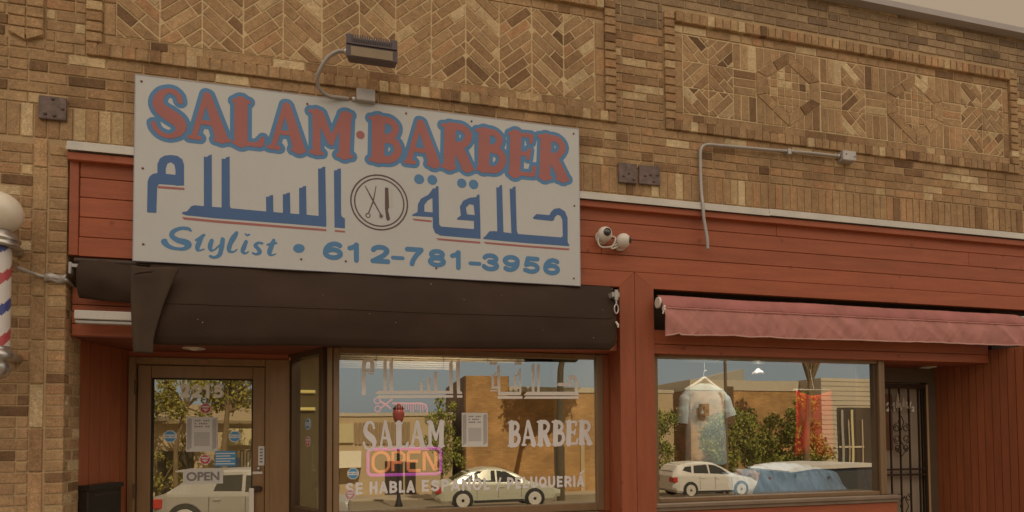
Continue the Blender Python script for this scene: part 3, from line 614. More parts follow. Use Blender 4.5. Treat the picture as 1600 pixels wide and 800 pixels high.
G['emblem']='5 3033 -15 3038 -32 3043 -50 3050 -67 3060 -82 3070 -97 3082 -111 3096 -123 3111 -133 3126 -143 3143 -150 3161 -156 3181 -160 3198 -162 3218 -162 3238 -160 3258 -156 3278 -151 3296 -143 3313 -134 3331 -124 3346 -112 3361 -97 3376 -82 3388 -67 3398 -50 3408 -32 3415 -12 3421 5 3425 25 3427 45 3427 65 3425 85 3421 103 3415 120 3408 138 3399 153 3388 168 3376 183 3362 195 3346 205 3331 215 3313 222 3296 228 3276 231 3258 233 3238 233 3218 231 3198 227 3178 222 3161 214 3143 205 3126 195 3111 182 3096 168 3081 153 3069 138 3059 120 3050 103 3043 83 3037 65 3033 45 3031 25 3031;8 3043 28 3042 45 3042 63 3043 80 3047 98 3052 115 3059 133 3068 147 3078 163 3091 175 3103 187 3118 197 3133 205 3149 212 3166 218 3183 221 3201 223 3218 223 3238 221 3256 218 3273 213 3291 205 3308 196 3326 186 3341 174 3356 161 3368 148 3379 133 3389 115 3399 98 3406 80 3411 63 3414 45 3416 25 3416 8 3414 -10 3411 -27 3406 -45 3398 -62 3389 -77 3379 -92 3366 -105 3353 -117 3338 -126 3323 -134 3308 -141 3291 -147 3273 -150 3256 -152 3238 -152 3218 -150 3201 -146 3183 -141 3166 -134 3148 -125 3132 -115 3117 -104 3103 -90 3090 -75 3077 -60 3068 -45 3060 -27 3052 -10 3047;13 3058 -5 3061 -20 3066 -35 3072 -50 3079 -64 3088 -77 3099 -90 3111 -101 3123 -110 3137 -118 3151 -125 3166 -131 3183 -134 3198 -136 3216 -137 3233 -135 3251 -132 3268 -128 3283 -122 3298 -115 3313 -105 3328 -95 3341 -83 3353 -70 3365 -57 3374 -42 3383 -27 3389 -10 3395 5 3399 23 3401 40 3401 58 3400 75 3397 90 3392 108 3385 123 3378 137 3368 150 3358 162 3346 173 3333 183 3319 190 3305 197 3288 202 3273 205 3258 208 3241 208 3223 206 3206 203 3188 199 3173 193 3158 185 3143 176 3128 165 3115 154 3103 140 3092 128 3083 113 3075 98 3068 80 3062 65 3059 48 3057 30 3057;8 3068 23 3067 40 3066 58 3068 73 3070 88 3075 103 3080 118 3088 130 3096 142 3106 153 3116 164 3128 173 3141 181 3156 188 3170 193 3186 196 3201 198 3216 198 3233 197 3251 194 3266 190 3281 184 3296 176 3311 168 3323 158 3336 148 3347 135 3358 123 3367 108 3375 94 3381 78 3386 63 3390 48 3391 30 3392 13 3390 -2 3387 -17 3383 -32 3377 -47 3369 -60 3361 -72 3351 -83 3341 -93 3328 -102 3316 -110 3301 -117 3286 -122 3271 -125 3256 -127 3241 -127 3223 -126 3208 -123 3193 -119 3178 -114 3163 -106 3148 -97 3135 -87 3122 -77 3111 -65 3101 -51 3091 -37 3083 -22 3077 -7 3072;87 3106 81 3122 73 3189 73 3336 75 3338 96 3338 96 3336 101 3200 94 3180 108 3119 108 3117 100 3106 99 3105 88 3105;-39 3144 -43 3146 -12 3233 -65 3338 -60 3339 -59 3338 -8 3248 10 3343 12 3345 13 3345 15 3344 -2 3237 47 3147 42 3144 40 3145 -6 3224 -36 3144;-48 3114 -54 3117 -58 3123 -60 3129 -59 3137 -55 3143 -49 3147 -43 3148 -36 3147 -30 3143 -26 3138 -24 3132 -25 3125 -29 3119 -34 3114 -40 3113;42 3115 36 3118 32 3123 30 3129 30 3137 32 3143 38 3148 44 3150 51 3150 57 3147 60 3145 63 3141 65 3135 64 3128 61 3122 56 3117 50 3115;-47 3120 -42 3119 -37 3120 -34 3122 -31 3126 -30 3131 -31 3135 -33 3138 -37 3141 -42 3142 -46 3141 -50 3138 -52 3135 -53 3131 -53 3126 -51 3123;43 3122 48 3121 53 3123 56 3125 58 3129 59 3134 57 3138 55 3141 51 3143 47 3144 42 3143 39 3141 36 3137 36 3132 37 3128 39 3124'
G['emblem_comb']='104 3202 102 3205 99 3328 99 3331 101 3333 122 3332 126 3331 130 3208 130 3205 128 3204'
G['stylist']='-1030 2763 -1048 2771 -1051 2776 -1050 2782 -1047 2786 -1042 2787 -1036 2786 -1024 2781 -1020 2781 -1012 2784 -1004 2790 -999 2796 -995 2806 -989 2842 -990 2843 -1010 2822 -1024 2812 -1034 2809 -1040 2809 -1046 2812 -1052 2818 -1055 2824 -1058 2836 -1058 2844 -1057 2858 -1045 2888 -1042 2892 -1040 2894 -1034 2895 -1030 2895 -1026 2892 -1022 2886 -1022 2880 -1029 2852 -1031 2834 -1031 2826 -1030 2825 -1026 2825 -1020 2828 -1012 2835 -986 2864 -981 2898 -979 2904 -974 2907 -970 2909 -966 2908 -962 2907 -957 2902 -955 2896 -958 2856 -965 2818 -969 2800 -973 2792 -977 2784 -984 2777 -990 2772 -998 2768 -1016 2762 -1022 2762;-764 2802 -772 2803 -786 2809 -788 2810 -791 2814 -790 2820 -786 2823 -782 2824 -770 2818 -766 2817 -759 2822 -755 2826 -754 2828 -762 2841 -774 2853 -779 2860 -781 2868 -779 2876 -774 2883 -768 2888 -758 2894 -752 2896 -742 2897 -724 2893 -720 2890 -719 2886 -720 2882 -722 2880 -726 2878 -742 2881 -746 2880 -752 2876 -757 2870 -744 2859 -732 2842 -730 2836 -728 2830 -730 2820 -736 2812 -742 2808 -753 2804;-1248 2804 -1266 2806 -1284 2810 -1298 2816 -1314 2826 -1326 2838 -1330 2846 -1332 2850 -1332 2856 -1330 2864 -1325 2870 -1318 2874 -1312 2875 -1302 2874 -1297 2870 -1296 2866 -1295 2860 -1287 2846 -1278 2837 -1268 2832 -1252 2826 -1232 2824 -1216 2824 -1208 2826 -1200 2829 -1196 2832 -1194 2836 -1193 2838 -1194 2839 -1204 2843 -1240 2853 -1256 2862 -1270 2872 -1280 2884 -1284 2892 -1286 2902 -1284 2912 -1278 2926 -1268 2937 -1254 2947 -1238 2954 -1222 2960 -1198 2963 -1182 2962 -1174 2961 -1168 2958 -1162 2954 -1153 2940 -1153 2936 -1156 2932 -1158 2932 -1162 2932 -1174 2938 -1182 2939 -1204 2940 -1216 2938 -1230 2932 -1246 2922 -1254 2912 -1256 2904 -1254 2900 -1249 2896 -1234 2888 -1224 2885 -1194 2882 -1186 2880 -1172 2875 -1164 2870 -1157 2862 -1153 2852 -1153 2842 -1156 2832 -1162 2824 -1169 2818 -1182 2810 -1190 2807 -1198 2805 -1214 2803;-836 2804 -846 2806 -854 2812 -859 2820 -860 2830 -858 2842 -850 2864 -836 2896 -832 2900 -826 2902 -822 2901 -818 2898 -815 2894 -815 2890 -825 2850 -834 2826 -834 2822 -832 2818 -830 2818 -812 2828 -810 2828 -808 2826 -807 2824 -808 2822 -810 2820 -824 2808 -830 2805;-680 2804 -686 2807 -691 2812 -695 2820 -696 2828 -695 2838 -693 2846 -684 2874 -686 2874 -692 2872 -696 2872 -700 2875 -701 2880 -698 2884 -676 2894 -662 2920 -658 2923 -652 2923 -648 2920 -645 2916 -644 2912 -646 2902 -646 2900 -638 2901 -635 2900 -632 2896 -632 2892 -636 2888 -648 2885 -650 2884 -656 2864 -666 2830 -669 2818 -668 2816 -666 2816 -642 2824 -638 2822 -638 2818 -640 2816 -666 2804 -672 2803;-1120 2806 -1126 2810 -1130 2816 -1133 2824 -1133 2830 -1133 2840 -1130 2850 -1122 2872 -1124 2873 -1128 2871 -1132 2873 -1135 2876 -1135 2880 -1132 2884 -1103 2908 -1098 2915 -1091 2918 -1084 2924 -1078 2924 -1073 2920 -1072 2914 -1074 2910 -1081 2904 -1102 2840 -1108 2818 -1104 2818 -1080 2827 -1077 2826 -1075 2822 -1078 2818 -1106 2806 -1112 2804;-928 2808 -934 2811 -939 2816 -942 2822 -944 2830 -944 2846 -936 2876 -925 2906 -915 2924 -894 2950 -886 2956 -880 2956 -876 2952 -874 2948 -880 2924 -884 2912 -889 2902 -909 2866 -916 2840 -918 2826 -916 2824 -914 2823 -902 2823 -897 2826 -884 2838 -880 2838 -878 2834 -879 2832 -890 2819 -898 2813 -912 2808 -922 2807;-504 2838 -514 2840 -520 2844 -528 2852 -531 2858 -532 2866 -530 2874 -528 2880 -520 2889 -514 2893 -504 2897 -496 2898 -486 2898 -476 2895 -470 2892 -464 2886 -460 2878 -458 2870 -460 2862 -463 2856 -469 2848 -478 2842 -486 2839 -494 2838;-824 2927 -828 2930 -836 2940 -836 2944 -834 2946 -830 2946 -820 2940 -816 2941 -806 2945 -803 2944 -801 2942 -801 2940 -802 2937 -812 2929 -818 2927'
G['phone']='582 2787 578 2789 575 2793 572 2801 572 2877 550 2870 542 2870 536 2873 532 2877 530 2881 529 2887 532 2895 536 2900 540 2902 564 2911 579 2927 584 2929 590 2930 596 2929 601 2925 604 2921 606 2915 606 2801 603 2793 598 2788 590 2785;1278 2789 1262 2793 1248 2799 1236 2808 1232 2813 1226 2825 1225 2843 1227 2857 1232 2873 1240 2886 1250 2897 1263 2907 1278 2914 1292 2918 1302 2919 1324 2915 1336 2911 1347 2903 1350 2899 1351 2895 1352 2889 1351 2885 1348 2880 1344 2877 1338 2874 1332 2874 1328 2876 1320 2881 1316 2882 1302 2885 1290 2882 1283 2879 1284 2878 1286 2877 1296 2878 1314 2875 1330 2870 1343 2861 1353 2849 1356 2837 1357 2831 1353 2817 1342 2804 1328 2795 1312 2790 1298 2788;814 2791 806 2792 790 2796 774 2804 761 2817 760 2823 761 2831 763 2835 767 2839 772 2841 776 2842 782 2841 786 2839 794 2831 800 2828 812 2825 824 2824 836 2825 848 2828 853 2831 842 2836 826 2839 820 2843 814 2843 808 2845 802 2851 799 2859 800 2865 802 2869 806 2873 809 2875 816 2877 836 2877 844 2879 848 2883 844 2886 834 2888 820 2889 808 2887 800 2884 790 2875 786 2874 780 2874 774 2876 768 2881 766 2887 766 2893 769 2901 780 2911 798 2920 818 2923 838 2922 856 2918 870 2910 874 2906 882 2895 884 2889 884 2875 881 2869 874 2859 875 2857 882 2851 888 2839 889 2833 888 2823 885 2815 876 2805 860 2796 842 2792 824 2790;1118 2791 1110 2792 1096 2797 1082 2800 1075 2803 1071 2809 1069 2815 1070 2821 1074 2827 1080 2831 1086 2833 1104 2829 1118 2825 1128 2823 1140 2824 1152 2826 1160 2830 1164 2835 1162 2838 1156 2842 1148 2845 1138 2847 1126 2847 1096 2838 1088 2839 1083 2843 1079 2849 1078 2857 1091 2911 1096 2917 1104 2920 1180 2920 1188 2918 1192 2915 1195 2911 1197 2903 1195 2895 1192 2891 1188 2888 1180 2886 1120 2886 1118 2881 1120 2880 1140 2881 1158 2877 1174 2871 1186 2862 1195 2849 1197 2843 1198 2829 1192 2815 1188 2811 1178 2802 1162 2794 1144 2790 1128 2790;968 2793 948 2796 936 2801 927 2807 923 2811 921 2817 921 2823 923 2829 928 2834 936 2837 944 2835 952 2830 956 2829 970 2826 982 2829 991 2833 966 2834 950 2838 935 2845 924 2855 917 2867 916 2873 916 2883 917 2887 923 2897 926 2901 936 2909 952 2917 968 2920 984 2921 1002 2919 1016 2914 1031 2905 1040 2895 1042 2891 1045 2879 1045 2867 1043 2853 1039 2839 1030 2824 1020 2813 1009 2805 994 2798 980 2794;-124 2794 -128 2796 -132 2799 -135 2803 -136 2809 -137 2883 -138 2884 -160 2876 -168 2877 -173 2879 -177 2883 -179 2887 -180 2893 -178 2901 -172 2907 -144 2917 -136 2925 -130 2932 -126 2934 -120 2935 -114 2934 -109 2931 -105 2927 -103 2921 -103 2811 -105 2803 -110 2797 -116 2794;254 2794 249 2797 246 2801 243 2809 244 2815 251 2841 274 2879 288 2895 286 2896 226 2896 221 2897 214 2901 211 2907 210 2915 212 2921 218 2927 226 2930 326 2930 334 2927 338 2923 341 2917 341 2911 340 2905 336 2899 302 2860 283 2829 276 2805 273 2799 268 2795 264 2794 258 2793;420 2797 412 2798 394 2805 382 2813 372 2827 371 2831 371 2841 372 2847 380 2859 387 2865 387 2867 381 2877 379 2881 379 2893 380 2899 386 2909 390 2913 400 2920 414 2925 434 2928 448 2927 464 2923 478 2916 487 2907 490 2901 493 2891 492 2885 488 2873 483 2867 494 2855 499 2843 500 2835 496 2823 494 2818 484 2809 468 2801 448 2796 432 2796;-14 2798 -21 2803 -24 2807 -26 2811 -25 2819 -24 2823 -21 2827 -16 2830 -8 2833 8 2843 54 2870 68 2887 68 2889 65 2891 56 2895 44 2896 34 2896 24 2894 16 2891 12 2888 6 2880 2 2877 -4 2876 -10 2876 -14 2878 -18 2881 -21 2885 -23 2891 -22 2899 -14 2911 -2 2920 2 2922 14 2927 32 2930 48 2930 64 2928 78 2923 92 2914 101 2903 103 2897 104 2885 100 2873 98 2869 77 2845 58 2833 62 2832 94 2832 102 2829 107 2823 109 2817 108 2809 105 2803 100 2799 94 2798 -8 2798;-278 2803 -288 2804 -306 2808 -320 2815 -332 2825 -338 2835 -340 2841 -340 2857 -338 2873 -333 2887 -326 2899 -315 2911 -302 2921 -288 2927 -266 2932 -256 2931 -242 2929 -228 2923 -220 2917 -216 2913 -214 2907 -214 2901 -217 2895 -220 2891 -226 2888 -234 2888 -250 2896 -264 2898 -276 2896 -286 2891 -270 2891 -252 2889 -236 2883 -224 2876 -214 2865 -212 2861 -209 2847 -212 2835 -214 2829 -222 2820 -236 2811 -254 2805 -270 2803;1280 2823 1294 2822 1306 2824 1315 2827 1320 2830 1322 2833 1320 2836 1315 2839 1304 2843 1294 2844 1282 2843 1274 2841 1264 2837 1260 2833 1266 2828 1272 2825;672 2827 668 2829 664 2833 663 2837 662 2841 663 2845 666 2849 670 2853 674 2854 746 2854 750 2853 754 2850 757 2843 757 2837 756 2833 752 2829 746 2826 676 2826;419 2831 432 2829 446 2830 456 2832 465 2837 456 2842 446 2844 432 2845 422 2844 412 2841 406 2837 410 2834;124 2832 119 2835 116 2839 114 2843 114 2847 115 2851 118 2855 122 2858 126 2859 196 2859 200 2858 204 2855 207 2851 208 2847 207 2841 205 2837 200 2833 196 2832;-285 2837 -272 2836 -260 2838 -250 2841 -246 2844 -243 2847 -246 2850 -250 2853 -260 2856 -272 2858 -282 2857 -292 2855 -302 2851 -306 2847 -300 2842 -294 2839;971 2867 984 2866 994 2868 1004 2871 1011 2877 1008 2881 1004 2883 994 2886 982 2888 972 2887 962 2885 954 2881 950 2877 956 2872 962 2869;422 2885 432 2884 442 2884 452 2886 457 2889 452 2892 444 2894 432 2894 422 2893 414 2889'
G['num2215']='-1252 1895 -1256 1898 -1259 1904 -1259 1963 -1267 1961 -1273 1962 -1275 1964 -1278 1967 -1279 1973 -1278 1978 -1276 1981 -1263 1990 -1257 2000 -1255 2003 -1250 2006 -1246 2006 -1241 2005 -1238 2003 -1236 1999 -1235 1996 -1235 1906 -1236 1900 -1240 1896 -1246 1894;-1436 1900 -1441 1903 -1443 1907 -1444 1912 -1442 1917 -1439 1920 -1435 1923 -1406 1951 -1398 1966 -1397 1969 -1399 1973 -1402 1976 -1406 1977 -1411 1976 -1416 1973 -1420 1966 -1423 1963 -1427 1961 -1433 1961 -1439 1964 -1442 1969 -1442 1975 -1439 1982 -1438 1985 -1432 1992 -1423 1998 -1414 2001 -1405 2001 -1393 1998 -1385 1994 -1378 1986 -1374 1978 -1372 1967 -1375 1957 -1385 1938 -1399 1924 -1397 1923 -1381 1923 -1375 1921 -1372 1918 -1370 1914 -1370 1910 -1371 1906 -1375 1901 -1381 1899 -1432 1899;-1352 1899 -1357 1902 -1360 1906 -1361 1912 -1360 1916 -1357 1920 -1351 1924 -1322 1952 -1315 1966 -1314 1969 -1315 1972 -1317 1975 -1322 1977 -1327 1977 -1330 1976 -1333 1973 -1337 1966 -1340 1963 -1345 1961 -1351 1961 -1356 1964 -1359 1969 -1359 1975 -1356 1982 -1355 1985 -1349 1992 -1339 1998 -1331 2001 -1322 2001 -1310 1998 -1303 1994 -1295 1987 -1291 1978 -1289 1967 -1292 1957 -1303 1937 -1316 1924 -1315 1923 -1298 1923 -1292 1921 -1289 1918 -1288 1915 -1287 1910 -1288 1906 -1292 1901 -1298 1899 -1348 1899;-1178 1900 -1186 1901 -1202 1909 -1205 1912 -1207 1916 -1207 1921 -1206 1924 -1204 1927 -1201 1929 -1195 1931 -1184 1928 -1177 1924 -1169 1923 -1165 1925 -1162 1928 -1160 1933 -1160 1936 -1161 1939 -1163 1942 -1166 1944 -1169 1945 -1174 1945 -1186 1939 -1190 1938 -1196 1939 -1200 1943 -1202 1946 -1202 1951 -1196 1993 -1193 1998 -1187 2001 -1148 2001 -1144 2001 -1139 1997 -1136 1991 -1136 1985 -1139 1980 -1142 1978 -1147 1977 -1174 1977 -1175 1970 -1174 1969 -1166 1969 -1156 1966 -1147 1960 -1141 1953 -1136 1940 -1135 1930 -1138 1921 -1145 1910 -1154 1903 -1165 1900 -1174 1899'
G['num2213']='342 -5 339 -3 338 1 373 101 374 103 376 105 380 106 384 103 385 99 350 -2 348 -5 346 -6;170 0 166 3 164 7 164 60 163 62 158 61 154 63 151 67 150 72 151 75 152 78 161 85 166 97 170 100 175 101 178 100 181 98 183 94 184 91 184 9 183 4 180 1 175 -1;386 2 382 6 382 9 382 12 401 31 405 40 403 43 400 43 398 42 396 38 394 36 390 35 386 35 384 37 383 40 383 43 384 48 388 53 394 57 398 58 403 58 409 56 414 53 417 49 419 45 420 39 419 34 414 24 407 16 415 16 418 15 421 10 420 6 418 3 415 2;7 4 4 6 1 10 1 15 2 18 4 21 8 24 32 50 39 64 40 67 39 72 37 74 34 76 30 76 24 73 21 66 18 62 13 61 8 62 5 64 2 69 3 73 5 79 10 88 19 94 25 96 32 96 41 94 49 90 56 82 59 75 60 66 58 57 49 39 35 24 52 24 56 22 60 20 61 18 62 13 62 10 59 6 54 4 12 4;82 4 78 6 76 9 75 13 76 18 78 21 82 23 106 50 113 64 114 67 113 72 110 74 106 76 103 76 98 73 95 66 92 63 88 61 84 61 79 64 76 69 77 73 79 79 85 88 92 94 100 96 106 96 116 94 124 89 130 82 133 75 134 66 132 57 123 39 110 24 127 24 130 22 133 21 135 18 136 15 136 10 133 6 127 4;229 4 224 5 218 8 211 15 206 23 206 28 207 31 209 34 212 36 216 37 218 36 222 35 223 33 227 27 232 24 238 24 243 27 245 31 243 36 240 38 234 40 230 43 226 45 223 48 222 52 223 57 227 61 230 63 238 63 240 63 242 67 242 71 242 73 240 76 236 77 234 77 230 75 224 67 220 66 217 66 214 67 211 69 209 72 208 76 209 79 213 87 222 94 232 97 241 97 250 93 253 91 259 84 262 76 263 73 263 64 259 55 256 51 263 42 265 33 264 25 260 16 253 9 244 5 235 4;325 40 323 42 322 45 321 75 316 75 313 76 311 79 311 82 313 87 319 91 324 98 326 100 330 101 334 98 336 94 336 46 335 43 332 40 328 39'
G['win_se']='-127 1165 -131 1169 -132 1174 -132 1252 -127 1257 -122 1258 -118 1257 -114 1254 -89 1254 -84 1252 -81 1249 -80 1244 -82 1239 -84 1237 -89 1235 -112 1235 -113 1234 -114 1232 -113 1222 -112 1220 -89 1220 -87 1218 -84 1214 -84 1209 -85 1207 -87 1204 -92 1202 -112 1202 -114 1199 -114 1189 -112 1187 -89 1187 -84 1185 -81 1182 -80 1179 -81 1174 -82 1172 -87 1169 -114 1168 -119 1165 -124 1164;-182 1168 -189 1171 -197 1177 -201 1184 -202 1189 -201 1192 -197 1196 -192 1197 -187 1195 -182 1189 -179 1187 -174 1186 -167 1189 -165 1192 -165 1194 -166 1197 -169 1199 -187 1206 -195 1212 -200 1219 -202 1229 -200 1237 -198 1242 -192 1248 -182 1253 -177 1254 -169 1253 -162 1251 -154 1246 -150 1239 -149 1237 -149 1232 -154 1227 -159 1226 -164 1229 -169 1234 -177 1235 -182 1232 -183 1227 -179 1222 -162 1216 -154 1211 -148 1202 -146 1197 -146 1189 -151 1179 -157 1173 -164 1169 -172 1168'
G['win_habla']='-27 1169 -31 1173 -32 1178 -32 1253 -30 1258 -27 1261 -22 1262 -17 1260 -14 1257 -13 1253 -13 1226 -12 1224 3 1224 6 1224 7 1226 7 1256 8 1258 13 1262 18 1262 21 1261 23 1258 25 1253 25 1178 24 1173 21 1169 16 1168 11 1170 8 1173 7 1178 6 1206 -12 1206 -13 1203 -13 1178 -14 1173 -19 1169 -24 1168;41 1169 37 1173 36 1178 59 1256 63 1261 66 1262 71 1261 73 1260 76 1256 98 1181 98 1175 96 1171 93 1169 91 1168 86 1169 81 1173 77 1186 76 1187 61 1187 58 1186 54 1173 52 1171 46 1168;116 1169 112 1173 111 1178 111 1256 115 1261 121 1262 125 1261 128 1258 141 1258 148 1257 158 1251 162 1246 165 1238 165 1228 160 1218 165 1211 167 1203 168 1196 165 1188 158 1178 151 1173 141 1171 128 1171 121 1168;186 1169 181 1173 180 1178 180 1253 183 1259 186 1261 191 1262 196 1260 199 1253 199 1193 201 1191 216 1191 221 1190 225 1186 226 1181 223 1175 218 1172 198 1172 191 1168;238 1171 235 1176 236 1181 258 1256 262 1261 268 1262 273 1259 275 1256 297 1181 297 1176 296 1172 293 1170 291 1168 286 1168 280 1173 276 1186 258 1187 257 1186 253 1173 251 1171 246 1168 241 1169;130 1191 141 1190 146 1192 148 1195 149 1198 148 1203 143 1207 130 1208 129 1206;64 1206 71 1206 68 1217 66 1214;263 1206 269 1206 270 1208 268 1213 266 1217;129 1228 131 1227 143 1227 146 1231 146 1236 143 1239 141 1239 131 1239 129 1238'
G['win_esp']='924 1166 921 1170 922 1175 949 1264 952 1267 954 1269 959 1268 962 1265 963 1260 935 1170 933 1167 929 1165;354 1172 351 1175 349 1180 350 1260 354 1265 359 1266 362 1265 367 1262 397 1262 401 1260 405 1255 405 1250 402 1245 399 1244 368 1242 368 1230 369 1228 394 1228 399 1224 401 1217 399 1212 394 1209 369 1209 368 1207 368 1197 368 1195 369 1194 399 1193 402 1192 405 1187 405 1182 404 1180 402 1177 397 1175 367 1175 362 1172 357 1171;502 1172 498 1175 496 1180 497 1260 499 1264 504 1266 509 1265 514 1262 527 1262 537 1260 545 1255 553 1245 555 1237 555 1230 552 1220 546 1212 537 1207 529 1205 516 1205 515 1202 514 1177 512 1174 509 1172 507 1171;572 1172 568 1177 567 1182 595 1260 599 1265 602 1266 607 1265 611 1262 613 1260 640 1185 640 1177 636 1172 629 1171 624 1175 619 1187 617 1190 592 1190 589 1189 585 1177 582 1173 577 1171;659 1172 656 1175 654 1180 654 1257 656 1262 659 1265 664 1266 668 1265 671 1262 702 1214 703 1217 703 1260 705 1262 709 1266 714 1266 717 1265 719 1262 721 1257 721 1180 720 1175 717 1172 712 1171 707 1172 704 1175 674 1222 673 1220 672 1177 669 1173 667 1172 662 1171;827 1172 824 1175 822 1180 822 1257 824 1263 827 1265 832 1266 835 1265 838 1262 840 1257 841 1195 842 1194 869 1193 873 1190 875 1185 874 1180 869 1176 839 1175 834 1172 829 1171;444 1175 434 1178 425 1185 420 1192 420 1197 422 1200 427 1204 432 1204 434 1202 442 1195 447 1193 452 1193 459 1196 461 1200 461 1202 457 1206 434 1214 427 1219 421 1227 420 1237 422 1245 425 1250 432 1257 442 1261 454 1261 464 1258 472 1253 477 1245 477 1240 475 1237 472 1234 467 1234 462 1236 457 1241 449 1243 442 1241 439 1237 439 1235 440 1232 444 1230 464 1223 472 1218 477 1212 480 1205 480 1195 476 1187 468 1180 459 1176 452 1175;764 1175 754 1179 748 1185 742 1192 738 1202 736 1212 736 1225 738 1235 741 1242 748 1252 754 1258 762 1261 774 1263 784 1261 789 1257 799 1247 803 1240 807 1230 808 1220 807 1210 804 1197 799 1189 792 1181 784 1176 777 1174;772 1192 777 1194 784 1200 787 1205 789 1217 788 1227 783 1237 777 1243 772 1245 765 1242 759 1236 756 1230 754 1220 755 1210 758 1202 764 1195;597 1210 599 1209 609 1209 611 1210 604 1228;515 1225 517 1224 524 1224 532 1225 534 1227 536 1232 536 1235 534 1239 532 1242 527 1243 515 1242;692 1277 679 1282 667 1278 664 1278 661 1280 660 1285 661 1287 664 1290 679 1297 697 1291 709 1295 712 1295 715 1292 716 1290 714 1285 699 1277 697 1276'
G['win_pel']='1014 1176 1010 1180 1009 1185 1009 1260 1011 1266 1014 1268 1019 1269 1023 1268 1026 1265 1036 1265 1044 1263 1053 1258 1059 1248 1061 1240 1061 1233 1057 1223 1051 1215 1044 1210 1036 1209 1029 1209 1027 1208 1027 1185 1026 1180 1021 1176 1016 1175;1079 1176 1075 1180 1074 1185 1074 1263 1078 1268 1084 1269 1088 1268 1091 1265 1114 1265 1119 1264 1121 1261 1123 1258 1123 1253 1121 1250 1116 1247 1094 1246 1092 1245 1092 1233 1094 1231 1111 1231 1115 1230 1119 1225 1120 1220 1119 1218 1114 1213 1093 1213 1092 1210 1092 1200 1094 1198 1114 1198 1119 1196 1122 1193 1123 1190 1123 1185 1121 1183 1116 1179 1091 1179 1086 1176 1081 1175;1141 1176 1137 1180 1136 1185 1136 1260 1139 1266 1141 1268 1146 1269 1151 1267 1154 1263 1155 1260 1155 1200 1156 1198 1176 1197 1181 1194 1183 1188 1181 1183 1176 1180 1154 1179 1149 1176 1144 1175;1314 1177 1311 1180 1301 1178 1294 1178 1284 1183 1276 1190 1272 1198 1268 1208 1267 1218 1267 1228 1269 1238 1271 1245 1279 1257 1284 1261 1291 1265 1301 1266 1311 1263 1316 1259 1321 1253 1327 1240 1330 1223 1329 1213 1327 1203 1324 1195 1328 1188 1329 1183 1326 1178 1324 1176 1319 1175;1419 1178 1417 1180 1416 1185 1416 1263 1419 1266 1424 1269 1429 1268 1434 1265 1459 1264 1462 1263 1465 1258 1465 1253 1463 1250 1461 1248 1456 1246 1436 1246 1434 1245 1434 1235 1434 1233 1436 1231 1454 1231 1457 1230 1461 1225 1461 1219 1459 1215 1454 1213 1435 1213 1434 1210 1434 1200 1436 1198 1459 1197 1464 1193 1465 1190 1465 1185 1463 1183 1459 1180 1434 1179 1426 1175 1421 1176;1484 1176 1480 1180 1479 1185 1480 1263 1484 1268 1489 1269 1493 1268 1496 1265 1511 1265 1521 1262 1529 1258 1533 1253 1537 1243 1538 1233 1535 1225 1529 1216 1524 1213 1524 1210 1539 1188 1539 1183 1538 1180 1536 1178 1531 1175 1526 1176 1524 1178 1504 1207 1501 1209 1499 1209 1498 1208 1498 1185 1497 1180 1491 1176 1486 1175;1556 1177 1553 1180 1552 1185 1552 1260 1554 1265 1557 1268 1561 1269 1566 1268 1569 1265 1571 1260 1571 1185 1570 1180 1566 1176 1561 1175;1586 1177 1583 1183 1584 1188 1606 1263 1611 1268 1614 1269 1619 1268 1621 1267 1624 1263 1647 1188 1647 1183 1646 1180 1641 1176 1636 1175 1632 1178 1630 1180 1626 1192 1624 1194 1606 1194 1604 1193 1600 1180 1598 1178 1596 1176 1591 1175;1219 1179 1211 1183 1204 1189 1197 1200 1196 1210 1196 1263 1199 1267 1204 1269 1210 1268 1214 1263 1215 1208 1216 1203 1219 1200 1223 1198 1226 1197 1232 1200 1235 1208 1237 1263 1241 1268 1244 1269 1249 1268 1253 1265 1254 1260 1254 1210 1253 1200 1248 1190 1239 1183 1231 1179;1364 1180 1356 1183 1349 1190 1344 1200 1342 1210 1343 1263 1346 1267 1351 1269 1356 1268 1360 1263 1361 1208 1363 1203 1366 1199 1369 1198 1374 1197 1378 1200 1380 1203 1383 1210 1383 1263 1387 1268 1394 1269 1399 1266 1401 1260 1401 1210 1400 1200 1394 1190 1386 1183 1376 1179;1290 1203 1291 1201 1294 1203 1295 1208 1299 1211 1304 1212 1309 1210 1311 1215 1312 1223 1310 1235 1304 1245 1299 1248 1296 1247 1291 1243 1286 1233 1285 1218 1287 1210;1611 1213 1619 1213 1616 1225 1614 1223;1028 1228 1036 1227 1040 1230 1042 1238 1041 1243 1039 1245 1036 1246 1029 1246 1027 1245;1498 1228 1509 1227 1514 1228 1516 1230 1519 1235 1519 1240 1517 1243 1514 1245 1511 1246 1499 1246 1498 1245;1609 1274 1606 1276 1604 1280 1606 1286 1634 1308 1639 1308 1644 1305 1646 1303 1646 1298 1643 1293 1614 1274'
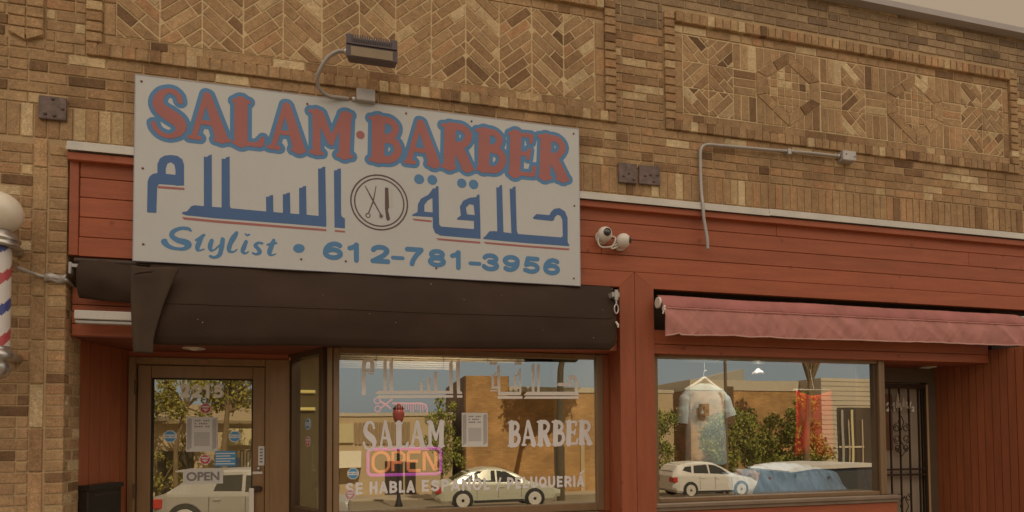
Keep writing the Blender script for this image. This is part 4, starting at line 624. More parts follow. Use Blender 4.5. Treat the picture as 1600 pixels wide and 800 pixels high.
G['win_salam']='-42 1489 -49 1492 -58 1498 -65 1504 -71 1514 -76 1523 -79 1532 -82 1546 -82 1550 -80 1554 -78 1557 -75 1558 -72 1557 -71 1556 -68 1552 -65 1536 -58 1523 -54 1518 -51 1515 -45 1511 -38 1508 -33 1508 -29 1509 -25 1512 -21 1516 -18 1520 -15 1526 -14 1532 -14 1538 -16 1544 -21 1550 -38 1564 -53 1579 -63 1590 -68 1597 -72 1607 -76 1621 -78 1631 -79 1639 -78 1647 -77 1657 -73 1671 -66 1685 -62 1692 -58 1697 -53 1700 -45 1706 -33 1710 -26 1710 -21 1709 -13 1704 -7 1697 -1 1689 2 1681 4 1675 7 1657 6 1651 3 1647 0 1645 -3 1646 -6 1648 -9 1653 -12 1669 -14 1675 -18 1680 -22 1684 -28 1688 -31 1689 -33 1688 -38 1684 -42 1678 -44 1673 -46 1667 -48 1657 -49 1649 -48 1645 -46 1639 -41 1631 -25 1619 -8 1604 1 1595 6 1588 10 1580 15 1566 17 1558 17 1552 17 1542 15 1532 11 1520 5 1510 1 1505 -3 1501 -13 1494 -25 1489 -29 1488 -35 1488;112 1497 107 1502 102 1502 99 1503 98 1504 97 1507 96 1510 97 1514 98 1517 101 1520 93 1569 92 1570 91 1570 66 1571 64 1569 57 1522 58 1520 64 1519 67 1516 68 1514 68 1510 67 1506 66 1504 64 1503 62 1502 37 1503 34 1504 33 1506 32 1510 32 1514 33 1517 34 1519 37 1520 42 1520 42 1522 71 1706 73 1712 75 1714 77 1715 81 1714 86 1711 88 1708 90 1704 132 1529 133 1522 133 1521 137 1520 140 1519 141 1517 142 1514 142 1510 142 1508 141 1506 138 1503 128 1502 123 1498 120 1496 116 1496;68 1592 69 1591 87 1590 88 1591 88 1592 78 1650 77 1648;173 1499 168 1502 164 1507 160 1508 157 1510 155 1512 154 1516 154 1519 155 1522 157 1524 160 1527 159 1679 159 1681 155 1682 154 1684 153 1686 152 1690 153 1694 155 1696 157 1697 161 1698 164 1703 168 1708 174 1711 180 1712 185 1711 189 1709 193 1705 196 1700 198 1699 202 1699 205 1698 208 1696 209 1692 209 1688 207 1685 205 1683 201 1682 200 1681 200 1527 201 1526 202 1526 227 1525 228 1527 229 1531 244 1551 245 1553 248 1553 251 1551 252 1547 251 1519 250 1516 248 1513 244 1510 242 1508 239 1506 196 1507 191 1501 185 1498 179 1497;348 1499 345 1501 340 1506 335 1506 333 1507 331 1509 330 1512 329 1516 330 1520 333 1522 335 1523 336 1525 327 1572 325 1573 298 1574 296 1574 296 1572 287 1525 288 1524 295 1523 297 1522 299 1520 300 1516 299 1512 298 1509 296 1507 294 1506 262 1508 258 1510 256 1514 256 1520 259 1524 262 1525 269 1526 304 1702 307 1710 308 1712 311 1714 317 1715 321 1713 325 1710 328 1704 373 1525 376 1521 377 1518 377 1514 375 1510 373 1508 370 1507 367 1503 363 1499 360 1498 356 1497 351 1498;300 1595 301 1594 302 1594 321 1593 322 1594 323 1595 312 1651 311 1650;490 1500 486 1503 482 1508 476 1508 473 1510 472 1512 471 1515 471 1519 472 1523 475 1525 479 1526 479 1527 481 1623 480 1624 466 1575 466 1569 465 1564 463 1561 461 1558 458 1557 455 1556 451 1558 448 1561 447 1563 425 1631 424 1630 424 1626 424 1529 425 1527 429 1526 431 1525 433 1523 434 1519 433 1513 432 1511 429 1509 421 1509 415 1506 412 1506 408 1507 404 1510 394 1510 391 1513 390 1515 390 1519 390 1523 391 1525 394 1528 400 1528 400 1529 399 1690 398 1691 392 1692 389 1693 388 1695 388 1697 387 1701 389 1705 390 1707 393 1709 403 1709 407 1712 410 1713 412 1713 416 1712 419 1709 423 1709 426 1708 431 1703 434 1697 457 1609 458 1609 483 1697 484 1705 486 1709 494 1716 497 1717 501 1718 506 1716 512 1712 517 1711 520 1709 521 1707 522 1703 522 1699 520 1695 518 1692 514 1529 514 1527 515 1526 519 1526 522 1523 524 1519 524 1515 523 1511 520 1508 517 1508 510 1508 506 1503 502 1500 499 1498 495 1498'
G['win_barber']='1038 1499 1032 1503 1020 1503 1017 1506 1016 1511 1016 1514 1018 1518 1021 1520 1025 1520 1025 1522 1027 1685 1026 1687 1021 1687 1019 1689 1017 1692 1017 1698 1019 1701 1020 1702 1023 1703 1031 1704 1038 1711 1045 1714 1049 1714 1053 1713 1060 1708 1069 1709 1076 1708 1085 1706 1092 1702 1097 1697 1101 1692 1107 1684 1110 1677 1111 1673 1112 1664 1112 1657 1111 1647 1108 1636 1105 1628 1100 1619 1100 1617 1107 1611 1112 1602 1116 1593 1119 1585 1121 1574 1121 1570 1121 1563 1119 1552 1116 1541 1112 1532 1108 1524 1101 1514 1093 1507 1085 1503 1076 1501 1056 1501 1050 1498 1046 1498 1042 1498;1066 1535 1067 1534 1074 1534 1079 1535 1082 1537 1086 1540 1089 1544 1094 1556 1096 1565 1096 1569 1096 1574 1092 1584 1090 1586 1087 1589 1080 1591 1067 1591 1066 1589;1067 1630 1068 1630 1075 1632 1081 1636 1086 1643 1089 1655 1090 1662 1089 1666 1083 1673 1078 1677 1069 1678 1068 1678 1067 1677;1220 1501 1216 1504 1212 1509 1209 1509 1206 1510 1203 1514 1202 1518 1203 1521 1205 1525 1207 1527 1199 1563 1198 1564 1163 1565 1161 1565 1155 1529 1156 1527 1163 1527 1165 1525 1166 1523 1168 1520 1168 1516 1166 1512 1164 1510 1161 1509 1134 1509 1131 1510 1130 1512 1128 1516 1128 1520 1129 1524 1132 1527 1135 1528 1136 1529 1171 1708 1173 1711 1174 1713 1177 1715 1180 1716 1188 1714 1192 1711 1195 1706 1245 1531 1246 1523 1245 1516 1242 1509 1239 1505 1235 1501 1230 1499 1224 1499;1166 1587 1167 1587 1192 1586 1193 1586 1194 1587 1180 1656 1178 1652;1276 1500 1270 1504 1266 1509 1256 1510 1253 1513 1252 1517 1252 1521 1254 1524 1257 1526 1262 1527 1262 1528 1266 1688 1266 1690 1265 1691 1259 1691 1257 1692 1255 1693 1253 1697 1254 1702 1255 1704 1257 1707 1270 1708 1277 1713 1283 1716 1288 1716 1295 1714 1312 1715 1321 1715 1331 1712 1338 1708 1344 1703 1351 1696 1355 1689 1359 1682 1360 1679 1362 1672 1362 1668 1362 1657 1360 1648 1357 1637 1354 1630 1348 1621 1342 1613 1335 1608 1334 1606 1362 1533 1363 1528 1367 1525 1369 1522 1370 1519 1369 1515 1367 1511 1364 1510 1361 1510 1355 1503 1350 1500 1345 1499 1341 1499 1337 1501 1334 1504 1330 1508 1327 1510 1325 1513 1324 1517 1325 1521 1304 1575 1303 1573 1302 1526 1306 1521 1307 1517 1306 1513 1304 1510 1301 1508 1298 1508 1292 1503 1288 1501 1282 1499;1304 1633 1305 1632 1306 1632 1318 1634 1324 1636 1327 1639 1332 1646 1336 1657 1337 1664 1337 1667 1335 1670 1330 1677 1324 1681 1319 1683 1312 1683 1306 1683 1305 1682;1400 1502 1396 1504 1391 1509 1386 1509 1383 1511 1381 1514 1380 1517 1380 1521 1381 1524 1383 1526 1386 1527 1386 1529 1390 1688 1388 1690 1383 1690 1380 1691 1378 1693 1377 1696 1377 1702 1379 1706 1381 1707 1384 1708 1394 1708 1401 1715 1404 1716 1408 1717 1416 1716 1421 1713 1437 1712 1446 1710 1453 1706 1458 1701 1463 1696 1469 1688 1473 1679 1475 1671 1475 1667 1475 1660 1474 1652 1471 1641 1464 1626 1471 1619 1477 1610 1482 1601 1485 1591 1487 1580 1487 1576 1488 1569 1486 1557 1482 1544 1478 1536 1473 1527 1466 1517 1458 1510 1450 1506 1440 1504 1417 1504 1413 1502 1408 1500 1404 1500;1426 1538 1427 1537 1438 1537 1446 1539 1450 1543 1453 1548 1457 1554 1460 1561 1462 1567 1462 1574 1461 1580 1459 1586 1457 1590 1453 1595 1449 1597 1444 1598 1430 1598 1428 1598 1428 1597;1429 1639 1430 1638 1431 1638 1437 1640 1443 1643 1446 1646 1448 1650 1452 1660 1452 1666 1450 1669 1446 1675 1438 1681 1431 1682 1430 1681;1510 1504 1504 1508 1499 1514 1495 1517 1493 1519 1492 1523 1493 1528 1497 1534 1502 1685 1501 1687 1498 1688 1495 1691 1493 1694 1493 1698 1493 1700 1495 1703 1497 1705 1499 1706 1504 1706 1505 1707 1508 1711 1513 1715 1517 1717 1521 1718 1527 1717 1532 1716 1536 1712 1540 1707 1581 1708 1584 1707 1587 1705 1589 1701 1590 1696 1586 1668 1584 1665 1581 1662 1578 1662 1575 1663 1574 1665 1572 1668 1572 1671 1574 1689 1545 1688 1543 1687 1541 1625 1542 1625 1564 1625 1566 1638 1568 1641 1571 1642 1574 1642 1577 1640 1579 1638 1579 1634 1574 1595 1573 1592 1571 1589 1568 1588 1565 1588 1563 1590 1561 1592 1560 1595 1561 1604 1561 1605 1542 1605 1540 1604 1538 1535 1539 1534 1578 1534 1580 1536 1584 1560 1585 1564 1589 1567 1593 1568 1596 1566 1597 1565 1599 1562 1599 1558 1594 1530 1595 1525 1594 1521 1591 1518 1587 1516 1536 1515 1530 1507 1524 1503 1517 1502;1620 1506 1614 1510 1610 1515 1606 1515 1604 1516 1602 1519 1601 1522 1601 1528 1602 1529 1606 1533 1612 1693 1611 1695 1605 1695 1602 1697 1600 1700 1600 1706 1601 1709 1604 1711 1607 1712 1617 1712 1624 1717 1632 1719 1639 1718 1645 1714 1646 1714 1661 1715 1668 1714 1677 1712 1686 1706 1692 1701 1697 1695 1702 1686 1707 1676 1708 1667 1708 1658 1704 1646 1701 1637 1697 1630 1693 1625 1686 1616 1680 1612 1713 1540 1715 1533 1719 1529 1720 1528 1722 1524 1721 1521 1720 1517 1718 1515 1715 1514 1712 1514 1705 1508 1702 1507 1697 1506 1693 1506 1690 1507 1687 1508 1681 1513 1674 1513 1671 1514 1669 1517 1668 1522 1670 1526 1671 1528 1673 1529 1673 1531 1649 1584 1649 1582 1647 1533 1647 1531 1652 1530 1654 1528 1656 1524 1655 1519 1654 1516 1652 1514 1649 1513 1642 1514 1637 1509 1632 1506 1626 1505;1651 1633 1664 1636 1668 1638 1671 1640 1677 1647 1682 1658 1684 1665 1682 1670 1675 1679 1668 1684 1665 1685 1659 1686 1654 1685 1653 1684'
G['win_arab1']='9 1875 7 1877 33 1900 589 1905 589 1887 587 1887;621 1886 619 1887 619 1905 659 1906 660 1905 660 1889 659 1887;-79 1897 -84 1899 -87 1903 -89 1911 -89 2115 -86 2147 -82 2155 -61 2175 -55 2177 -29 2178 -25 2177 -21 2174 -3 2157 0 2151 3 2079 1 2075 -1 2071 -9 2067 -15 2067 -23 2071 -59 2071 -61 2069 -60 1909 -62 1903 -67 1898 -73 1896;-1 1909 0 1911 33 1933 67 1933 67 2147 67 2149 91 2173 91 1933 111 1933 112 1935 112 2149 137 2174 138 2171 138 1935 139 1934 335 1936 337 1937 337 1999 338 2001 357 2002 358 1999 358 1937 361 1936 391 1937 391 2037 393 2039 413 2039 413 1937 443 1937 443 2079 445 2080 467 2081 468 2079 468 2077 469 1938 561 1938 562 1941 559 2149 585 2176 586 2175 588 1937 588 1917 587 1916;621 1915 619 1917 614 2153 615 2155 639 2180 640 2179 640 2177 643 1939 645 1937 658 1927 658 1917 657 1916;-49 2055 -51 2057 -51 2061 -49 2063 1 2063 1 2057 -1 2056;-61 2091 -59 2090 -27 2091 -28 2139 -29 2141 -37 2149 -47 2148 -57 2139 -61 2115'
G['win_arab2']='939 1880 939 1900 941 1901 1137 1902 1137 1882;1147 1882 1165 1901 1605 1905 1607 1904 1607 1886 1605 1885;941 1909 939 1958 882 1958 891 1972 892 1974 890 1978 891 2052 889 2053 881 2051 879 2054 881 2057 937 2094 936 2130 949 2148 957 2130 959 1936 961 1935 1113 1936 1114 1938 1114 1960 1113 1962 1061 1961 1060 1962 1067 1974 1066 1978 1068 2060 1073 2065 1091 2074 1116 2118 1121 2120 1125 2118 1128 1928 1127 1926 1125 1925 1125 1912 1123 1910;1151 1909 1149 1910 1175 1937 1216 1938 1216 2146 1217 2148 1235 2164 1236 2162 1236 1940 1237 1938 1259 1938 1260 1940 1260 2146 1261 2149 1279 2165 1280 2162 1279 1940 1281 1938 1575 1942 1575 2034 1574 2036 1561 2049 1551 2049 1542 2036 1541 2010 1544 2004 1545 1998 1541 1990 1535 1986 1439 1985 1433 1987 1429 1992 1428 1996 1428 2002 1433 2009 1441 2012 1515 2014 1517 2044 1533 2069 1535 2072 1540 2074 1565 2075 1571 2073 1597 2050 1600 2044 1601 1930 1607 1926 1609 1924 1609 1914 1607 1913;881 1937 879 1938 879 1940 879 1946 881 1947 931 1948 932 1946 932 1940 931 1938;910 1978 939 1978 937 2083 909 2058 910 2054;1084 1982 1087 1981 1113 1982 1113 2085 1103 2063 1086 2052;889 2144 883 2146 879 2150 877 2154 877 2160 879 2164 883 2169 887 2171 893 2171 897 2170 901 2166 903 2162 904 2156 902 2150 899 2146 895 2144;915 2145 911 2148 907 2154 907 2160 908 2164 911 2168 917 2171 923 2172 927 2170 931 2167 934 2162 934 2156 933 2152 930 2148 925 2145 919 2144;1091 2148 1087 2149 1082 2152 1079 2156 1078 2162 1080 2168 1083 2172 1087 2175 1093 2176 1097 2175 1102 2172 1106 2166 1107 2162 1105 2156 1101 2151 1097 2149;1115 2150 1111 2153 1108 2158 1107 2164 1108 2168 1111 2172 1117 2176 1123 2176 1127 2175 1131 2172 1134 2166 1134 2160 1133 2156 1130 2152 1125 2149 1119 2149'
# ------------------------------------------------------------------ setting: ground
def ground_z(y):
    if y > -2.4:
        return 0.0
    if y > -23.5:
        return -0.13 + (y+2.4)*0.0705
    return -1.50
mb = MB()
mb.grid(2, 1, lambda a, b: (-60+140*a, -2.4+2.6*b, 0.0))
mb.box(-60, 80, -2.4-0.15, -2.4, -0.4, 0.004)
sw = mb.build('pavement', mat('concrete_pavement', (.36, .31, .25), .9, var=.12, scale=1.5, fine=.08, fscale=60), None, kind='structure')
mb = MB()
mb.grid(8, 12, lambda a, b: (-60+140*a, -23.5+21.0*b, ground_z(-23.5+21.0*b-1e-4) if b < 1 else -0.13))
mb.build('road', mat('sunlit_asphalt', (.21, .165, .105), .85, var=.15, scale=.8, fine=.15, fscale=90, stretch=(.3, 2, 1)), None, kind='structure')
mb = MB()
mb.box(-60, 80, -23.75, -23.5, -1.9, -1.46)
mb.grid(2, 2, lambda a, b: (-60+140*a, -40+16.3*b, -1.47-.02*(1-b)))
mb.build('far_pavement', mat('sunlit_pavement', (.40, .32, .22), .9, var=.14, scale=1.0, fine=.08, fscale=40), None, kind='structure')
mb = MB()
mb.grid(2, 2, lambda a, b: (-300+600*a, -300+600*b, -2.1))
mb.build('ground', mat('distant_ground', (.20, .18, .11), .95, var=.2, scale=.3), None, kind='structure')

# ------------------------------------------------------------------ the brick shop front
SF = thing('brick_storefront', 'tan brick shop front with patterned brick panels and red painted wood below', 'building', (0, 0, 0))
XL, XR = -4.0, 8.5
w = MB()          # 0 brick, 1 weathered brick, 2 mortar
# mortar backing, solid wall
w.box(XL, XR, .0066, .30, 3.43, 5.375, mi=2)
w.box(XL, -1.888, .0060, .20, -.05, 3.43, mi=2)
RP = .0686
uprights(w, XL, XR, 3.486, 3.692)
z = 3.702
for i in range(5):
    course(w, XL, XR, z+i*RP, .059, off=.107*(i % 2)+.03, mi=0)
Z5 = z + 5*RP                                  # 4.045
panels = [(-1.79, 1.85), (2.275, 5.97)]
def spans(excl):
    x = XL; o = []
    for a, b in sorted(excl):
        if a > x:
            o.append((x, a-.010))
        x = b+.002
    o.append((x, XR)); return o
pend = (-2.215, -2.02)
nrow = 0
zz = Z5
while zz < 5.36:
    hi = zz > 5.02
    ex = [] if hi else list(panels)
    if not hi:
        ex.append(pend)
    for a, b in spans(ex):
        course(w, a, b, zz, .059, off=.107*(nrow % 2)+.05, heads=.25 if not hi else .1, mi=1 if (hi or zz > 4.85) else 0)
    zz += RP; nrow += 1
# corbelled pendant of headers at the far left
for i in range(14):
    for k in (0, 1):
        a = pend[0]+.002+k*.098
        zz = 4.10+i*RP
        if i == 0:
            brick(w, [(a, zz+.059), (a, zz+(.03 if k == 0 else -.012)), (a+.090, zz+(-.012 if k == 0 else .03)), (a+.090, zz+.059)], -.022)
        else:
            brick(w, rect(a, a+.090, zz, zz+.059), -.022)
for k in (0, 1):
    a = pend[0]+.002+k*.098
    brick(w, rect(a, a+.09, 4.05, 4.085), 0)
w.box(pend[0]+.002, pend[1]-.008, -.012, .01, 4.12, 5.0, mi=2)
# frames of the two panels
for (a, b), dark in zip(panels, (0, 0)):
    uprights(w, a, b, 4.046, 4.124, pitch=.0735, jt=.011, yf=-.018)
    w.box(a+.003, b-.003, -.010, .01, 4.05, 4.12, mi=2)
    uprights(w, a+.1, b-.1, 4.936, 5.022, pitch=.0720, jt=.0125, yf=-.028)
    w.box(a+.1, b-.1, -.018, .01, 4.94, 5.018, mi=2)
    course(w, a+.095, b-.095, 4.134, .057, off=.05)
    course(w, a+.095, b-.095, 4.864, .058, off=.13)
    for x in (a, b-.090):
        for i in range(13):
            zc = 4.134+i*RP
            brick(w, rect(x, x+.088, zc, zc+.056), -.020)
        w.box(x+.004, x+.084, -.008, .01, 4.13, 5.0, mi=2)
    for x in (a+.095, b-.095-.066):
        zc = 4.20
        while zc < 4.84:
            brick(w, rect(x, x+.064, zc, min(zc+.203, 4.856)), 0)
            zc += .2135
# left pier below
z0 = .02
i = 0
while z0 < 3.42:
    h = min(.058, 3.474-z0)
    course(w, XL, -2.078, z0, h, off=.107*(i % 3 == 1)+.06, heads=.05)
    brick(w, rect(-1.984, -1.887, z0, z0+h), 0)
    z0 += RP; i += 1
z0 = .03
while z0 < 3.4:
    brick(w, rect(-2.068, -1.998, z0, min(z0+.262, 3.474)), -.003)
    z0 += .2725
# pier return, facing the vestibule
fr = lambda a, b, d: (-1.887-d, a, b)
z0 = .02; i = 0
while z0 < 2.72:
    x = .012
    for L in ((.095, .085) if i % 2 else (.045, .135)):
        brick(w, rect(x, x+L, z0, z0+.058), -.001, .02, fr=fr)
        x += L+.010
    z0 += RP; i += 1
w.box(-1.93, -1.889, .0045, .20, -.05, 2.73, mi=2)
w.build('brick_wall', [M['brick'], M['brick_dark'], M['mortar']], SF)
# main block behind the front, so the building has depth and casts its own shade
b = MB()
b.box(XL, XR, .62, 12, 2.9, 5.30); b.box(XL, XR, .31, .62, 3.45, 5.30)
b.box(XL, -2.3, .2, 12, -.05, 2.9); b.box(5.9, XR, .62, 12, -.05, 2.9)
b.build('rear_block', M['brick_dark'], SF)

# herringbone panel
def diag(mb, x0, x1, z0, z1, up, ang=40, anchor=0.0, mi=0, jt=.0095):
    ca, sa = math.cos(R(ang)), math.sin(R(ang))
    wdt, ln = .062, .200
    for r in range(-14, 30):
        o = random.choice((0, .07, .105, .14, .17))
        for k in range(-6, 8):
            u0, v0 = k*(ln+jt)+o, r*(wdt+jt)+anchor
            L = ln
            pts = [(u0, v0), (u0+L, v0), (u0+L, v0+wdt), (u0, v0+wdt)]
            q = [(u*ca-v*sa, u*sa+v*ca) for u, v in pts]
            q = [(x0+a if up else x1-a, z0+c) for a, c in q]
            if not up:
                q = q[::-1]
            q = clipbox(q, x0, x1, z0, z1)
            if len(q) >= 3:
                brick(mb, q, 0.0, mi=mi)
p = MB()
cols = [-1.629+.2543*k for k in range(14)]
dirs = '\\/\\/\\/\\//\\/\\/'
p.box(cols[0], cols[-1], .0036, .012, 4.197, 4.858, mi=1)
for k, d in enumerate(dirs):
    diag(p, cols[k]+.005, cols[k+1]-.005, 4.202, 4.854, d == '/', ang=40, anchor=.02)
p.build('herringbone_panel', [M['brick'], M['mortar_light']], SF)
# mosaic panel: crosses, upright and level bricks, two hexagons
p = MB()
PX0, PX1 = 2.444, 5.805
p.box(PX0-.005, PX1+.005, .0036, .012, 4.197, 4.858, mi=1)
rows = [4.203, 4.420, 4.637, 4.854]
def cross(xa, xb, pat):
    n = len(pat[0]); wdt = (xb-xa)/n
    for r in range(3):
        for c in range(n):
            diag(p, xa+c*wdt+.004, xa+(c+1)*wdt-.004, rows[r]+.004, rows[r+1]-.004, pat[2-r][c] == '/', ang=43, anchor=.03)
def block(xa, xb):
    for r in (0, 2):
        uprights(p, xa+.004, xb-.004, rows[r]+.004, rows[r+1]-.004)
    zc = rows[1]+.004
    for i in range(3):
        brick(p, rect(xa+.004, xb-.004, zc, zc+.061), 0)
        zc += .0713
def hexa(x0, x1):
    xc, zt, zb, zu, zl = (x0+x1)/2, 4.852, 4.206, 4.640, 4.437
    hx = [(x0, zl), (xc, zb), (x1, zl), (x1, zu), (xc, zt), (x0, zu)]
    hw = (x1-x0)/2
    # corner uprights
    for sgn in (-1, 1):
        for top in (0, 1):
            xa, xb = (x0, xc) if sgn < 0 else (xc, x1)
            za, zb_ = (zu, zt) if top else (zb, zl)
            n = 4; pw = (xb-xa)/n
            e0, e1 = ((x0 if sgn < 0 else x1), zu if top else zl), (xc, zt if top else zb)
            dx, dz = e1[0]-e0[0], e1[1]-e0[1]
            nx_, nz_ = -dz, dx
            if (nx_*((x0 if sgn < 0 else x1)-xc) + 0) < 0:
                nx_, nz_ = -nx_, -nz_
            L = math.hypot(nx_, nz_); nx_, nz_ = nx_/L, nz_/L
            cc = nx_*e0[0]+nz_*e0[1] + .006
            for i in range(n):
                q = rect(xa+i*pw+.004, xa+(i+1)*pw-.004, za+.002 if top else rows[0]+.002, rows[3]-.004 if top else zb_-.002)
                q = clip(q, -nx_, -nz_, -cc)
                if len(q) > 2:
                    brick(p, q, 0)
    # rim
    cx, cz = xc, (zt+zb)/2
    inn = []
    k = 1-.062/(hw*.62)
    for a, c in hx:
        inn.append((cx+(a-cx)*k, cz+(c-cz)*k))
    for i in range(6):
        a, b2 = hx[i], hx[(i+1) % 6]; c2, d2 = inn[(i+1) % 6], inn[i]
        n = 1 if i in (2, 5) else 2
        for s in range(n):
            t0, t1 = s/n+.012, (s+1)/n-.012
            lp = lambda u, v, t: (u[0]+(v[0]-u[0])*t, u[1]+(v[1]-u[1])*t)
            brick(p, [lp(a, b2, t0), lp(a, b2, t1), lp(d2, c2, t1), lp(d2, c2, t0)], -.004)
    # small squares inside
    k2 = k-.022
    he = [(cx+(a-cx)*k2, cz+(c-cz)*k2) for a, c in hx]
    g = .071
    for i in range(-5, 5):
        for j in range(-6, 6):
            q = rect(cx+i*g+.004+.035, cx+(i+1)*g-.004+.035, cz+j*g+.004, cz+(j+1)*g-.004)
            for m_ in range(6):
                a, b2 = he[m_], he[(m_+1) % 6]
                ex_, ez_ = b2[0]-a[0], b2[1]-a[1]
                if len(q) > 2:
                    q = clip(q, ez_, -ex_, ez_*a[0]-ex_*a[1])
            if len(q) > 2:
                brick(p, q, 0)
cross(PX0, 2.908, ('\\/', '/\\', '\\/'))
block(2.908, 3.124)
hexa(3.128, 3.754)
block(3.764, 3.979)
cross(3.979, 4.232, ('\\', '/', '\\'))
block(4.232, 4.458)
hexa(4.462, 5.088)
block(5.092, 5.305)
cross(5.305, PX1, ('\\/', '/\\', '\\/'))
p.build('mosaic_panel', [M['brick'], M['mortar_light']], SF)

b = MB()
b.prism([(-.075, 5.372), (.02, 5.372), (.02, 5.385), (.33, 5.385), (.33, 5.440), (-.075, 5.425)], XL, XR, fr=lambda a, c, d: (d, a, c))
b.build('coping', M['coping'], SF)
# steel anchor plates on the brick
def plate(x0, x1, z0, z1, bolts, lab):
    o = box('steel_plate', M['steel'], SF, x0, x1, -.020, .0, z0, z1, bev=.004, label=lab)
    for bx, bz in bolts:
        m = MB(); m.lathe([(.010, 0), (.010, -.004), (.006, -.007), (.0001, -.008)], (bx, -.020, bz), 10, axis='y')
        m.build('bolt', M['bolt'], o)
plate(-2.043, -1.892, 3.596, 3.745, [(-1.965, 3.728), (-2.005, 3.63), (-1.955, 3.622), (-1.91, 3.67)], 'square rusty steel plate at the left end')
plate(1.859, 2.016, 3.568, 3.726, [(1.90, 3.62), (1.945, 3.645), (1.985, 3.60)], 'rusty steel plate with three bolt heads, nearer the white sign')
plate(2.034, 2.216, 3.572, 3.726, [(2.085, 3.64), (2.13, 3.65), (2.16, 3.60), (2.195, 3.655)], 'rusty steel plate beside the grey conduit')
# flashing in three lengths
b = MB()
for a, c, dz, y in ((-1.876, .62, .0, -.045), (.622, 3.19, -.006, -.047), (3.192, XR, .0, -.045)):
    b.box(a, c, y, .02, 3.416+dz, 3.462+dz, bev=.005)
    b.box(a, c, y-.004, y, 3.405+dz, 3.426+dz)
b.build('flashing', M['white_metal'], SF)

# ------------------------------------------------------------------ red timber front
FB = 2.748
s = MB()
s.box(-1.876, XR, -.032, .02, 3.348, 3.398, bev=.004)                   # drip board
zc = FB+.127
hh = [(FB+.127+i*.1275, FB+.127+(i+1)*.1275-.0038) for i in range(4)]
for i, (a, c) in enumerate(hh):
    br = {0: [], 1: [1.72], 2: [5.35], 3: [3.3]}[i]
    xs = [-1.822]+br+[XR]
    for x0, x1 in zip(xs[:-1], xs[1:]):
        s.box(x0+.001, x1-.0015, .008, .04, a, min(c, 3.387), bev=.003)
s.box(-1.876, -1.824, .0, .04, FB+.004, 3.385, bev=.003)
s.box(-1.822, 1.50, .0035, .04, FB+.001, FB+.122, bev=.003)
# mitred lower rail and corner post
t = .122
s.prism([(1.502, FB), (1.862, FB), (1.988, FB+t), (1.502, FB+t)], .0, .04)
s.prism([(1.992, FB+t), (2.150, FB), (XR, FB), (XR, FB+t)], .0, .04)
s.build('timber_fascia', M['red'], SF)
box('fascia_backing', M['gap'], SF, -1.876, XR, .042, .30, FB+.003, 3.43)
c = MB()
c.prism([(1.862, -.02), (1.988, -.02), (1.988, FB+t-.003), (1.862, FB-.002)], .0, .05)
c.prism([(1.992, -.02), (2.155, -.02), (2.152, FB-.002), (1.992, FB+t-.003)], .0, .05)
c.build('corner_post', M['redv'], SF)
c = MB()
c.box(1.864, 2.152, .052, .36, -.02, 2.74)
c.build('post_core', M['redv'], SF)
# near-black boards painting the shade behind the awnings, beam below
box('awning_shade_board', M['gap'], SF, -1.876, 1.862, .15, .30, 2.44, FB+.002)
box('awning_shade_board', M['gap'], SF, 2.155, 5.70, .15, .30, 2.425, FB+.002)
s = MB()
for a, c_ in ((2.252, 2.325), (2.329, 2.403), (2.407, 2.447), (2.451, 2.56)):
    s.box(-1.876, 1.862, .055, .30, a, c_, bev=.003)
s.build('lower_beam', M['red'], SF)
s = MB()
for a, c_ in ((2.236, 2.31), (2.314, 2.425)):
    s.box(2.156, 5.563, .02, .30, a, c_, bev=.003)
s.build('lower_beam', M['red'], SF)
# vestibule ceilings
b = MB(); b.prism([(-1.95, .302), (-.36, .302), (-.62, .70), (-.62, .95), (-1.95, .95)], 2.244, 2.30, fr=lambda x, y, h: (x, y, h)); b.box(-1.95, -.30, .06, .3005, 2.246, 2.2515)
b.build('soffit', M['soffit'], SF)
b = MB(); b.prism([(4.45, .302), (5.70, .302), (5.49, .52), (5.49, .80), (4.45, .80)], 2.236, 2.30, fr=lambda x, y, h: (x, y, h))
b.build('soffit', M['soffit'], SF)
# boarded side of the left vestibule, from the pier to the door frame
d = MB()
P0, P1 = Vector((-1.893, .195)), Vector((-1.775, .70))
n = 5
for i in range(n):
    a, c_ = P0.lerp(P1, i/n), P0.lerp(P1, (i+1)/n)
    e = (c_-a).normalized()*.002
    nrm = Vector((a.y-c_.y, c_.x-a.x)).normalized()*.03
    a, c_ = a+e, c_-e
    pts = [(a.x, a.y), (c_.x, c_.y), (c_.x+nrm.x, c_.y+nrm.y), (a.x+nrm.x, a.y+nrm.y)]
    d.prism(pts, -.02, 2.243, fr=lambda x, y, h: (x, y, h))
d.build('boarded_side', M['redboard'], SF)
b = MB(); q = [(-1.93, .20), (-1.90, .20), (-1.79, .74), (-1.85, .74)]
b.prism(q, -.02, 2.243, fr=lambda x, y, h: (x, y, h)); b.build('board_backing', M['gap'], SF)
box('door_head', M['red'], SF, -1.80, -.66, .68, .80, 2.202, 2.243)
# right vestibule: boarded wall and boarded front beyond it
d = MB()
P0, P1 = Vector((5.505, .52)), Vector((5.64, -.36))
n = 14
for i in range(n):
    a, c_ = P0.lerp(P1, i/n), P0.lerp(P1, (i+1)/n)
    e = (c_-a).normalized()*.0022
    nrm = Vector((c_.y-a.y, a.x-c_.x)).normalized()*-.03
    a, c_ = a+e, c_-e
    d.prism([(a.x, a.y), (c_.x, c_.y), (c_.x+nrm.x, c_.y+nrm.y), (a.x+nrm.x, a.y+nrm.y)], -.02, 2.356, fr=lambda x, y, h: (x, y, h))
d.build('boarded_side', M['redboard'], SF)
b = MB(); b.prism([(5.545, .53), (5.68, -.355), (8.4, -.355), (8.4, .60), (5.545, .60)], -.02, 2.355, fr=lambda x, y, h: (x, y, h)); b.build('board_backing', M['redboard'], SF)
box('awning_shade_board', M['gap'], SF, 5.71, 8.4, .10, .30, 2.357, FB+.002)
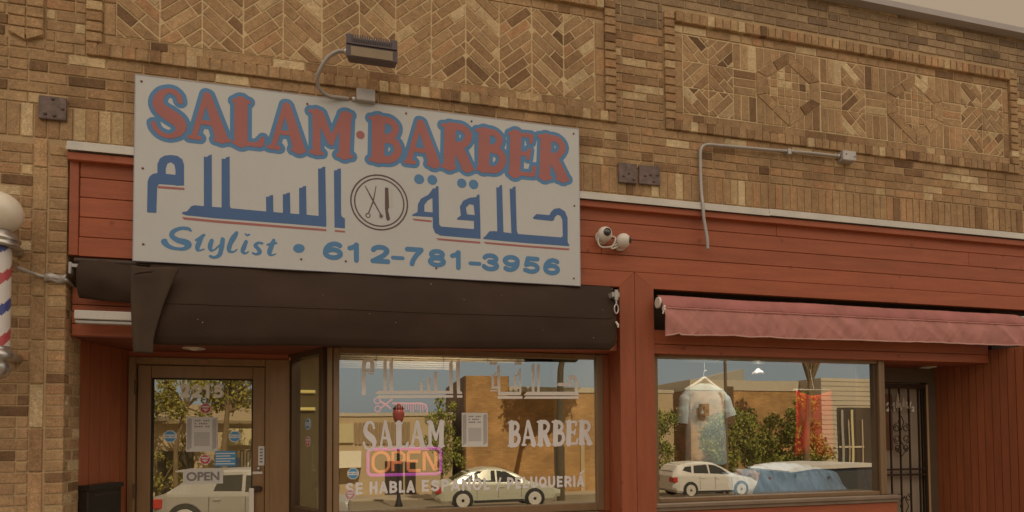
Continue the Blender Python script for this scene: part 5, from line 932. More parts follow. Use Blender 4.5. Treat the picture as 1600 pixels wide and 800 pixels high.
# base under the right display window
b = MB()
for a, c_ in ((.62, .98), (.26, .616), (-.02, .256)):
    b.box(2.156, 4.515, .05, .30, a, c_, bev=.004)
b.build('base_panel', M['red'], SF)
b = MB(); b.box(-.335, 1.862, .25, .33, -.02, .985); b.build('base_panel', M['red'], SF)

# ------------------------------------------------------------------ shop windows
def pane(name, m, parent, x0, x1, y, z0, z1):
    b = MB(); b.box(x0, x1, y, y+.008, z0, z1)
    o = b.build(name, [m, M['glass_in']], parent)
    for p_ in o.data.polygons:
        p_.material_index = 0 if p_.normal.y < -.5 else 1
    return o
YM = .25
f = MB()
f.box(-.332, -.294, .205, .30, -.02, 2.243, bev=.004); f.box(-.290, -.250, .215, .30, -.02, 2.243, bev=.004)
f.box(1.750, 1.812, .225, .30, .985, 2.243, bev=.004); f.box(-.246, 1.748, .225, .30, .985, 1.046, bev=.004); f.box(-.246, 1.748, .235, .30, 2.205, 2.2435)
f.box(-.246, 1.748, .12, .33, .955, .982, bev=.004)
WMF = f.build('shop_window', [M['bronze_l']], SF)
b = MB(); b.box(1.815, 1.862, .235, .30, .98, 2.24); b.build('window_trim', M['redboard'], SF)
pane('pane', M['glass_mid'], WMF, -.249, 1.749, YM, 1.047, 2.206)
LY = .246
flat('lettering', unpack('win_salam'), LY, .002, M['vinyl_grey'], WMF)
flat('lettering', unpack('win_barber'), LY, .002, M['vinyl_grey'], WMF)
flat('lettering', unpack('win_arab1'), LY, .002, M['vinyl'], WMF)
flat('lettering', unpack('win_arab2'), LY, .002, M['vinyl'], WMF)
for k in ('win_se', 'win_habla', 'win_esp', 'win_pel'):
    flat('lettering', unpack(k), LY, .002, M['vinyl_grey'], WMF)
# display window on the right
f = MB()
f.box(4.372, 4.408, .07, .30, 1.045, 2.2355, bev=.004); f.box(4.411, 4.442, .078, .30, 1.045, 2.2355, bev=.004)
f.box(2.156, 2.226, .09, .30, 1.045, 2.2355); f.box(2.2265, 4.371, .085, .30, 2.212, 2.2355); f.box(2.2265, 4.371, .085, .30, 1.0455, 1.078, bev=.003)
WRF = f.build('display_window', [M['bronze_l']], SF)
b = MB(); b.box(4.340, 4.371, .10, .30, 1.079, 2.211); b.build('gasket', M['bronze_d'], WRF)
pane('pane', M['glass_right'], WRF, 2.227, 4.342, .12, 1.079, 2.211)
b = MB(); b.box(2.156, 4.52, .015, .13, 1.012, 1.0445, bev=.005); b.box(2.156, 4.522, .035, .30, .982, 1.011, bev=.003); b.build('sill', M['sill'], WRF)

# slanted side window between door and shop window
S0, S1 = Vector((-.618, .69)), Vector((-.345, .245))
dv = (S1-S0); Ls = dv.length; dv.normalize()
rot = Matrix(((dv.x, -dv.y, 0), (dv.y, dv.x, 0), (0, 0, 1)))
f = MB()
for a, c_, z0, z1 in ((0, .028, -.02, 2.243), (Ls-.045, Ls, -.02, 2.243), (.0285, Ls-.0455, 2.20, 2.243), (.0285, Ls-.0455, 1.0, 1.05)):
    f.box(a, c_, -.03, .04, z0, z1, rot=rot, at=(S0.x, S0.y, 0))
SWF = f.build('side_window', [M['bronze_d']], SF)
b = MB(); b.box(.0285, Ls-.0455, .0, .006, 1.051, 2.199, rot=rot, at=(S0.x, S0.y, 0))
o = b.build('pane', [M['glass_side'], M['glass_in']], SWF)
for i_, p_ in enumerate(o.data.polygons):
    p_.material_index = 0 if i_ == 2 else 1

# ------------------------------------------------------------------ entry door 2215
f = MB()
f.box(-1.775, -1.728, .66, .76, -.02, 2.200, bev=.004); f.box(-.826, -.645, .66, .76, -.02, 2.200, bev=.004); f.box(-1.727, -.827, .66, .76, 2.146, 2.199, bev=.004)
f.box(-.80, -.792, .655, .66, -.02, 2.18)
f.build('door_frame', [M['bronze']], SF)
f = MB()
f.box(-1.722, -1.632, .69, .735, .0, 2.140, bev=.003); f.box(-.921, -.833, .69, .735, .0, 2.140, bev=.003); f.box(-1.631, -.922, .692, .735, 2.046, 2.140, bev=.003); f.box(-1.631, -.922, .692, .735, .0, .25)
f.box(-1.631, -1.622, .700, .735, .25, 2.046, mi=1); f.box(-.931, -.922, .700, .735, .25, 2.046, mi=1); f.box(-1.622, -.931, .700, .735, 2.036, 2.046, mi=1)
ED = f.build('entry_door', [M['bronze'], M['rubber']], SF)
pane('pane', M['glass_door'], ED, -1.6215, -.9315, .715, .251, 2.0355)
flat('house_number', unpack('num2215'), .711, .003, M['num_white'], ED)
b = MB(); b.box(-.918, -.846, .684, .69, 1.305, 1.325, bev=.002); b.build('lock_plate', M['white_plastic'], ED)
b = MB(); b.lathe([(.0001, -.014), (.014, -.014), (.017, 0)], (-.876, .69, 1.348), 16, axis='y'); b.build('lock', M['chrome'], ED)
b = MB(); b.box(-.915, -.850, .655, .675, 1.172, 1.214, bev=.006); b.box(-.862, -.850, .675, .69, 1.18, 1.206); b.build('door_lever', M['iron'], ED)
b = MB(); b.box(-.938, -.902, .650, .664, .80, 1.200, bev=.004); b.box(-.93, -.91, .664, .689, .86, .88); b.box(-.93, -.91, .664, .689, 1.14, 1.16); b.build('pull_handle', M['white_plastic'], ED)
for hz in (1.20, 1.97):
    b = MB()
    b.tube([(-1.726, .655, hz-.055), (-1.726, .655, hz+.055)], .007, 8); b.build('hinge', M['bronze_d'], ED)
b = MB(); b.box(-1.30, -1.235, .652, .66, 2.158, 2.188, bev=.002); b.build('frame_label', mat('peeling_label', (.30, .16, .09), .6, var=.3, scale=30), SF)

# ------------------------------------------------------------------ gated door 2213 1/2
f = MB()
f.box(5.40, 5.50, .50, .60, -.02, 2.235); f.box(4.53, 5.3995, .50, .60, 2.09, 2.235); f.box(5.376, 5.3995, .492, .54, -.02, 2.07, mi=1)
f.build('door_frame', [M['jamb'], mat('pale_door_edge', (.40, .25, .13), .6, var=.1)], SF)  # thin strip along the jamb in a paler colour
f = MB(); f.box(4.53, 5.3755, .56, .60, -.02, 2.09)
BD = f.build('back_door', [M['door_grey']], SF)
box('door_panel', M['door_brown'], BD, 4.60, 5.02, .55, .5595, 1.42, 1.98)
flat('house_number', unpack('num2213'), .546, .003, M['num_white'], BD, tr=Matrix.Translation((4.868, 0, 1.80)))
g = MB()
g.box(4.55, 5.37, .490, .515, 2.03, 2.075); g.box(5.352, 5.37, .490, .515, .0, 2.03) 
g.box(4.55, 5.37, .492, .513, 1.222, 1.240); g.box(4.55, 5.37, .492, .513, 1.168, 1.186)
SG = g.build('security_gate', [M['iron']], SF)
for i in range(6):
    x = 4.712+.1145*i
    b = MB(); b.box(x-.0065, x+.0065, .497, .510, .0, 2.03); b.build('bar', M['iron'], SG)
def curl(cx, cz, r, sx_, sz_):
    pts = []
    for i in range(26):
        a = i/25*math.pi*2.6
        rr = r*(1-.62*i/25)
        pts.append((cx+sx_*rr*math.sin(a), .490, cz+sz_*rr*math.cos(a)))
    return pts
sc_ = MB(); low_ = MB()
for cz, k in ((1.74, 1), (1.63, -1)):
    for sgn in (-1, 1):
        sc_.tube(curl(5.056+sgn*.055, cz-.10, .042, sgn, k), .0048, 6)
for sgn in (-1, 1):
    sc_.tube([(5.056, .49, 1.76), (5.056+sgn*.035, .49, 1.70), (5.056, .49, 1.62)], .0045, 6)
    sc_.tube([(5.056, .49, 1.50), (5.056+sgn*.05, .49, 1.42), (5.056, .49, 1.36)], .0045, 6)
    sc_.tube(curl(5.056+sgn*.045, 1.44, .035, sgn, -1), .0048, 6)
    low_.tube(curl(5.07+sgn*.05, .955, .035, sgn, 1), .0048, 6)
    low_.tube([(5.07, .49, .97), (5.07+sgn*.05, .49, .87), (5.07, .49, .78)], .0045, 6)
sc_.build('scroll', M['iron'], SG)
low_.build('scroll', M['iron'], SG)
fl = MB()
fl.prism([(4.985, 1.835), (5.04, 1.84), (5.02, 1.975), (5.005, 1.99)], .478, .489)
fl.prism([(5.06, 1.85), (5.15, 1.83), (5.075, 1.95)], .478, .489, mi=0)
fl.build('finial', mat('pale_finial', (.33, .26, .19), .5, var=.3, scale=30), SG)

# ------------------------------------------------------------------ rooms behind the glass
b = MB()
b.box(-1.9, 1.95, 3.6, 3.7, -.02, 2.9); b.box(1.93, 2.1, .37, 3.7, -.02, 2.9); b.box(-2.3, -1.9, .80, 3.7, -.02, 2.9)
b.box(2.1, 4.6, 3.6, 3.7, -.02, 2.9); b.box(4.54, 5.6, .62, .70, -.02, 2.9)
b.box(-1.9, 4.6, .31, 3.7, 2.62, 2.7)
b.build('inner_wall', M['inner_wall'], SF)
b = MB(); b.box(-1.9, 4.6, .31, 3.7, -.1, -.02); b.build('inner_floor', M['inner_floor'], SF)
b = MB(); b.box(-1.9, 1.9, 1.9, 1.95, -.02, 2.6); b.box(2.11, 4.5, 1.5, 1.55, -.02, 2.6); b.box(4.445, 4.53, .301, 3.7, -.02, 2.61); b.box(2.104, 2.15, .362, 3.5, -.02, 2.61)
b.build('inner_partition', M['inner_dark'], SF)  # room dimness put into the partition colour, for less haze through the glass
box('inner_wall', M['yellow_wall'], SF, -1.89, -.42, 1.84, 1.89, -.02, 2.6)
box('inner_door', M['white_plastic'], SF, -1.02, -.86, 1.80, 1.838, -.02, 2.3)

# ceiling lights added out of view to brighten the window displays
def added_ceiling_light(x, y, power, label):
    t_ = thing('added_ceiling_light', label, 'lamp', (x, y, 2.6), 'ceiling lights added inside the shops')
    b = MB(); b.box(x-.62, x+.62, y-.08, y+.08, 2.575, 2.619, bev=.01); b.build('housing', M['white_plastic'], t_)
    b = MB(); b.box(x-.58, x+.58, y-.06, y+.06, 2.566, 2.574); b.build('diffuser', mat('lit_diffuser', (.8, .75, .6), .5, var=0, emit=1.6, ecol=(1, .86, .58)), t_)
    l = bpy.data.lights.new('added_ceiling_light', 'AREA'); l.shape = 'RECTANGLE'; l.size = 1.16; l.size_y = .12; l.energy = power; l.color = (1, .90, .74)
    o = bpy.data.objects.new('added_ceiling_lamp', l); COL.objects.link(o); o.location = (x, y, 2.56); o.parent = t_; o.matrix_parent_inverse = world(t_).inverted()
added_ceiling_light(.55, .48, 13, 'added ceiling light, out of view, brightening the barber shop window')
added_ceiling_light(3.42, .395, 24, 'added ceiling light, out of view, brightening the pale shirts in the display window')
# ------------------------------------------------------------------ sign board
SB = thing('sign_board', 'big white sign board with red and blue SALAM BARBER lettering over the door', 'sign', (0, -.04, 2.72))
b = MB()
b.box(-1.489, 1.515, -.060, -.034, 2.724, 3.924)
b.build('panel', M['sign'], SB)
b = MB()
for x0, x1, z0, z1 in ((-1.493, -1.489, 2.720, 3.928), (1.515, 1.519, 2.720, 3.928), (-1.489, 1.515, 2.720, 2.724), (-1.489, 1.515, 3.924, 3.928)):
    b.box(x0, x1, -.0615, -.030, z0, z1)
b.build('edge_trim', M['sign_edge'], SB)
for x in (-1.2, -.4, .4, 1.2):
    box('batten', M['zinc'], SB, x-.02, x+.02, -.034, .0, 2.74, 3.9)
part_split('letter_outline', 'sign_blue', -.0610, .0015, M['s_blue'], SB, (.02,))
part_split('lettering', 'sign_red', -.0622, .0015, M['s_red'], SB, (-.11, .0))
part_split('arabic_lettering', 'arab_blue', -.0612, .0015, M['s_navy'], SB, (.03,))
part_split('arabic_dot', 'arab_dots', -.0612, .0015, M['s_blue'], SB, (.33, .5, .69))
part_split('arabic_underline', 'arab_red', -.0612, .0015, M['s_red'], SB, (.03,))
em = flat('barber_emblem', unpack('emblem'), -.0612, .0015, M['s_dark'], SB)
flat('comb', unpack('emblem_comb'), -.0612, .0012, M['s_grey'], em)
part_split('script_lettering', 'stylist', -.0612, .0015, M['s_blue'], SB, (-.46,))
flat('phone_number', unpack('phone'), -.0612, .0015, M['s_blue'], SB)
for x, z_ in ((-1.455, 3.885), (-1.442, 3.32), (-1.433, 2.83), (-.445, 3.868), (-.48, 2.795), (-.19, 2.80), (.22, 3.885), (.43, 2.79), (.69, 3.885), (1.475, 3.885), (1.475, 3.33), (1.465, 2.775)):
    m = MB(); m.lathe([(.0075, 0), (.0075, -.002), (.0001, -.004)], (x, -.0605, z_), 8, axis='y'); m.build('screw', M['screw'], SB)

# ------------------------------------------------------------------ flood light above the sign
FLT = thing('flood_light', 'finned grey flood light on a bent arm above the white sign', 'lamp', (-.05, 0, 3.96))
rt = Matrix.Rotation(R(16), 3, 'X')
C0 = (-.015, -.235, 4.178)
b = MB()
b.box(-.160, .160, -.060, .060, -.066, .058, rot=rt, at=C0, bev=.012)
for i in range(17):
    x = -.120+.24*i/16
    b.box(x-.0042, x+.0042, -.088, .060, .012, .062, rot=rt, at=C0)
b.box(-.164, -.126, -.090, .062, .010, .064, rot=rt, at=C0, bev=.004); b.box(.126, .164, -.090, .062, .010, .064, rot=rt, at=C0, bev=.004)
b.box(-.164, .164, -.098, -.06, .004, .0118, rot=rt, at=C0)
H = b.build('housing', M['lamp_grey'], FLT)
b = MB()
b.box(-.166, .166, -.090, -.0605, -.072, .003, rot=rt, at=C0, bev=.005)
BZ = b.build('bezel', M['lamp_grey'], FLT)
b = MB(); b.box(-.134, .134, -.0965, -.0925, -.064, -.010, rot=rt, at=C0)
b.build('lens', M['lamp_lens'], BZ)
b = MB()
pts = [(-.19, -.235, 4.155), (-.235, -.235, 4.150), (-.30, -.225, 4.105), (-.352, -.20, 4.03), (-.372, -.165, 3.975), (-.352, -.125, 3.935), (-.30, -.095, 3.92), (-.24, -.075, 3.930), (-.172, -.064, 3.937)]
def smooth(pts, n=6):
    P = [Vector(p) for p in pts]; P = [2*P[0]-P[1]] + P + [2*P[-1]-P[-2]]; o = []
    for i in range(1, len(P)-2):
        for k in range(n):
            t = k/n; a, b_, c_, d_ = P[i-1:i+3]
            o.append(.5*((2*b_)+(c_-a)*t+(2*a-5*b_+4*c_-d_)*t*t+(-a+3*b_-3*c_+d_)*t**3))
    return o+[P[-2]]
b.tube(smooth(pts), .0125, 10)
b.build('arm', M['pipe'], FLT)
b = MB(); b.lathe([(.018, 0), (.018, .02), (.013, .03)], (-.195, -.235, 4.157), 12, axis='x'); b.lathe([(.017, 0), (.017, .03)], (-.150, -.064, 3.938), 12, axis='x'); b.build('coupling', M['chrome'], FLT)
b = MB(); b.box(-.120, .005, -.100, -.035, 3.918, 4.006, bev=.006); b.build('junction_box', M['zinc'], FLT)

# ------------------------------------------------------------------ conduit with its box
CT = thing('conduit', 'bare grey conduit bent across the bricks to a small metal box', 'pipe', (2.58, 0, 3.08))
pts = [(2.598, -.065, 3.075), (2.594, -.065, 3.16), (2.584, -.06, 3.24), (2.570, -.058, 3.34), (2.567, -.058, 3.42), (2.567, -.040, 3.52), (2.567, -.03, 3.66), (2.567, -.03, 3.83), (2.572, -.03, 3.892), (2.594, -.03, 3.928), (2.640, -.03, 3.945), (2.75, -.03, 3.950), (3.2, -.03, 3.965), (3.6, -.03, 3.981), (3.91, -.03, 3.985)]
b = MB(); b.tube(smooth(pts, 4), .0135, 10); b.build('pipe', M['pipe'], CT)
b = MB(); b.box(3.915, 4.050, -.072, .0, 3.938, 4.024, bev=.006); jb = b.build('junction_box', M['zinc'], CT)
for x, z_ in ((3.945, 3.99), (4.032, 3.975)):
    b = MB(); b.lathe([(.006, 0), (.005, -.004)], (x, -.072, z_), 8, axis='y'); b.build('screw', M['bolt'], jb)
b = MB(); b.lathe([(.017, 0), (.017, .03)], (3.888, -.03, 3.985), 12, axis='x'); b.build('coupling', M['chrome'], CT)
b = MB(); b.box(3.385, 3.415, -.047, .0, 3.945, 3.99); b.build('strap', M['zinc'], CT)

# ------------------------------------------------------------------ security cameras
def camera(c, look, label, slit):
    t_ = thing('security_camera', label, 'camera', c, 'white security cameras on the red boards')
    c = Vector(c)
    b = MB(); b.lathe([(.052, .0), (.055, -.012), (.046, -.030), (.030, -.036)], (c.x, .012, c.z-.006), 24, axis='y'); b.build('base', M['white_plastic'], t_)
    cc = c+Vector((0, -.070, 0))
    b = MB(); b.ball(cc, .058); b.tube([(c.x, -.01, c.z), tuple(cc)], .03, 12); b.build('body', M['white_plastic'], t_)
    dd = Vector(look).normalized()
    q = dd.to_track_quat('Z', 'Y').to_matrix()
    b = MB()
    prof = [(.030, .046), (.030, .0575), (.0001, .0595)] if not slit else [(.026, .048), (.026, .058), (.0001, .060)]
    mb_ = MB(); mb_.lathe(prof, (0, 0, 0), 20)
    mb_.v = [tuple(q @ Vector(p)+cc) for p in mb_.v]
    mb_.build('lens', M['lens_black'], t_)
    return t_
SC1 = camera((1.720, .012, 3.130), (-.02, -1, .02), 'white ball camera looking straight out, next to the sign board', False)
SC2 = camera((1.872, .012, 3.090), (.95, -.75, -.05), 'white ball camera turned to the right, above the corner post', True)
b = MB()
b.tube(smooth([(1.672, -.055, 3.11), (1.668, -.05, 3.07), (1.69, -.05, 3.037), (1.74, -.05, 3.034), (1.79, -.05, 3.048), (1.822, -.055, 3.063)]), .0065, 8)
b.tube(smooth([(1.772, -.05, 3.125), (1.805, -.055, 3.112), (1.803, -.06, 3.075), (1.775, -.055, 3.036), (1.79, -.05, 3.028), (1.835, -.05, 3.05)]), .0065, 8)
b.build('cable', M['white_plastic'], SC1)

# ------------------------------------------------------------------ black awning
BA = thing('black_awning', 'torn black canvas awning pulled in under the white sign', 'awning', (0, -.1, 2.2))
def nz(x, y, s, a):
    return (noise.noise(Vector((x*s, y*s, 3.7)))*a)
def fab(u, v):      # v 0 bottom .. 1 top
    x = -1.395+u*3.165
    zb = 2.182+.050*u + .012*nz(u, 0, 5, 1)
    zt = 2.735
    if u > .985: zb += (u-.985)*3.2
    z_ = zb+(zt-zb)*v
    y = -.030-.105*math.sin(math.pi*min(1, (1-v)*.72+.02))-.02*(1-v) + nz(x*1.2, z_*2.2, 2.0, .020) + nz(x, z_, 7, .005)
    if v < .05: y += .008
    return (x, y, z_)
b = MB(); b.grid(120, 26, fab, thick=.006)
b.build('canvas', M['black_cloth'], BA)
def flap(u, v):
    z_ = 2.118+v*.545
    xl = -1.462+.018*(1-v)
    xr = -1.335+.17*max(0, v-.15)**1.2
    x = xl+(xr-xl)*u
    y = -.172-.03*math.sin(math.pi*u)*(.4+.6*(1-v))+.012*v+nz(x*3, z_*1.2, 2.5, .028)-.012*math.sin(7*u+2*v)
    return (x, y, z_)
b = MB(); b.grid(24, 40, flap, thick=.006)
FLP = b.build('torn_flap', M['black_cloth2'], BA, label='loose torn strip of black canvas')
b = MB()
b.tube(smooth([(-1.44, -.192, 2.595), (-1.405, -.196, 2.612), (-1.36, -.196, 2.620), (-1.325, -.188, 2.628)]), [.003]*3+[.008]*13+[.003]*3, 6)
b.build('tear', M['gap'], FLP)
def rem(u, v):
    x = -1.800+u*.33
    z_ = 2.455+v*.255+.02*(1-u)
    y = .01-.075*math.sin(math.pi*(.15+.75*v))+nz(x*2, z_*2, 4, .02)
    return (x, y, z_)
b = MB(); b.grid(20, 16, rem, thick=.006); b.build('canvas_end', M['black_cloth'], BA)
b = MB(); b.box(-1.812, -1.40, -.062, -.012, 2.337, 2.392, bev=.004); b.box(-1.812, -1.40, -.050, -.010, 2.312, 2.333, bev=.004, mi=1)
b.build('front_rail', [M['white_metal'], M['zinc']], BA)
b = MB()
b.box(-1.862, -1.845, -.03, .01, 2.625, 2.70, bev=.004); b.box(-1.845, -1.80, -.025, -.005, 2.67, 2.69)
b.build('end_bracket', M['zinc'], BA)
b = MB()
b.box(1.735, 1.795, -.155, -.02, 2.625, 2.665, bev=.005); b.box(1.752, 1.780, -.165, -.15, 2.60, 2.68, bev=.004)
HK = b.build('pulley', M['zinc'], BA)
b = MB()
b.tube([(1.765+.016*math.cos(a), -.155, 2.535+.034*math.sin(a)) for a in [2*math.pi*i/20 for i in range(21)]], .0055, 8)
b.tube([(1.765, -.155, 2.57), (1.765, -.155, 2.615)], .007, 8)
b.build('eye_ring', M['chrome'], HK)
b = MB(); b.tube([(1.757, -.16, 2.440), (1.772, -.165, 2.415), (1.776, -.16, 2.395)], [.006, .01, .006], 8); b.build('toggle', M['white_plastic'], BA)
b = MB(); b.tube([(-1.835, .0, 2.715), (1.80, .0, 2.715)], .022, 12); b.build('roller', M['iron'], BA)

fl = MB()
for k in range(11):
    u, v = random.uniform(.06, .98), random.uniform(.12, .9)
    p_ = fab(u, v); r_ = random.uniform(.0012, .0034)
    fl.box(p_[0]-r_, p_[0]+r_*random.uniform(.6, 1.6), p_[1]-.0022, p_[1]-.0004, p_[2]-r_*.7, p_[2]+r_*.7)
fl.build('paint_flecks', M['pink_hem'], BA)
b = MB()
b.grid(160, 2, lambda u, v: (lambda p_: (p_[0], p_[1]-.002-.0015*math.sin(math.pi*v), p_[2]+.006*v))(fab(u, .46+.0*v)), thick=.004)
b.build('seam', M['black_cloth'], BA)

# ------------------------------------------------------------------ faded red awning
RA = thing('red_awning', 'faded red canvas awning rolled in over the display window', 'awning', (4, -.1, 2.4))
AX0, AX1 = 2.165, 5.835
def wr(x, z_):
    k = math.exp(-((x-3.08)/.10)**2)+math.exp(-((x-4.95)/.11)**2)+.7*math.exp(-((x-2.32)/.12)**2)+.6*math.exp(-((x-4.05)/.09)**2)
    cr_ = (1-abs(noise.noise(Vector((x*4.2+z_*3.5, z_*1.2, 21)))))**9+.7*(1-abs(noise.noise(Vector((x*9-z_*5, z_*2.5, 33)))))**12
    return -.010*cr_+.007*noise.noise(Vector((x*5.5+z_*7, z_*3, 1.1)))+.008*noise.noise(Vector((x*9+z_*9, z_*2.0, 8)))*(.55+k)+.007*noise.noise(Vector((x*26-z_*11, z_*9, 4)))*(.5+k)
def topf(u, v):
    x = AX0-.006+u*(AX1-AX0-.02)
    a = v*1.25
    z_ = 2.573+.112*math.sin(a)/math.sin(1.25) if v < 1 else 2.685
    y = -.130+.095*(1-math.cos(a))/(1-math.cos(1.25))
    z_ += .010*noise.noise(Vector((x*1.5, 0, 0)))*v
    return (x, y+wr(x, z_)*.5, z_)
b = MB(); b.grid(220, 12, topf, thick=.006); b.build('canvas', M['pink_top'], RA)
def val(u, v):
    x = AX0+u*(AX1-AX0)+.016*(1-v)*(1-2*u)*0
    if u < .02: x += .012*(1-v)
    zb = 2.362+.018*u+.008*noise.noise(Vector((x*1.6, 2, 0)))+.006*noise.noise(Vector((x*6, 5, 0)))
    if x < 2.30: zb -= .010*(2.30-x)/.13-.012*math.exp(-((x-2.30)/.05)**2)
    z_ = zb+(2.566-zb)*v
    y = -.136-.008*math.sin(math.pi*v)+wr(x, z_)*(1-.45*v)
    return (x, y, z_)
b = MB(); b.grid(260, 22, val, thick=.005); VL = b.build('valance', M['pink_cloth'], RA)
b = MB()
def hem(u, v):
    p = val(u, 0); return (p[0], p[1]-.004+.006*(v > .5)*0, p[2]-.004+.010*v)
b.grid(260, 2, hem, thick=.008); b.build('hem', M['pink_hem'], VL)
b = MB()
def seam(u, v):
    x = AX0+u*(AX1-AX0); return (x, -.1405+wr(x, 2.568)*.55-.003*math.sin(math.pi*v)+.0015*math.sin(x*260), 2.560+.013*v)
b.grid(700, 3, seam, thick=.010); b.build('seam', M['pink_cloth'], RA)
for x in (2.152, 5.842):
    b = MB(); b.lathe([(.040, 0), (.045, .004), (.045, .016), (.04, .020)], (x-.010, -.075, 2.62), 20, axis='x'); b.build('end_cap', M['white_plastic'], RA)
b = MB(); b.box(2.160, 2.178, -.15, -.115, 2.545, 2.585, bev=.004); b.tube([(2.166, -.14, 2.55), (2.155, -.14, 2.52)], .006, 8); b.build('end_bracket', M['white_plastic'], RA)
b = MB(); b.tube([(AX0, -.075, 2.62), (AX1, -.075, 2.62)], .022, 14); b.build('roller', M['iron'], RA)
b = MB(); b.box(5.842, 5.88, -.12, .0, 2.555, 2.635, bev=.008); b.build('bracket_cover', mat('bright_red_cover', (.50, .06, .05), .5), RA)

# ------------------------------------------------------------------ barber pole
BP = thing('barber_pole', 'barber pole with milk glass globe and red, white and blue stripes', 'barber pole', (-2.143, -.2, 1.9))
cx_, cy_ = -2.143, -.2
b = MB(); b.ball((cx_, cy_, 2.925), .118, 28, sq=1.02); b.build('globe', M['milk'], BP)
b = MB(); b.lathe([(.050, 0), (.104, 0), (.108, .012), (.100, .022), (.100, .032), (.106, .040), (.106, .052), (.092, .064), (.088, .085), (.060, .100), (.050, .118)], (cx_, cy_, 2.715), 36); b.build('cap', M['chrome'], BP)
b = MB()
n = 48; prof = [(.064, 2.12+.595*i/60) for i in range(61)]
def stripe(i, k):
    ph = (k/n - i*.595/60/.37 + .3) % 1.0
    return 1 if ph < .17 else 2 if .5 <= ph < .67 else 0
b.lathe(prof, (cx_, cy_, 0), n, mif=stripe); b.build('striped_cylinder', [M['p_white'], M['p_red'], M['p_blue']], BP)
b = MB(); b.lathe([(.0001, 1.94), (.03, 1.945), (.058, 1.965), (.074, 1.995), (.076, 2.02), (.062, 2.048), (.088, 2.055), (.096, 2.075), (.094, 2.095), (.078, 2.108), (.070, 2.122), (.066, 2.135)], (cx_, cy_, 0), 36); b.build('base', M['chrome'], BP)
b = MB(); b.box(cx_-.03, cx_+.03, cy_+.06, .0, 2.06, 2.11, bev=.005); b.box(cx_-.03, cx_+.03, cy_+.06, .0, 2.72, 2.77, bev=.005); b.build('wall_bracket', M['chrome'], BP)

# cable from the pole round the pier
CB = thing('cable', 'thin grey cable strapped round the brick pier beside the barber pole', 'cable', (-1.9, -.02, 2.6))
b = MB(); b.tube(smooth([(-2.08, -.14, 2.618), (-2.04, -.03, 2.612), (-2.0, -.012, 2.602), (-1.94, -.012, 2.598), (-1.90, -.012, 2.594), (-1.876, -.01, 2.585), (-1.874, .06, 2.57), (-1.874, .15, 2.545), (-1.872, .19, 2.50)]), .0105, 8); b.build('wire', M['zinc'], CB)
b = MB()
b.grid(24, 6, lambda u, v: (-1.995+u*.118, -.012-.016*math.sin(math.pi*v)*(.6+.5*math.sin(9*u)), 2.572+.050*v+.006*math.sin(7*u)), thick=.012); b.build('putty', M['zinc'], CB)

# mailbox
MBX = thing('mailbox', 'black metal mailbox on the red boards left of the door', 'mailbox', (-1.80, .35, 1.1))
e = Vector((.136, .505)).normalized()
rm = Matrix(((e.y, e.x, 0), (-e.x, e.y, 0), (0, 0, 1)))      # front faces the doorway
rm = Matrix(((.998, .06, 0), (-.06, .998, 0), (0, 0, 1)))
ev = Vector((.118, .505)).normalized()
rm = Matrix(((ev.x, -ev.y, 0), (ev.y, ev.x, 0), (0, 0, 1)))      # long side along the boarded wall
AT = (-1.828, .36, 1.255)
b = MB(); b.box(-.165, .165, -.040, .028, -.30, .0, rot=rm, at=AT, bev=.006); bx_ = b.build('body', M['box_black'], MBX)
b = MB(); b.prism([(-.172, -.005), (.172, -.005), (.165, .028), (-.165, .028)], -.052, .028); b.v = [tuple(rm @ Vector(p)+Vector(AT)) for p in b.v]; b.build('lid', M['box_black'], MBX)
b = MB(); b.box(-.11, .11, -.0425, -.0402, -.050, -.036, rot=rm, at=AT); b.build('slot', M['gap'], bx_)

# recessed lights in the two ceilings
def downlight(x, y, z_, label):
    t_ = thing('recessed_light', label, 'lamp', (x, y, z_), 'round lights in the entrance ceilings')
    b = MB(); b.lathe([(.052, .004), (.075, .0), (.075, -.004), (.05, -.008), (.05, .004)], (x, y, z_), 28); b.build('trim_ring', M['white_plastic'], t_)
    b = MB(); b.ball((x, y, z_+.006), .046, 18, sq=.5); b.build('bulb', M['milk'], t_)
downlight(-1.275, .45, 2.243, 'round recessed light in the ceiling above door 2215')
downlight(5.30, .40, 2.235, 'round recessed light in the ceiling by the gated door')

# ------------------------------------------------------------------ stickers and papers
def octa(cx, cz, r, n=8, ph=22.5):
    return [(cx+r*math.cos(R(ph+360/n*i)), cz+r*math.sin(R(ph+360/n*i))) for i in range(n)]
def sticker(x, z_, r, y, kind, label, group):
    t_ = thing('sticker', label, 'sticker', (x, y, z_), group)
    n, ph = (8, 22.5) if kind != 'pink' else (24, 0)
    b = MB(); b.prism(octa(x, z_, r, n, ph), y-.0012, y); b.build('backing', M['st_white'], t_)
    b = MB(); b.prism(octa(x, z_, r*.87, n, ph), y-.0022, y-.0013); b.build('face', {'blue': M['st_blue'], 'red': M['st_red'], 'pink': M['st_pink']}[kind], t_)
    b = MB()
    if kind == 'blue':
        b.box(x-r*.80, x+r*.80, y-.0030, y-.0023, z_-r*.26, z_+r*.30)
        b2 = MB()
        for i in range(9):
            if i != 4:
                xx = x-r*.62+r*1.24*i/8
                b2.box(xx-r*.05, xx+r*.05, y-.0036, y-.0031, z_-r*.10, z_+r*.14)
        b2.build('print', M['st_text'], t_)
    else:
        for k, wd in enumerate((.62, .62, .46, .22)):
            if k != 1:
                b.box(x-r*wd, x+r*wd, y-.0030, y-.0023, z_+r*(.28-k*.26), z_+r*(.46-k*.26))
        b.box(x-r*.62, x+r*.62, y-.0030, y-.0023, z_+r*.12, z_+r*.20)
    b.build('band', M['st_white'], t_)
    return t_
DY = .712
GB, GR = 'blue octagonal stickers', 'red and white octagonal stickers'
sticker(-1.506, 1.603, .049, DY, 'blue', 'blue octagonal sticker left of the flyer on the entry door', GB)
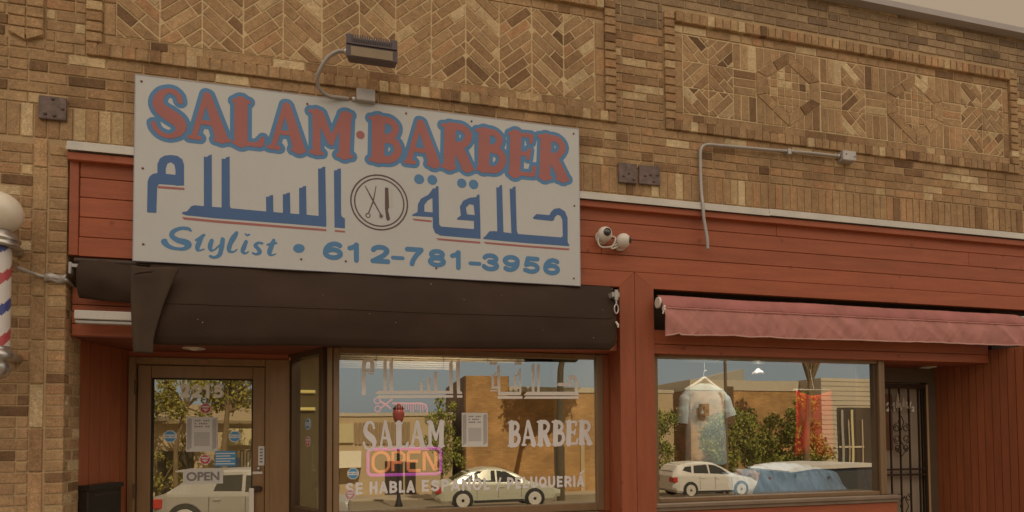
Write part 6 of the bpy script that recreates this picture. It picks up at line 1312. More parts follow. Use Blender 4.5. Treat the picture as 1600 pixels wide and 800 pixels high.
sticker(-1.053, 1.600, .046, DY, 'blue', 'blue octagonal sticker right of the flyer on the entry door', GB)
sticker(-.150, 1.322, .044, .246, 'blue', 'blue octagonal sticker in the shop window corner left of the neon OPEN', GB)
sticker(-1.262, 1.817, .043, DY, 'red', 'red octagonal sticker just below the number 2215', GR)
sticker(-1.262, 1.425, .041, DY, 'red', 'red octagonal sticker below the flyer on the entry door', GR)
sticker(-.172, 1.168, .038, .246, 'pink', 'round pink sticker in the bottom left corner of the shop window', 'round pink stickers')
def flyer(x0, x1, z0, z1, y, label):
    t_ = thing('flyer', label, 'flyer', (x0, y, z0), 'printed paper flyers taped to the glass')
    b = MB(); b.box(x0, x1, y-.0015, y, z0, z1); b.build('sheet', M['paper'], t_)
    w_, h_ = x1-x0, z1-z0
    b = MB()
    for s in (0, 1):          # striped side margins
        xa = x0+w_*(.03+.80*s); xb = xa+w_*.14
        n = 26
        for i in range(n):
            za = z0+h_*.05+h_*.88*i/n
            q = clipbox([(xa, za), (xb, za+.018), (xb, za+.0225), (xa, za+.0045)], xa, xb, z0+h_*.05, z1-h_*.05)
            if len(q) > 2:
                b.prism(q, y-.0022, y-.0016)
    for i in range(3):
        for k in range(7):
            if (i*7+k) % 5 != 3:
                xa = x0+w_*(.26+.07*k); b.box(xa, xa+w_*.05, y-.0022, y-.0016, z1-h_*(.13+.085*i), z1-h_*(.09+.085*i))
    b.build('print', M['print_grey'], t_)
    b = MB(); b.box(x0+w_*.25, x0+w_*.75, y-.0022, y-.0016, z0+h_*.16, z0+h_*.56); b.build('printed_square', mat('faded_square', (.46, .43, .40), .7, var=.0), t_)
flyer(-1.395, -1.176, 1.485, 1.752, DY, 'tall printed flyer with striped sides on the entry door')
flyer(.655, .856, 1.508, 1.770, .246, 'tall printed flyer with striped sides between SALAM and BARBER')
OS = thing('open_sign', 'white paper sign reading OPEN low on the entry door', 'sign', (-1.27, DY, 1.24))
b = MB(); b.box(-1.415, -1.135, DY-.0015, DY, 1.238, 1.352); b.build('sheet', M['paper'], OS)
text('lettering', 'OPEN', -1.390, -1.160, 1.262, 1.330, DY-.0035, M['print_grey'], OS, bold=.03)
CD = thing('notice_card', 'small blue printed card beside the lower red sticker on the door', 'card', (-1.12, DY, 1.37))
b = MB(); b.box(-1.192, -1.046, DY-.0015, DY, 1.372, 1.488); b.build('card', M['st_blue'], CD)
b = MB()
for i in range(5):
    b.box(-1.186, -1.052-(i % 2)*.03, DY-.0024, DY-.0016, 1.385+i*.020, 1.393+i*.020)
b.build('print', M['st_white'], CD)
LB = thing('lock_label', 'white vertical label above the lock of the entry door', 'label', (-.855, .69, 1.37))
b = MB(); b.box(-.878, -.833, .6865, .69, 1.372, 1.523, bev=.001); b.build('label', M['st_white'], LB)
b = MB()
for i in range(5):
    b.box(-.868, -.846, .6845, .686, 1.395+i*.024, 1.408+i*.024)
b.build('print', M['print_grey'], LB)
# stickers on the slanted side window
for z_, r_, kd, lab, gp in ((1.69, .045, 'blue', 'blue octagonal sticker on the narrow slanted side window', GB), (1.557, .040, 'red', 'red octagonal sticker on the narrow slanted side window', GR)):
    p_ = S0+dv*Ls*.48
    t_ = sticker(0, 0, r_, 0, kd, lab, gp)
    ang = math.atan2(dv.y, dv.x)
    off = Vector((-dv.y, dv.x))*-.004
    t_.location = (p_.x+off.x, p_.y+off.y, z_); t_.rotation_euler = (0, 0, ang)

# ------------------------------------------------------------------ behind the shop glass
NO = thing('neon_sign', 'lit neon sign with orange OPEN in a magenta frame', 'neon sign', (.22, .33, 1.3))
x0, x1, z0, z1, y = -.045, .500, 1.302, 1.497, .31
def rr(x0, x1, z0, z1, r, y):
    o = []
    for cx, cz, a0 in ((x1-r, z1-r, 0), (x0+r, z1-r, 90), (x0+r, z0+r, 180), (x1-r, z0+r, 270)):
        o += [(cx+r*math.cos(R(a0+18*i)), y, cz+r*math.sin(R(a0+18*i))) for i in range(6)]
    return o+[o[0]]
b = MB(); b.tube(rr(x0, x1, z0, z1, .03, y), .0115, 10, cap=False); b.build('frame_tube', M['neon_pink'], NO)
lt = [rr(-.008, .108, 1.325, 1.472, .055, y),
      [(.138, y, 1.330), (.138, y, 1.472), (.195, y, 1.472), (.222, y, 1.452), (.222, y, 1.415), (.195, y, 1.395), (.145, y, 1.395)],
      [(.345, y, 1.472), (.258, y, 1.472), (.252, y, 1.465), (.252, y, 1.340), (.262, y, 1.330), (.345, y, 1.330)], [(.256, y, 1.402), (.325, y, 1.402)],
      [(.372, y, 1.330), (.372, y, 1.472), (.382, y, 1.472), (.452, y, 1.332), (.462, y, 1.332), (.462, y, 1.472)]]
for q in lt:
    b = MB(); b.tube(q, .0115, 8); b.build('letter_tube', M['neon_orange'], NO)
b = MB(); b.box(.0, .47, y+.03, y+.04, 1.32, 1.335); b.box(.0, .47, y+.03, y+.04, 1.46, 1.475); b.build('holder', M['rubber'], NO)
NS = thing('neon_sign', 'pale red scissors and comb neon above the SALAM lettering', 'neon sign', (.2, .33, 1.75))
b = MB()
for cx, cz in ((.022, 1.862), (.026, 1.800)):
    b.tube([(cx+.022*math.cos(R(30*i)), y, cz+.022*math.sin(R(30*i))) for i in range(13)], .005, 8)
b.tube([(.044, y, 1.855), (.085, y, 1.835), (.125, y, 1.800)], .0065, 8); b.tube([(.046, y, 1.806), (.085, y, 1.835), (.135, y, 1.876)], .0065, 8)
b.build('scissors_tube', M['neon_red'], NS)
b = MB()
b.tube([(.13, y, 1.842), (.36, y, 1.842), (.388, y, 1.83), (.396, y, 1.80), (.396, y, 1.77)], .0065, 8)
for i in range(13):
    b.tube([(.165+.018*i, y, 1.842), (.165+.018*i, y, 1.785+.012*math.sin(i*1.7))], .0042, 6)
b.build('comb_tube', M['neon_red'], NS)
# raised blind
BL = thing('window_blind', 'beige slatted blind pulled up behind the top of the shop window', 'blind', (.7, .36, 2.1))
b = MB()
for i in range(7):
    b.box(-.262, 1.25 if i > 3 else .66, .60, .64, 2.140+i*.0175, 2.153+i*.0175)
b.build('slats', M['blind'], BL)
b = MB(); b.box(-.262, 1.30, .60, .65, 2.268, 2.31); b.build('head_rail', M['blind'], BL)
b = MB()
for x in (.02, .56, .93, 1.19):
    b.tube([(x, .595, 2.28), (x-.004, .596, 2.145)], .002, 6)
b.build('cord', M['rubber'], BL)
# tee shirt on a hanger
TS = thing('tee_shirt', 'pale tee shirt on a white hanger in the display window', 'shirt', (3.085, .80, 2.1))
YT = .80
def shirt_body(mb_, cx, z_top, z_bot, wt, wb, y, mi=0, seed=0):
    nr, nc = 26, 40
    vs = []
    for j in range(nr+1):
        t_ = j/nr; z_ = z_top+(z_bot-z_top)*t_
        hw = (.055+(wt-.055)*min(1, t_/.10)**.7) if t_ < .10 else wt+(wb-wt)*(t_-.1)/.9
        for k in range(nc):
            a = 2*math.pi*k/nc
            fo = .006*math.sin(5*a+seed)*t_+.010*noise.noise(Vector((math.cos(a)*2+seed, math.sin(a)*2, t_*2)))*t_
            vs.append((cx+(hw+fo)*math.cos(a)+.012*math.sin(2.2*t_+seed), y+(.038+.018*t_+fo)*math.sin(a), z_+.006*math.cos(3*a)*t_))
    fs = [(j*nc+k, j*nc+(k+1) % nc, (j+1)*nc+(k+1) % nc, (j+1)*nc+k) for j in range(nr) for k in range(nc)]
    mb_.add(vs, fs, mi, True)
TX = 3.085
b = MB()
shirt_body(b, TX, 2.075, 1.305, .215, .222, YT)
BT = b.build('body', M['shirt'], TS)
for s, dz in ((-1, 0), (1, .07)):
    b = MB()
    b.tube(smooth([(TX+s*.15, YT, 2.005), (TX+s*.212, YT-.005, 1.93), (TX+s*.245, YT-.012, 1.82), (TX+s*.262, YT-.02, 1.69+dz)]), [.045]*6+[.055]*6+[.062]*7, 14, cap=False)
    b.build('sleeve', M['shirt'], TS)
b = MB(); b.box(2.985, 3.095, YT-.066, YT-.060, 1.765, 1.880); pr_ = b.build('print', mat('dark_print', (.06, .055, .045), .8, var=.4, scale=40), BT)
b = MB(); b.prism([(3.0, 1.785), (3.04, 1.785), (3.02, 1.832)], YT-.0685, YT-.0665); b.build('print_mark', M['shirt'], pr_)
b = MB()
b.tube(smooth([(TX-.205, YT, 2.015), (TX-.11, YT, 2.065), (TX-.045, YT, 2.105), (TX-.02, YT, 2.125), (TX, YT, 2.132), (TX+.02, YT, 2.125), (TX+.045, YT, 2.105), (TX+.11, YT, 2.06), (TX+.205, YT, 2.005)]), .014, 8)
b.tube(smooth([(TX-.005, YT, 2.13), (TX-.004, YT, 2.175), (TX+.008, YT, 2.20), (TX+.03, YT, 2.205)]), .004, 6)
HG = b.build('hanger', M['hanger'], TS)
b = MB(); b.tube([(TX+.008, YT, 2.20), (TX+.008, YT, 2.62)], .0025, 6); b.build('cord', M['hanger'], HG)
RC = thing('red_cloth', 'red cloth hanging at the right of the display window behind the shirts', 'cloth', (4.26, .7, 1.3))
def redc(u, v):
    x = 4.020+u*.415
    z_ = 1.365+.655*v+.03*math.sin(5*u)*(1-v)-.05*v*(1-4*(u-.5)**2)
    return (x+.02*(1-v)*(u-.5), .70-.014*math.sin(7*u+.9*v+.4)-.006*math.sin(19*u+2*v)-.015*noise.noise(Vector((u*3, v*3, 2))), z_)
b = MB(); b.grid(40, 14, redc, thick=.01); b.build('cloth', M['red_cloth'], RC)
b = MB(); b.tube([(4.015, .715, 2.022), (4.437, .715, 2.022)], .010, 8); b.tube([(4.25, .715, 2.022), (4.25, .76, 2.235)], .003, 6); b.build('rod', M['hanger'], RC)
# row of folded shirts along the sill
spec = [(3.33, -.10, 1.235), (3.47, -.08, 1.268), (3.61, -.05, 1.292), (3.745, -.02, 1.312), (3.88, .0, 1.318), (4.01, .02, 1.31), (4.14, .05, 1.295), (4.26, .07, 1.272), (4.35, .05, 1.25)]
labs = ['pale blue shirt at the left end of the row behind the display glass', 'pale blue folded shirt, second from the left end of the window row', 'pale blue shirt with a pink mark in the display window row', 'pale blue shirt hanging left of the one with a green mark', 'pale blue shirt with a green mark near the middle of the row', 'pale blue shirt directly right of the one with a green mark', 'pale blue shirt left of the one with a dark blue mark', 'pale blue shirt with a dark blue mark near the right of the row', 'greyish shirt at the right end of the row behind the display glass']
marks = {2: (.50, .25, .28), 4: (.16, .40, .36), 7: (.07, .13, .32)}
for i, ((x, tl, zt), lab) in enumerate(zip(spec, labs)):
    t_ = thing('folded_shirt', lab, 'shirt', (x, .52, 1.0), 'pale shirts in the display window')
    def sh(u, v, x=x, tl=tl, zt=zt, i=i):
        z_ = .985+(zt-.985)*v
        xx = x+(u-.5)*(.205-.05*v)+tl*(1-v)*.6
        y = .46+.03*i/9+.24*v-.050*math.sin(math.pi*u)-.022*math.sin(11*u+i*1.7+2*v)*(1-.4*v)-.010*math.sin(23*u+i*2.3-3*v)+.02*noise.noise(Vector((u*3+i*5, v*3, 0)))
        if v > .85: y += (v-.85)*.45; z_ -= (v-.85)*.10
        return (xx, y, z_)
    b = MB(); b.grid(16, 18, sh, thick=.035)
    bo = b.build('cloth', [M['shirt2']], t_)
    if i in marks:
        p_ = sh(.5, .62); b = MB(); b.prism(octa(p_[0], p_[2], .016, 7), p_[1]-.012, p_[1]-.004); b.build('print', mat('shirt_mark', marks[i], .8), bo)
PLm = thing('pendant_lamp', 'small white pendant lamp hanging in the display window', 'lamp', (3.40, .42, 2.13))
b = MB(); b.lathe([(.052, 2.132), (.055, 2.136), (.045, 2.155), (.022, 2.172), (.012, 2.185), (.0001, 2.187)], (3.40, .42, 0), 20); b.build('lamp_shade', M['zinc'], PLm)
b = MB(); b.tube([(3.40, .42, 2.18), (3.40, .42, 2.62)], .004, 6); b.build('cord', M['rubber'], PLm)

# two lit yellow tubes seen through the slanted side window
for k, (x, z_) in enumerate(((-.655, 2.035), (-.655, 1.865))):
    t_ = thing('tube_light', ('upper' if k == 0 else 'lower')+' short yellow tube light seen through the narrow side window', 'lamp', (x, 1.8, z_), 'yellow tube lights in the barber shop')
    b = MB(); b.box(x-.10, x+.10, 1.80, 1.835, z_-.022, z_+.018, bev=.003); b.build('holder', M['white_plastic'], t_)
    b = MB(); b.tube([(x-.09, 1.785, z_), (x+.09, 1.785, z_)], .014, 8); b.build('tube', mat('lit_yellow_tube', (.8, .6, .2), .5, var=0, emit=.5, ecol=(.9, .62, .17)), t_)

# ------------------------------------------------------------------ the other side of the street (seen in the glass)
CARM = {
 'white': mat('car_white', (.62, .57, .50), .3, var=.0, spec=.6), 'silver': mat('car_silver', (.42, .38, .32), .3, metal=.25, var=.0, spec=.6), 'sand': mat('car_sand', (.50, .48, .36), .3, metal=.15, var=.0, spec=.6),
 'glass': mat('car_glass', (.035, .035, .032), .08, var=0, spec=.8), 'tyre': mat('tyre', (.03, .027, .024), .85, var=0), 'rim': mat('alloy_rim', (.62, .57, .50), .35, metal=.15, var=0),
 'navy': mat('car_darkened', (.030, .04, .065), .3, var=0, spec=.5), 'tail': mat('tail_light', (.42, .035, .025), .3, var=0), 'head': mat('head_light', (.6, .6, .56), .15, var=0), 'black': mat('black_trim', (.03, .028, .025), .6, var=0)}
def interp(tab, x):
    if x <= tab[0][0]: return tab[0][1]
    for (a, p), (b_, q) in zip(tab[:-1], tab[1:]):
        if x <= b_:
            return p+(q-p)*(x-a)/(b_-a)
    return tab[-1][1]
def car(name, label, loc, L, wheels, belt, roof, wins, paint, W=1.78, wr=.33, sill=.22, face=1, spoiler=None):
    t_ = thing(name, label, 'car', loc, 'cars on the street reflected in the shop glass')
    X, Y, Z = loc
    hw = W/2
    def prof(x):
        k = min(1, (x+.02)/.35, (L+.02-x)/.5)
        w_ = hw*(.80+.20*max(0, k)**.5)
        bz, rz = interp(belt, x), interp(roof, x)
        g = max(0.0, min(1.0, (rz-bz)/.45))
        wt = w_*(.97-.20*g)
        return w_, bz, max(rz, bz+.015), wt
    xs = [i/44*L for i in range(45)]
    vs = []
    for x in xs:
        w_, bz, rz, wt = prof(x)
        lo = sill+ (.14 if x < .2 or x > L-.25 else 0)
        sec = [(w_*.93, lo), (w_*.99, lo+.10), (w_, (lo+bz)/2), (w_*.985, bz-.06), (w_*.965, bz), (wt, rz-.05 if rz-bz > .1 else rz-.006), (wt*.85, rz)]
        full = sec+[(-a, b_) for a, b_ in sec[::-1]]
        for yy, z_ in full:
            vs.append((X+face*(x-L/2), Y+yy, Z+z_))
    n = 14
    fs = [(i*n+k, i*n+(k+1) % n, (i+1)*n+(k+1) % n, (i+1)*n+k) for i in range(44) for k in range(n)] + [tuple(range(n)), tuple(range(44*n, 45*n))[::-1]]
    b = MB(); b.add(vs, fs, 0, False); B_ = b.build('body', CARM[paint], t_)
    for sgn in (-1, 1):
        for poly in wins:
            vv = []
            for x, z_ in poly:
                w_, bz, rz, wt = prof(x)
                f_ = max(0, min(1, (z_-bz)/max(.02, rz-.05-bz)))
                vv.append((X+face*(x-L/2), Y+sgn*(w_*.965+(wt-w_*.965)*f_+.006), Z+z_))
            b = MB(); b.add(vv, [tuple(range(len(vv)))]); b.build('window', CARM['glass'], t_)
        b = MB()
        for xs_ in (wheels[0][0]+.52, (wheels[0][0]+wheels[1][0])/2-.02, wheels[1][0]-.50):
            bz = interp(belt, xs_)
            b.box(X+face*(xs_-L/2)-.006, X+face*(xs_-L/2)+.006, Y+sgn*hw*.98, Y+sgn*(hw*.98+.021), Z+sill+.16, Z+bz-.07)
        b.box(X+face*(wheels[0][0]+.42-L/2) if face > 0 else X+face*(wheels[1][0]-.42-L/2), X+face*(wheels[1][0]-.42-L/2) if face > 0 else X+face*(wheels[0][0]+.42-L/2), Y+sgn*hw*.97, Y+sgn*(hw*.97+.03), Z+sill, Z+sill+.09)
        b.build('door_gap', CARM['black'], B_)
        for xs_ in (wheels[0][0]+.70, (wheels[0][0]+wheels[1][0])/2+.12):
            b = MB(); b.box(X+face*(xs_-L/2)-.09, X+face*(xs_-L/2)+.09, Y+sgn*hw*.985, Y+sgn*(hw*.985+.028), Z+interp(belt, xs_)-.16, Z+interp(belt, xs_)-.12, bev=.008); b.build('door_handle', CARM[paint], B_)
    # front and rear screens
    if spoiler:
        b = MB(); b.box(X+face*(spoiler[0]-L/2), X+face*(spoiler[1]-L/2), Y-hw*.66, Y+hw*.66, Z+spoiler[2]-.03, Z+spoiler[2]+.012, bev=.01); b.build('spoiler', CARM[paint], t_)
    pk = max(range(45), key=lambda i_: prof(xs[i_])[2]); 
    for rng in (range(0, pk), range(pk, 44)):
        ii = [i_ for i_ in rng if prof(xs[i_])[2]-prof(xs[i_])[1] > .06 and prof(xs[i_])[2] < max(q[1] for q in roof)-.10]
        if len(ii) > 1:
            a_, c_ = ii[0], ii[-1]
            vv = []
            for i_ in (a_, c_):
                w_, bz, rz, wt = prof(xs[i_])
                vv.append([(X+face*(xs[i_]-L/2)+face*(.006 if rng[0] else -.006), Y+s_*wt*.80, Z+rz+.008) for s_ in (-1, 1)])
            b = MB(); b.add([vv[0][0], vv[0][1], vv[1][1], vv[1][0]], [(0, 1, 2, 3)]); b.build('windscreen', CARM['glass'], t_)
    for x, r in wheels:
        for sgn in (-1, 1):
            wx = X+face*(x-L/2)
            b = MB(); b.lathe([(.0001, sgn*(hw-.10)), (r*1.17, sgn*(hw-.10)), (r*1.17, sgn*(hw+.004)), (r*1.10, sgn*(hw+.006)), (.0001, sgn*(hw+.006))], (wx, Y, Z+r*1.02), 28, axis='y'); 
            b.build('wheel_arch', CARM['black'], B_)
            b = MB(); b.lathe([(.0001, sgn*(hw-.14)), (r*.96, sgn*(hw-.14)), (r, sgn*(hw-.06)), (r, sgn*(hw)), (r*.95, sgn*(hw+.022)), (r*.76, sgn*(hw+.024)), (.0001, sgn*(hw+.010))], (wx, Y, Z+r), 28, axis='y')
            wh = b.build('wheel', CARM['tyre'], t_)
            b = MB(); b.lathe([(r*.77, sgn*(hw+.025)), (r*.70, sgn*(hw+.029)), (r*.66, sgn*(hw+.014))], (wx, Y, Z+r), 28, axis='y')
            for k in range(7):
                a = 2*math.pi*k/7
                ca, sa = math.cos(a), math.sin(a)
                q = [(-.03, 0), (.03, 0), (.046, r*.70), (-.046, r*.70)]
                vv = [(wx+u*ca-v*sa, Y+sgn*(hw+.028), Z+r+u*sa+v*ca) for u, v in q]
                b.add(vv, [(0, 1, 2, 3)])
            b.build('rim', CARM['rim'], wh)
    for sgn in (-1, 1):
        zb = interp(belt, .1)
        b = MB(); b.box(min(X+face*(-L/2-.01), X+face*(-L/2+.22)), max(X+face*(-L/2-.01), X+face*(-L/2+.22)), min(Y+sgn*hw*.5, Y+sgn*hw*.965), max(Y+sgn*hw*.5, Y+sgn*hw*.965), Z+zb-.30, Z+zb-.06, bev=.02); b.build('tail_light', CARM['tail'], t_)
        zb = interp(belt, L-.15)
        b = MB(); b.box(min(X+face*(L/2-.30), X+face*(L/2+.0)), max(X+face*(L/2-.30), X+face*(L/2+.0)), Y+sgn*hw*.62-.2, Y+sgn*hw*.62+.2, Z+zb-.16, Z+zb-.02, bev=.02); b.build('headlight', CARM['head'], t_)
    return t_
# sand coloured saloon
Ls_ = 4.75
car('saloon_car', 'sand coloured saloon reflected low in the shop window under BARBER', (4.55, -17.2, -1.12), Ls_, [(.98, .325), (3.68, .325)],
    [(0, .86), (.3, .95), (1.2, .93), (3.3, .90), (4.2, .78), (4.75, .60)], [(0, .86), (.55, .98), (1.25, 1.34), (1.9, 1.46), (2.5, 1.44), (3.05, 1.24), (3.55, .93), (4.75, .60)],
    [[(.98, .97), (1.35, .97), (1.36, 1.27), (1.22, 1.22)], [(1.42, .97), (2.2, .96), (2.2, 1.38), (1.55, 1.35), (1.42, 1.29)], [(2.27, .96), (3.2, .94), (3.05, 1.08), (2.62, 1.33), (2.27, 1.38)]], 'sand', W=1.8)
SUVb = [(0, .98), (.3, 1.06), (1.2, 1.05), (3.2, .98), (4.1, .86), (4.55, .62)]
SUVr = [(0, .98), (.10, 1.20), (.30, 1.49), (.8, 1.61), (1.6, 1.66), (2.2, 1.60), (2.7, 1.40), (3.35, 1.02), (4.1, .88), (4.55, .62)]
SUVw = [[(.50, 1.26), (.95, 1.14), (.99, 1.46), (.66, 1.43)], [(1.07, 1.13), (1.88, 1.10), (1.84, 1.52), (1.13, 1.48)], [(1.96, 1.10), (2.98, 1.05), (2.60, 1.34), (2.22, 1.49), (1.94, 1.52)]]
car('hatchback_car', 'white high roofed hatchback reflected in the display window beside the tee shirt', (15.75, -20.8, -1.40), 4.55, [(.86, .34), (3.55, .34)], SUVb, SUVr, SUVw, 'white', W=1.82)
car('hatchback_car', 'silver high roofed hatchback reflected in the entry door', (-2.86, -10.6, -.72), 4.5, [(.71, .335), (3.42, .335)],
    [(0, .88), (.3, .95), (1.2, .93), (3.1, .90), (4.1, .82), (4.5, .66)], [(0, .88), (.28, .98), (.52, 1.16), (.82, 1.42), (1.0, 1.49), (2.0, 1.50), (2.6, 1.38), (3.25, .96), (4.1, .84), (4.5, .66)],
    [[(1.32, 1.0), (1.95, .98), (1.95, 1.38), (1.44, 1.37)], [(2.03, .96), (3.0, .94), (2.62, 1.24), (2.36, 1.35), (2.03, 1.36)]], 'silver', W=1.78, spoiler=(.40, 1.0, 1.48))
VN = car('family_van', 'white roofed van with body made dark behind the shirts reflected in the right corner of the display window', (12.95, -9.3, -1.05), 4.9, [(.86, .34), (3.8, .34)],
    [(0, .92), (.3, .96), (3.4, .94), (4.3, .86), (4.9, .66)], [(0, .92), (.08, 1.2), (.22, 1.64), (.7, 1.70), (2.6, 1.71), (3.2, 1.62), (3.95, 1.05), (4.3, .90), (4.9, .66)],
    [[(.24, .99), (1.28, .98), (1.28, 1.58), (.34, 1.56)], [(1.34, .98), (2.28, .97), (2.28, 1.60), (1.34, 1.60)], [(2.36, .97), (3.70, .95), (3.20, 1.46), (2.9, 1.57), (2.36, 1.60)]], 'navy', W=1.86)  # body colour darkened so the reflection stays dim behind the shirts
b = MB()
prf = [(-.05, 1.66), (.10, 1.745), (.7, 1.80), (1.7, 1.82), (2.6, 1.80), (3.25, 1.68), (3.22, 1.63), (2.6, 1.70), (.7, 1.70), (.0, 1.62)]
b.prism([(12.95-2.45+a, -1.05+c) for a, c in prf][::-1], -9.3-.80, -9.3+.80); b.build('roof', CARM['white'], VN)
b = MB()
for sg in (-1, 1):
    b.box(12.95-2.45+.3, 12.95-2.45+4.3, -9.3+sg*.935-.012, -9.3+sg*.935+.012, -1.05+.88, -1.05+.945)
    b.tube([(12.95-2.45+3.15, -9.3+sg*.80, -1.05+1.66), (12.95-2.45+3.75, -9.3+sg*.90, -1.05+.98)], .03, 8)
b.build('side_trim', CARM['white'], VN)

BM = {
 'tan': mat('tan_stucco', (.50, .37, .205), .9, var=.08, scale=.8, fine=.05, fscale=20), 'tan_d': mat('brown_ribs', (.34, .23, .12), .9, var=.1, scale=1, stretch=(4, 4, .3)), 'cap': mat('pale_parapet', (.52, .44, .31), .8, var=.05),
 'orange': farbrick('orange_brick', (.52, .28, .092), (.40, .205, .065), (.36, .22, .10)), 'side': farbrick('shaded_brick_side', (.15, .075, .03), (.11, .055, .024), (.17, .11, .06)),  # 'side' is the brick made darker, painting the shade of the unlit wall
 'siding': mat('pale_siding', (.47, .395, .28), .8, var=.05, scale=1), 'dark': mat('dark_opening', (.05, .036, .022), .5, var=.2, scale=1), 'grey': mat('grey_roof_box', (.33, .30, .24), .8, var=.06), 'sign': mat('cream_board', (.58, .48, .25), .7, var=.05), 'awn': mat('cream_canopy', (.62, .54, .38), .7, var=.05),
 'wood': mat('old_timber', (.28, .20, .10), .9, var=.2, scale=2, stretch=(1, 1, 5)), 'lamp': mat('black_lamp_post', (.03, .025, .022), .5, var=0), 'lred': mat('neon_tinted_lamp_glass', (.30, .06, .05), .4, var=0), 'blue': mat('blue_board', (.10, .20, .45), .6, var=.1)}
def house(name, label):
    return thing(name, label, 'building', (0, 0, 0), 'buildings across the street reflected in the glass')
h = house('low_building', 'low tan building reflected behind the neon sign of the shop window')
box('wall', BM['tan'], h, -3.2, 4.05, -34, -26, -1.9, 2.66); box('parapet', BM['cap'], h, -3.25, 4.1, -34.05, -25.94, 2.60, 2.78)
b = MB()
for i in range(14):
    b.box(-.95+.2*i, -.80+.2*i, -26.0, -25.93, 1.15, 2.28)
b.build('ribbed_band', BM['tan_d'], h)
box('sign_panel', BM['sign'], h, -1.85, -1.02, -26, -25.88, 1.23, 2.22)
b = MB(); b.prism([(-25.99, .82), (-25.99, .0), (-25.2, .0)], -2.6, -.62, fr=lambda a, c, d: (d, a, c)); b.build('canopy', BM['awn'], h)
box('doorway', BM['dark'], h, .55, 1.45, -26, -25.96, -1.9, .26); box('doorway', BM['dark'], h, 1.55, 2.1, -26, -25.97, -1.9, .20); box('window', BM['dark'], h, -2.9, -1.7, -26, -25.97, -1.2, -.2)
h = house('brick_building', 'orange brick building reflected in the right half of the shop window')
box('wall', BM['orange'], h, 4.64, 6.95, -33, -25, -1.95, 4.70); box('wall', BM['orange'], h, 6.9502, 13.5, -33, -25.01, -1.95, 3.86)
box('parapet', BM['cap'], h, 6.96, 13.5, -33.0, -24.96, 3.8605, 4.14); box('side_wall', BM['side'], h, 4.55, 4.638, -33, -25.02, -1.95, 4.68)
box('doorway', BM['dark'], h, 9.42, 10.0, -25.02, -24.985, -1.95, .95)
for x in (10.9, 11.9):
    box('downpipe', BM['tan'], h, x, x+.22, -25.01, -24.95, -1.95, 2.2)
h = house('low_building', 'low buff building reflected behind the trees left of the tee shirt')
box('wall', BM['tan'], h, 13.8, 18.3, -36, -28.5, -1.9, 4.30); box('parapet', BM['cap'], h, 13.75, 18.35, -36, -28.46, 4.12, 4.33)
h = house('long_building', 'long low brick building with grey roof box reflected in the display window')
box('wall', BM['orange'], h, 19.2, 27.05, -38, -28, -1.9, 4.30); box('parapet', BM['cap'], h, 19.15, 27.06, -38, -27.95, 4.301, 4.95)
b = MB(); b.prism([(22.6, 4.9), (26.6, 4.9), (26.6, 6.35), (22.6, 5.45)], -36, -33); b.build('roof_box', BM['grey'], h)
h = house('siding_building', 'pale boarded building with dark shop opening reflected at the right of the display window')
b = MB()
zc = -1.8
while zc < 4.95:
    for xa, xb in ((27.1, 34.0),) if zc > 3.15 else ((27.1, 28.2), (30.75, 34.0)):
        b.prism([(-26.0, zc), (-26.0, min(zc+.30, 5.0)), (-25.965, zc)], xa, xb, fr=lambda a, c, d: (d, a, c))
    zc += .30
b.box(27.1, 34, -33, -26.01, -1.9, 5.0); b.build('wall', BM['siding'], h)
b = MB(); b.box(28.2, 30.75, -26.02, -25.995, -1.9, 3.15); b.build('shop_opening', BM['dark'], h)
for x, w_, m_ in ((28.45, .16, BM['grey']), (28.95, .06, BM['cap']), (29.15, .16, BM['sign']), (29.95, .06, BM['cap'])):
    box('post', m_, h, x, x+w_, -25.99, -25.9, -1.6, 3.0 if w_ > .1 else 2.4)
box('rail', BM['cap'], h, 28.25, 30.1, -25.96, -25.93, .62, .74)
h = house('boarded_house', 'old timber and stucco house reflected in the entry door')
box('wall', BM['tan'], h, -14.5, -4.4, -34, -26, -1.9, 2.30); b = MB(); b.prism([(-25.6, 2.25), (-25.6, 2.40), (-30, 3.4), (-34.4, 2.40), (-34.4, 2.25)], -14.8, -4.2, fr=lambda a, c, d: (d, a, c)); b.build('roof', BM['wood'], h)
box('doorway', BM['dark'], h, -10.3, -8.7, -26, -25.95, -1.9, .9); box('window', BM['dark'], h, -6.6, -6.0, -26, -25.95, -.3, .9); box('sign_panel', BM['sign'], h, -7.1, -5.6, -25.9, -25.8, 1.15, 2.0)
b = MB()
for i in range(16):
    b.box(-7.2+i*.15, -7.1+i*.15, -25.5, -25.46, -1.6, .9-.05*(i % 2))
b.build('paling', BM['awn'], h)
box('notice', BM['blue'], h, -7.6, -6.5, -25.45, -25.40, -.1, .55)

# street lamp and pole
SLm = thing('street_lamp', 'black street lamp, acorn glass coloured by the red neon over it, reflected above SALAM', 'street lamp', (.98, -20, -1.4))
b = MB(); b.lathe([(.16, 0), (.16, .12), (.09, .3), (.07, .6), (.055, 3.4), (.09, 3.45)], (.98, -20, -1.4), 14); b.build('post', BM['lamp'], SLm)
b = MB(); b.lathe([(.10, 2.05), (.20, 2.25), (.24, 2.5), (.20, 2.72), (.02, 2.78)], (.98, -20, 0), 18); b.build('lamp_shade', BM['lred'], SLm)  # red of the overlapping neon put into the dark lamp's glass colour
b = MB(); b.lathe([(.25, 2.70), (.16, 2.82), (.04, 2.92), (.0001, 3.0)], (.98, -20, 0), 16); b.build('cap', BM['lamp'], SLm)
UP = thing('street_pole', 'slim dark street pole with a small box reflected beside the tee shirt', 'pole', (16.6, -20.3, -1.4))
b = MB(); b.tube([(16.55, -20.3, -1.4), (16.55, -20.3, 7.5)], .075, 10); b.build('post', mat('brown_pole', (.16, .105, .055), .7), UP)
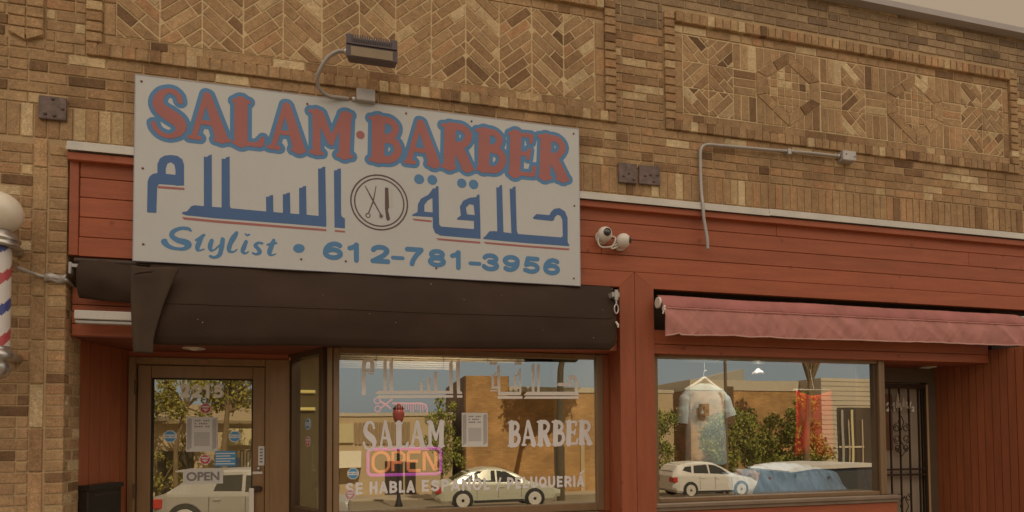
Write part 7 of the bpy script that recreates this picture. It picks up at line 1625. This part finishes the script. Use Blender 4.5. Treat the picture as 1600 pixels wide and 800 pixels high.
b = MB(); b.box(16.62, 16.98, -20.42, -20.28, 2.0, 3.85, bev=.02); b.build('box', BM['side'], UP)

# trees
LEAF = {'green': mat('green_leaves', (.25, .25, .042), .6, var=.25, scale=1.2, island=.55, spec=.3), 'yellow': mat('yellow_green_leaves', (.26, .225, .04), .6, var=.25, scale=1.2, island=.5, spec=.3), 'red': mat('red_leaves', (.55, .036, .022), .6, var=.2, scale=1.2, island=.4, spec=.3)}
DBARK = mat('dark_bark', (.085, .06, .032), .9, var=.25, scale=4, stretch=(3, 3, .6))
BARK = mat('bark', (.19, .125, .06), .9, var=.25, scale=4, fine=.1, fscale=30, stretch=(3, 3, .6))
def tree(name, label, x, y, z0, trunk, clumps, leaf, n=70, ls=.16, r0=.16, cat='tree', limbs=None, bark=None):
    t_ = thing(name, label, cat, (x, y, z0), 'trees across the street reflected in the glass')
    b = MB()
    if trunk:
        b.tube(trunk, [r0*(1-.45*i/(len(trunk)-1)) for i in range(len(trunk))], 9)
        for q in (limbs or []):
            b.tube(smooth(q, 3), [r0*.52*(1-.6*i/(3*(len(q)-1))) for i in range(3*(len(q)-1)+1)], 7)
        top = Vector(trunk[-1])
        for cx, cy, cz, r in clumps:
            b.tube([tuple(top+Vector((0, 0, -.3))), (cx, cy, cz)], [r0*.4, .02], 5)
        b.build('trunk', bark or BARK, t_)
    rnd = random.Random(hash(name+label) % 99991 if False else int(abs(x*131+y*17))+7)
    c = MB()
    for cx, cy, cz, r in clumps:
        for i in range(int(3.6*n*(r/.7)**2)):
            d_ = Vector((rnd.gauss(0, 1), rnd.gauss(0, 1), rnd.gauss(0, 1))).normalized()*r*(rnd.random()**.38)*(.8+.35*noise.noise(Vector((cx+i*.13, cy, cz))))
            p_ = Vector((cx, cy, cz))+d_
            s = .62*ls*rnd.uniform(.6, 1.35)
            a = Vector((rnd.gauss(0, 1), rnd.gauss(0, 1), rnd.gauss(0, .6))).normalized()
            e_ = a.orthogonal().normalized(); e2 = a.cross(e_)
            an = rnd.random()*6.28
            u = e_*math.cos(an)+e2*math.sin(an); v = a.cross(u)
            c.add([tuple(p_+u*s), tuple(p_+v*s*.5), tuple(p_-u*s*.8), tuple(p_-v*s*.5)], [(0, 1, 2, 3)])
    c.build('crown', LEAF[leaf], t_)
    return t_
def cl(x0, x1, y, z0, z1, n, r, seed):
    rd = random.Random(seed)
    return [(rd.uniform(x0, x1), y+rd.uniform(-.8, .8), rd.uniform(z0, z1), r*rd.uniform(.7, 1.3)) for _ in range(n)]
tree('young_tree', 'young green street tree reflected above the saloon', 2.98, -21.6, -1.45, [(2.98, -21.6, -1.5), (3.0, -21.6, -.2), (2.95, -21.6, 1.6)], [(2.9, -21.6, 3.1, .35), (3.5, -21.6, 2.9, .3), (2.5, -21.6, 2.3, .4), (2.45, -21.6, 1.3, .4), (3.75, -21.5, 1.2, .45), (3.8, -21.5, .4, .4), (3.0, -21.6, 2.5, .5), (2.75, -21.5, 1.9, .5), (3.3, -21.6, 1.8, .45), (2.95, -21.6, 1.2, .65), (3.3, -21.5, .7, .5), (3.1, -21.6, .2, .5), (3.45, -21.6, 2.4, .25)], 'green', n=150, ls=.11, r0=.08)
tree('street_tree', 'tall street tree with a bare trunk reflected at the right of the shop window', 8.25, -20.4, -1.4, [(8.25, -20.4, -1.45), (8.22, -20.4, 1.5), (8.28, -20.4, 4.6), (8.6, -20.4, 6.2)], cl(7.3, 11.2, -20.6, 6.8, 9.6, 12, .95, 3), 'green', n=60, ls=.2, r0=.20, bark=DBARK)
tree('leafy_tree', 'dense green tree reflected at the left edge of the display window', 15.0, -24.4, -1.45, [(15.0, -24.4, -1.5), (15.0, -24.4, 1.5)], cl(13.6, 16.0, -24.4, -.4, 2.8, 15, .72, 5), 'green', n=75, ls=.15, r0=.12)
tree('leafy_tree', 'wide green tree reflected right of the tee shirt', 19.6, -24.4, -1.45, [(19.6, -24.4, -1.5), (19.6, -24.4, 1.5)], cl(18.2, 21.0, -24.4, -.6, 2.8, 18, .74, 6), 'green', n=75, ls=.15, r0=.12)
tree('leafy_tree', 'round green tree reflected left of the forked trunk', 22.1, -24.6, -1.45, [(22.1, -24.6, -1.5), (22.1, -24.6, 1.5)], cl(21.0, 23.4, -24.6, -.6, 2.6, 18, .72, 8), 'green', n=75, ls=.15, r0=.12)
tree('leafy_tree', 'dark green tree reflected behind the forked trunk and red cloth', 23.9, -23.6, -1.45, [(23.9, -23.6, -1.5), (23.9, -23.6, 1.4)], cl(22.9, 25.2, -23.6, -.4, 3.0, 22, .62, 9)+[(23.9, -23.6, 3.6, .5), (24.4, -23.6, 3.4, .45), (23.4, -23.6, 3.3, .45)], 'green', n=80, ls=.15, r0=.12)
tree('forked_tree', 'pale forked street tree reflected in front of the red cloth', 22.2, -21.4, -1.45, [(21.9, -21.4, -1.5), (22.0, -21.4, .8), (22.18, -21.4, 3.2), (22.3, -21.4, 4.35)], cl(21.0, 24.0, -21.4, 7.3, 9.5, 9, .8, 10), 'green', n=60, ls=.2, r0=.20, limbs=[[(22.3, -21.4, 4.2), (22.15, -21.4, 4.9), (21.95, -21.4, 5.6), (21.9, -21.4, 7.4)], [(22.3, -21.4, 4.2), (22.6, -21.4, 4.9), (22.95, -21.4, 5.4), (23.4, -21.4, 7.2)]])
tree('yellowing_tree', 'yellow green tree reflected at the top of the entry door', -8.6, -23, -1.45, [(-8.6, -23, -1.5), (-8.6, -23, 1.2), (-8.2, -23, 3.2)], cl(-10.4, -7.2, -23, 2.6, 4.2, 13, .62, 11)+cl(-10.2, -7, -23.6, 4.6, 6.2, 7, .6, 12), 'yellow', n=70, ls=.15, r0=.12)
tree('yellowing_tree', 'darker yellow green tree with a pale trunk reflected in the entry door', -6.5, -22.4, -1.45, [(-6.45, -22.4, -1.5), (-6.5, -22.4, 1.0), (-6.35, -22.4, 3.0)], cl(-7.0, -4.4, -22.6, 3.0, 5.0, 15, .65, 13), 'yellow', n=75, ls=.15, r0=.17)
tree('hedge_shrub', 'dark ragged shrub reflected behind the silver car in the door', -9.7, -24, -1.45, [(-9.7, -24, -1.5), (-9.7, -24, -.6)], cl(-11.4, -8.4, -24, -.9, 1.4, 14, .6, 14), 'yellow', n=60, ls=.14, r0=.08, cat='shrub')
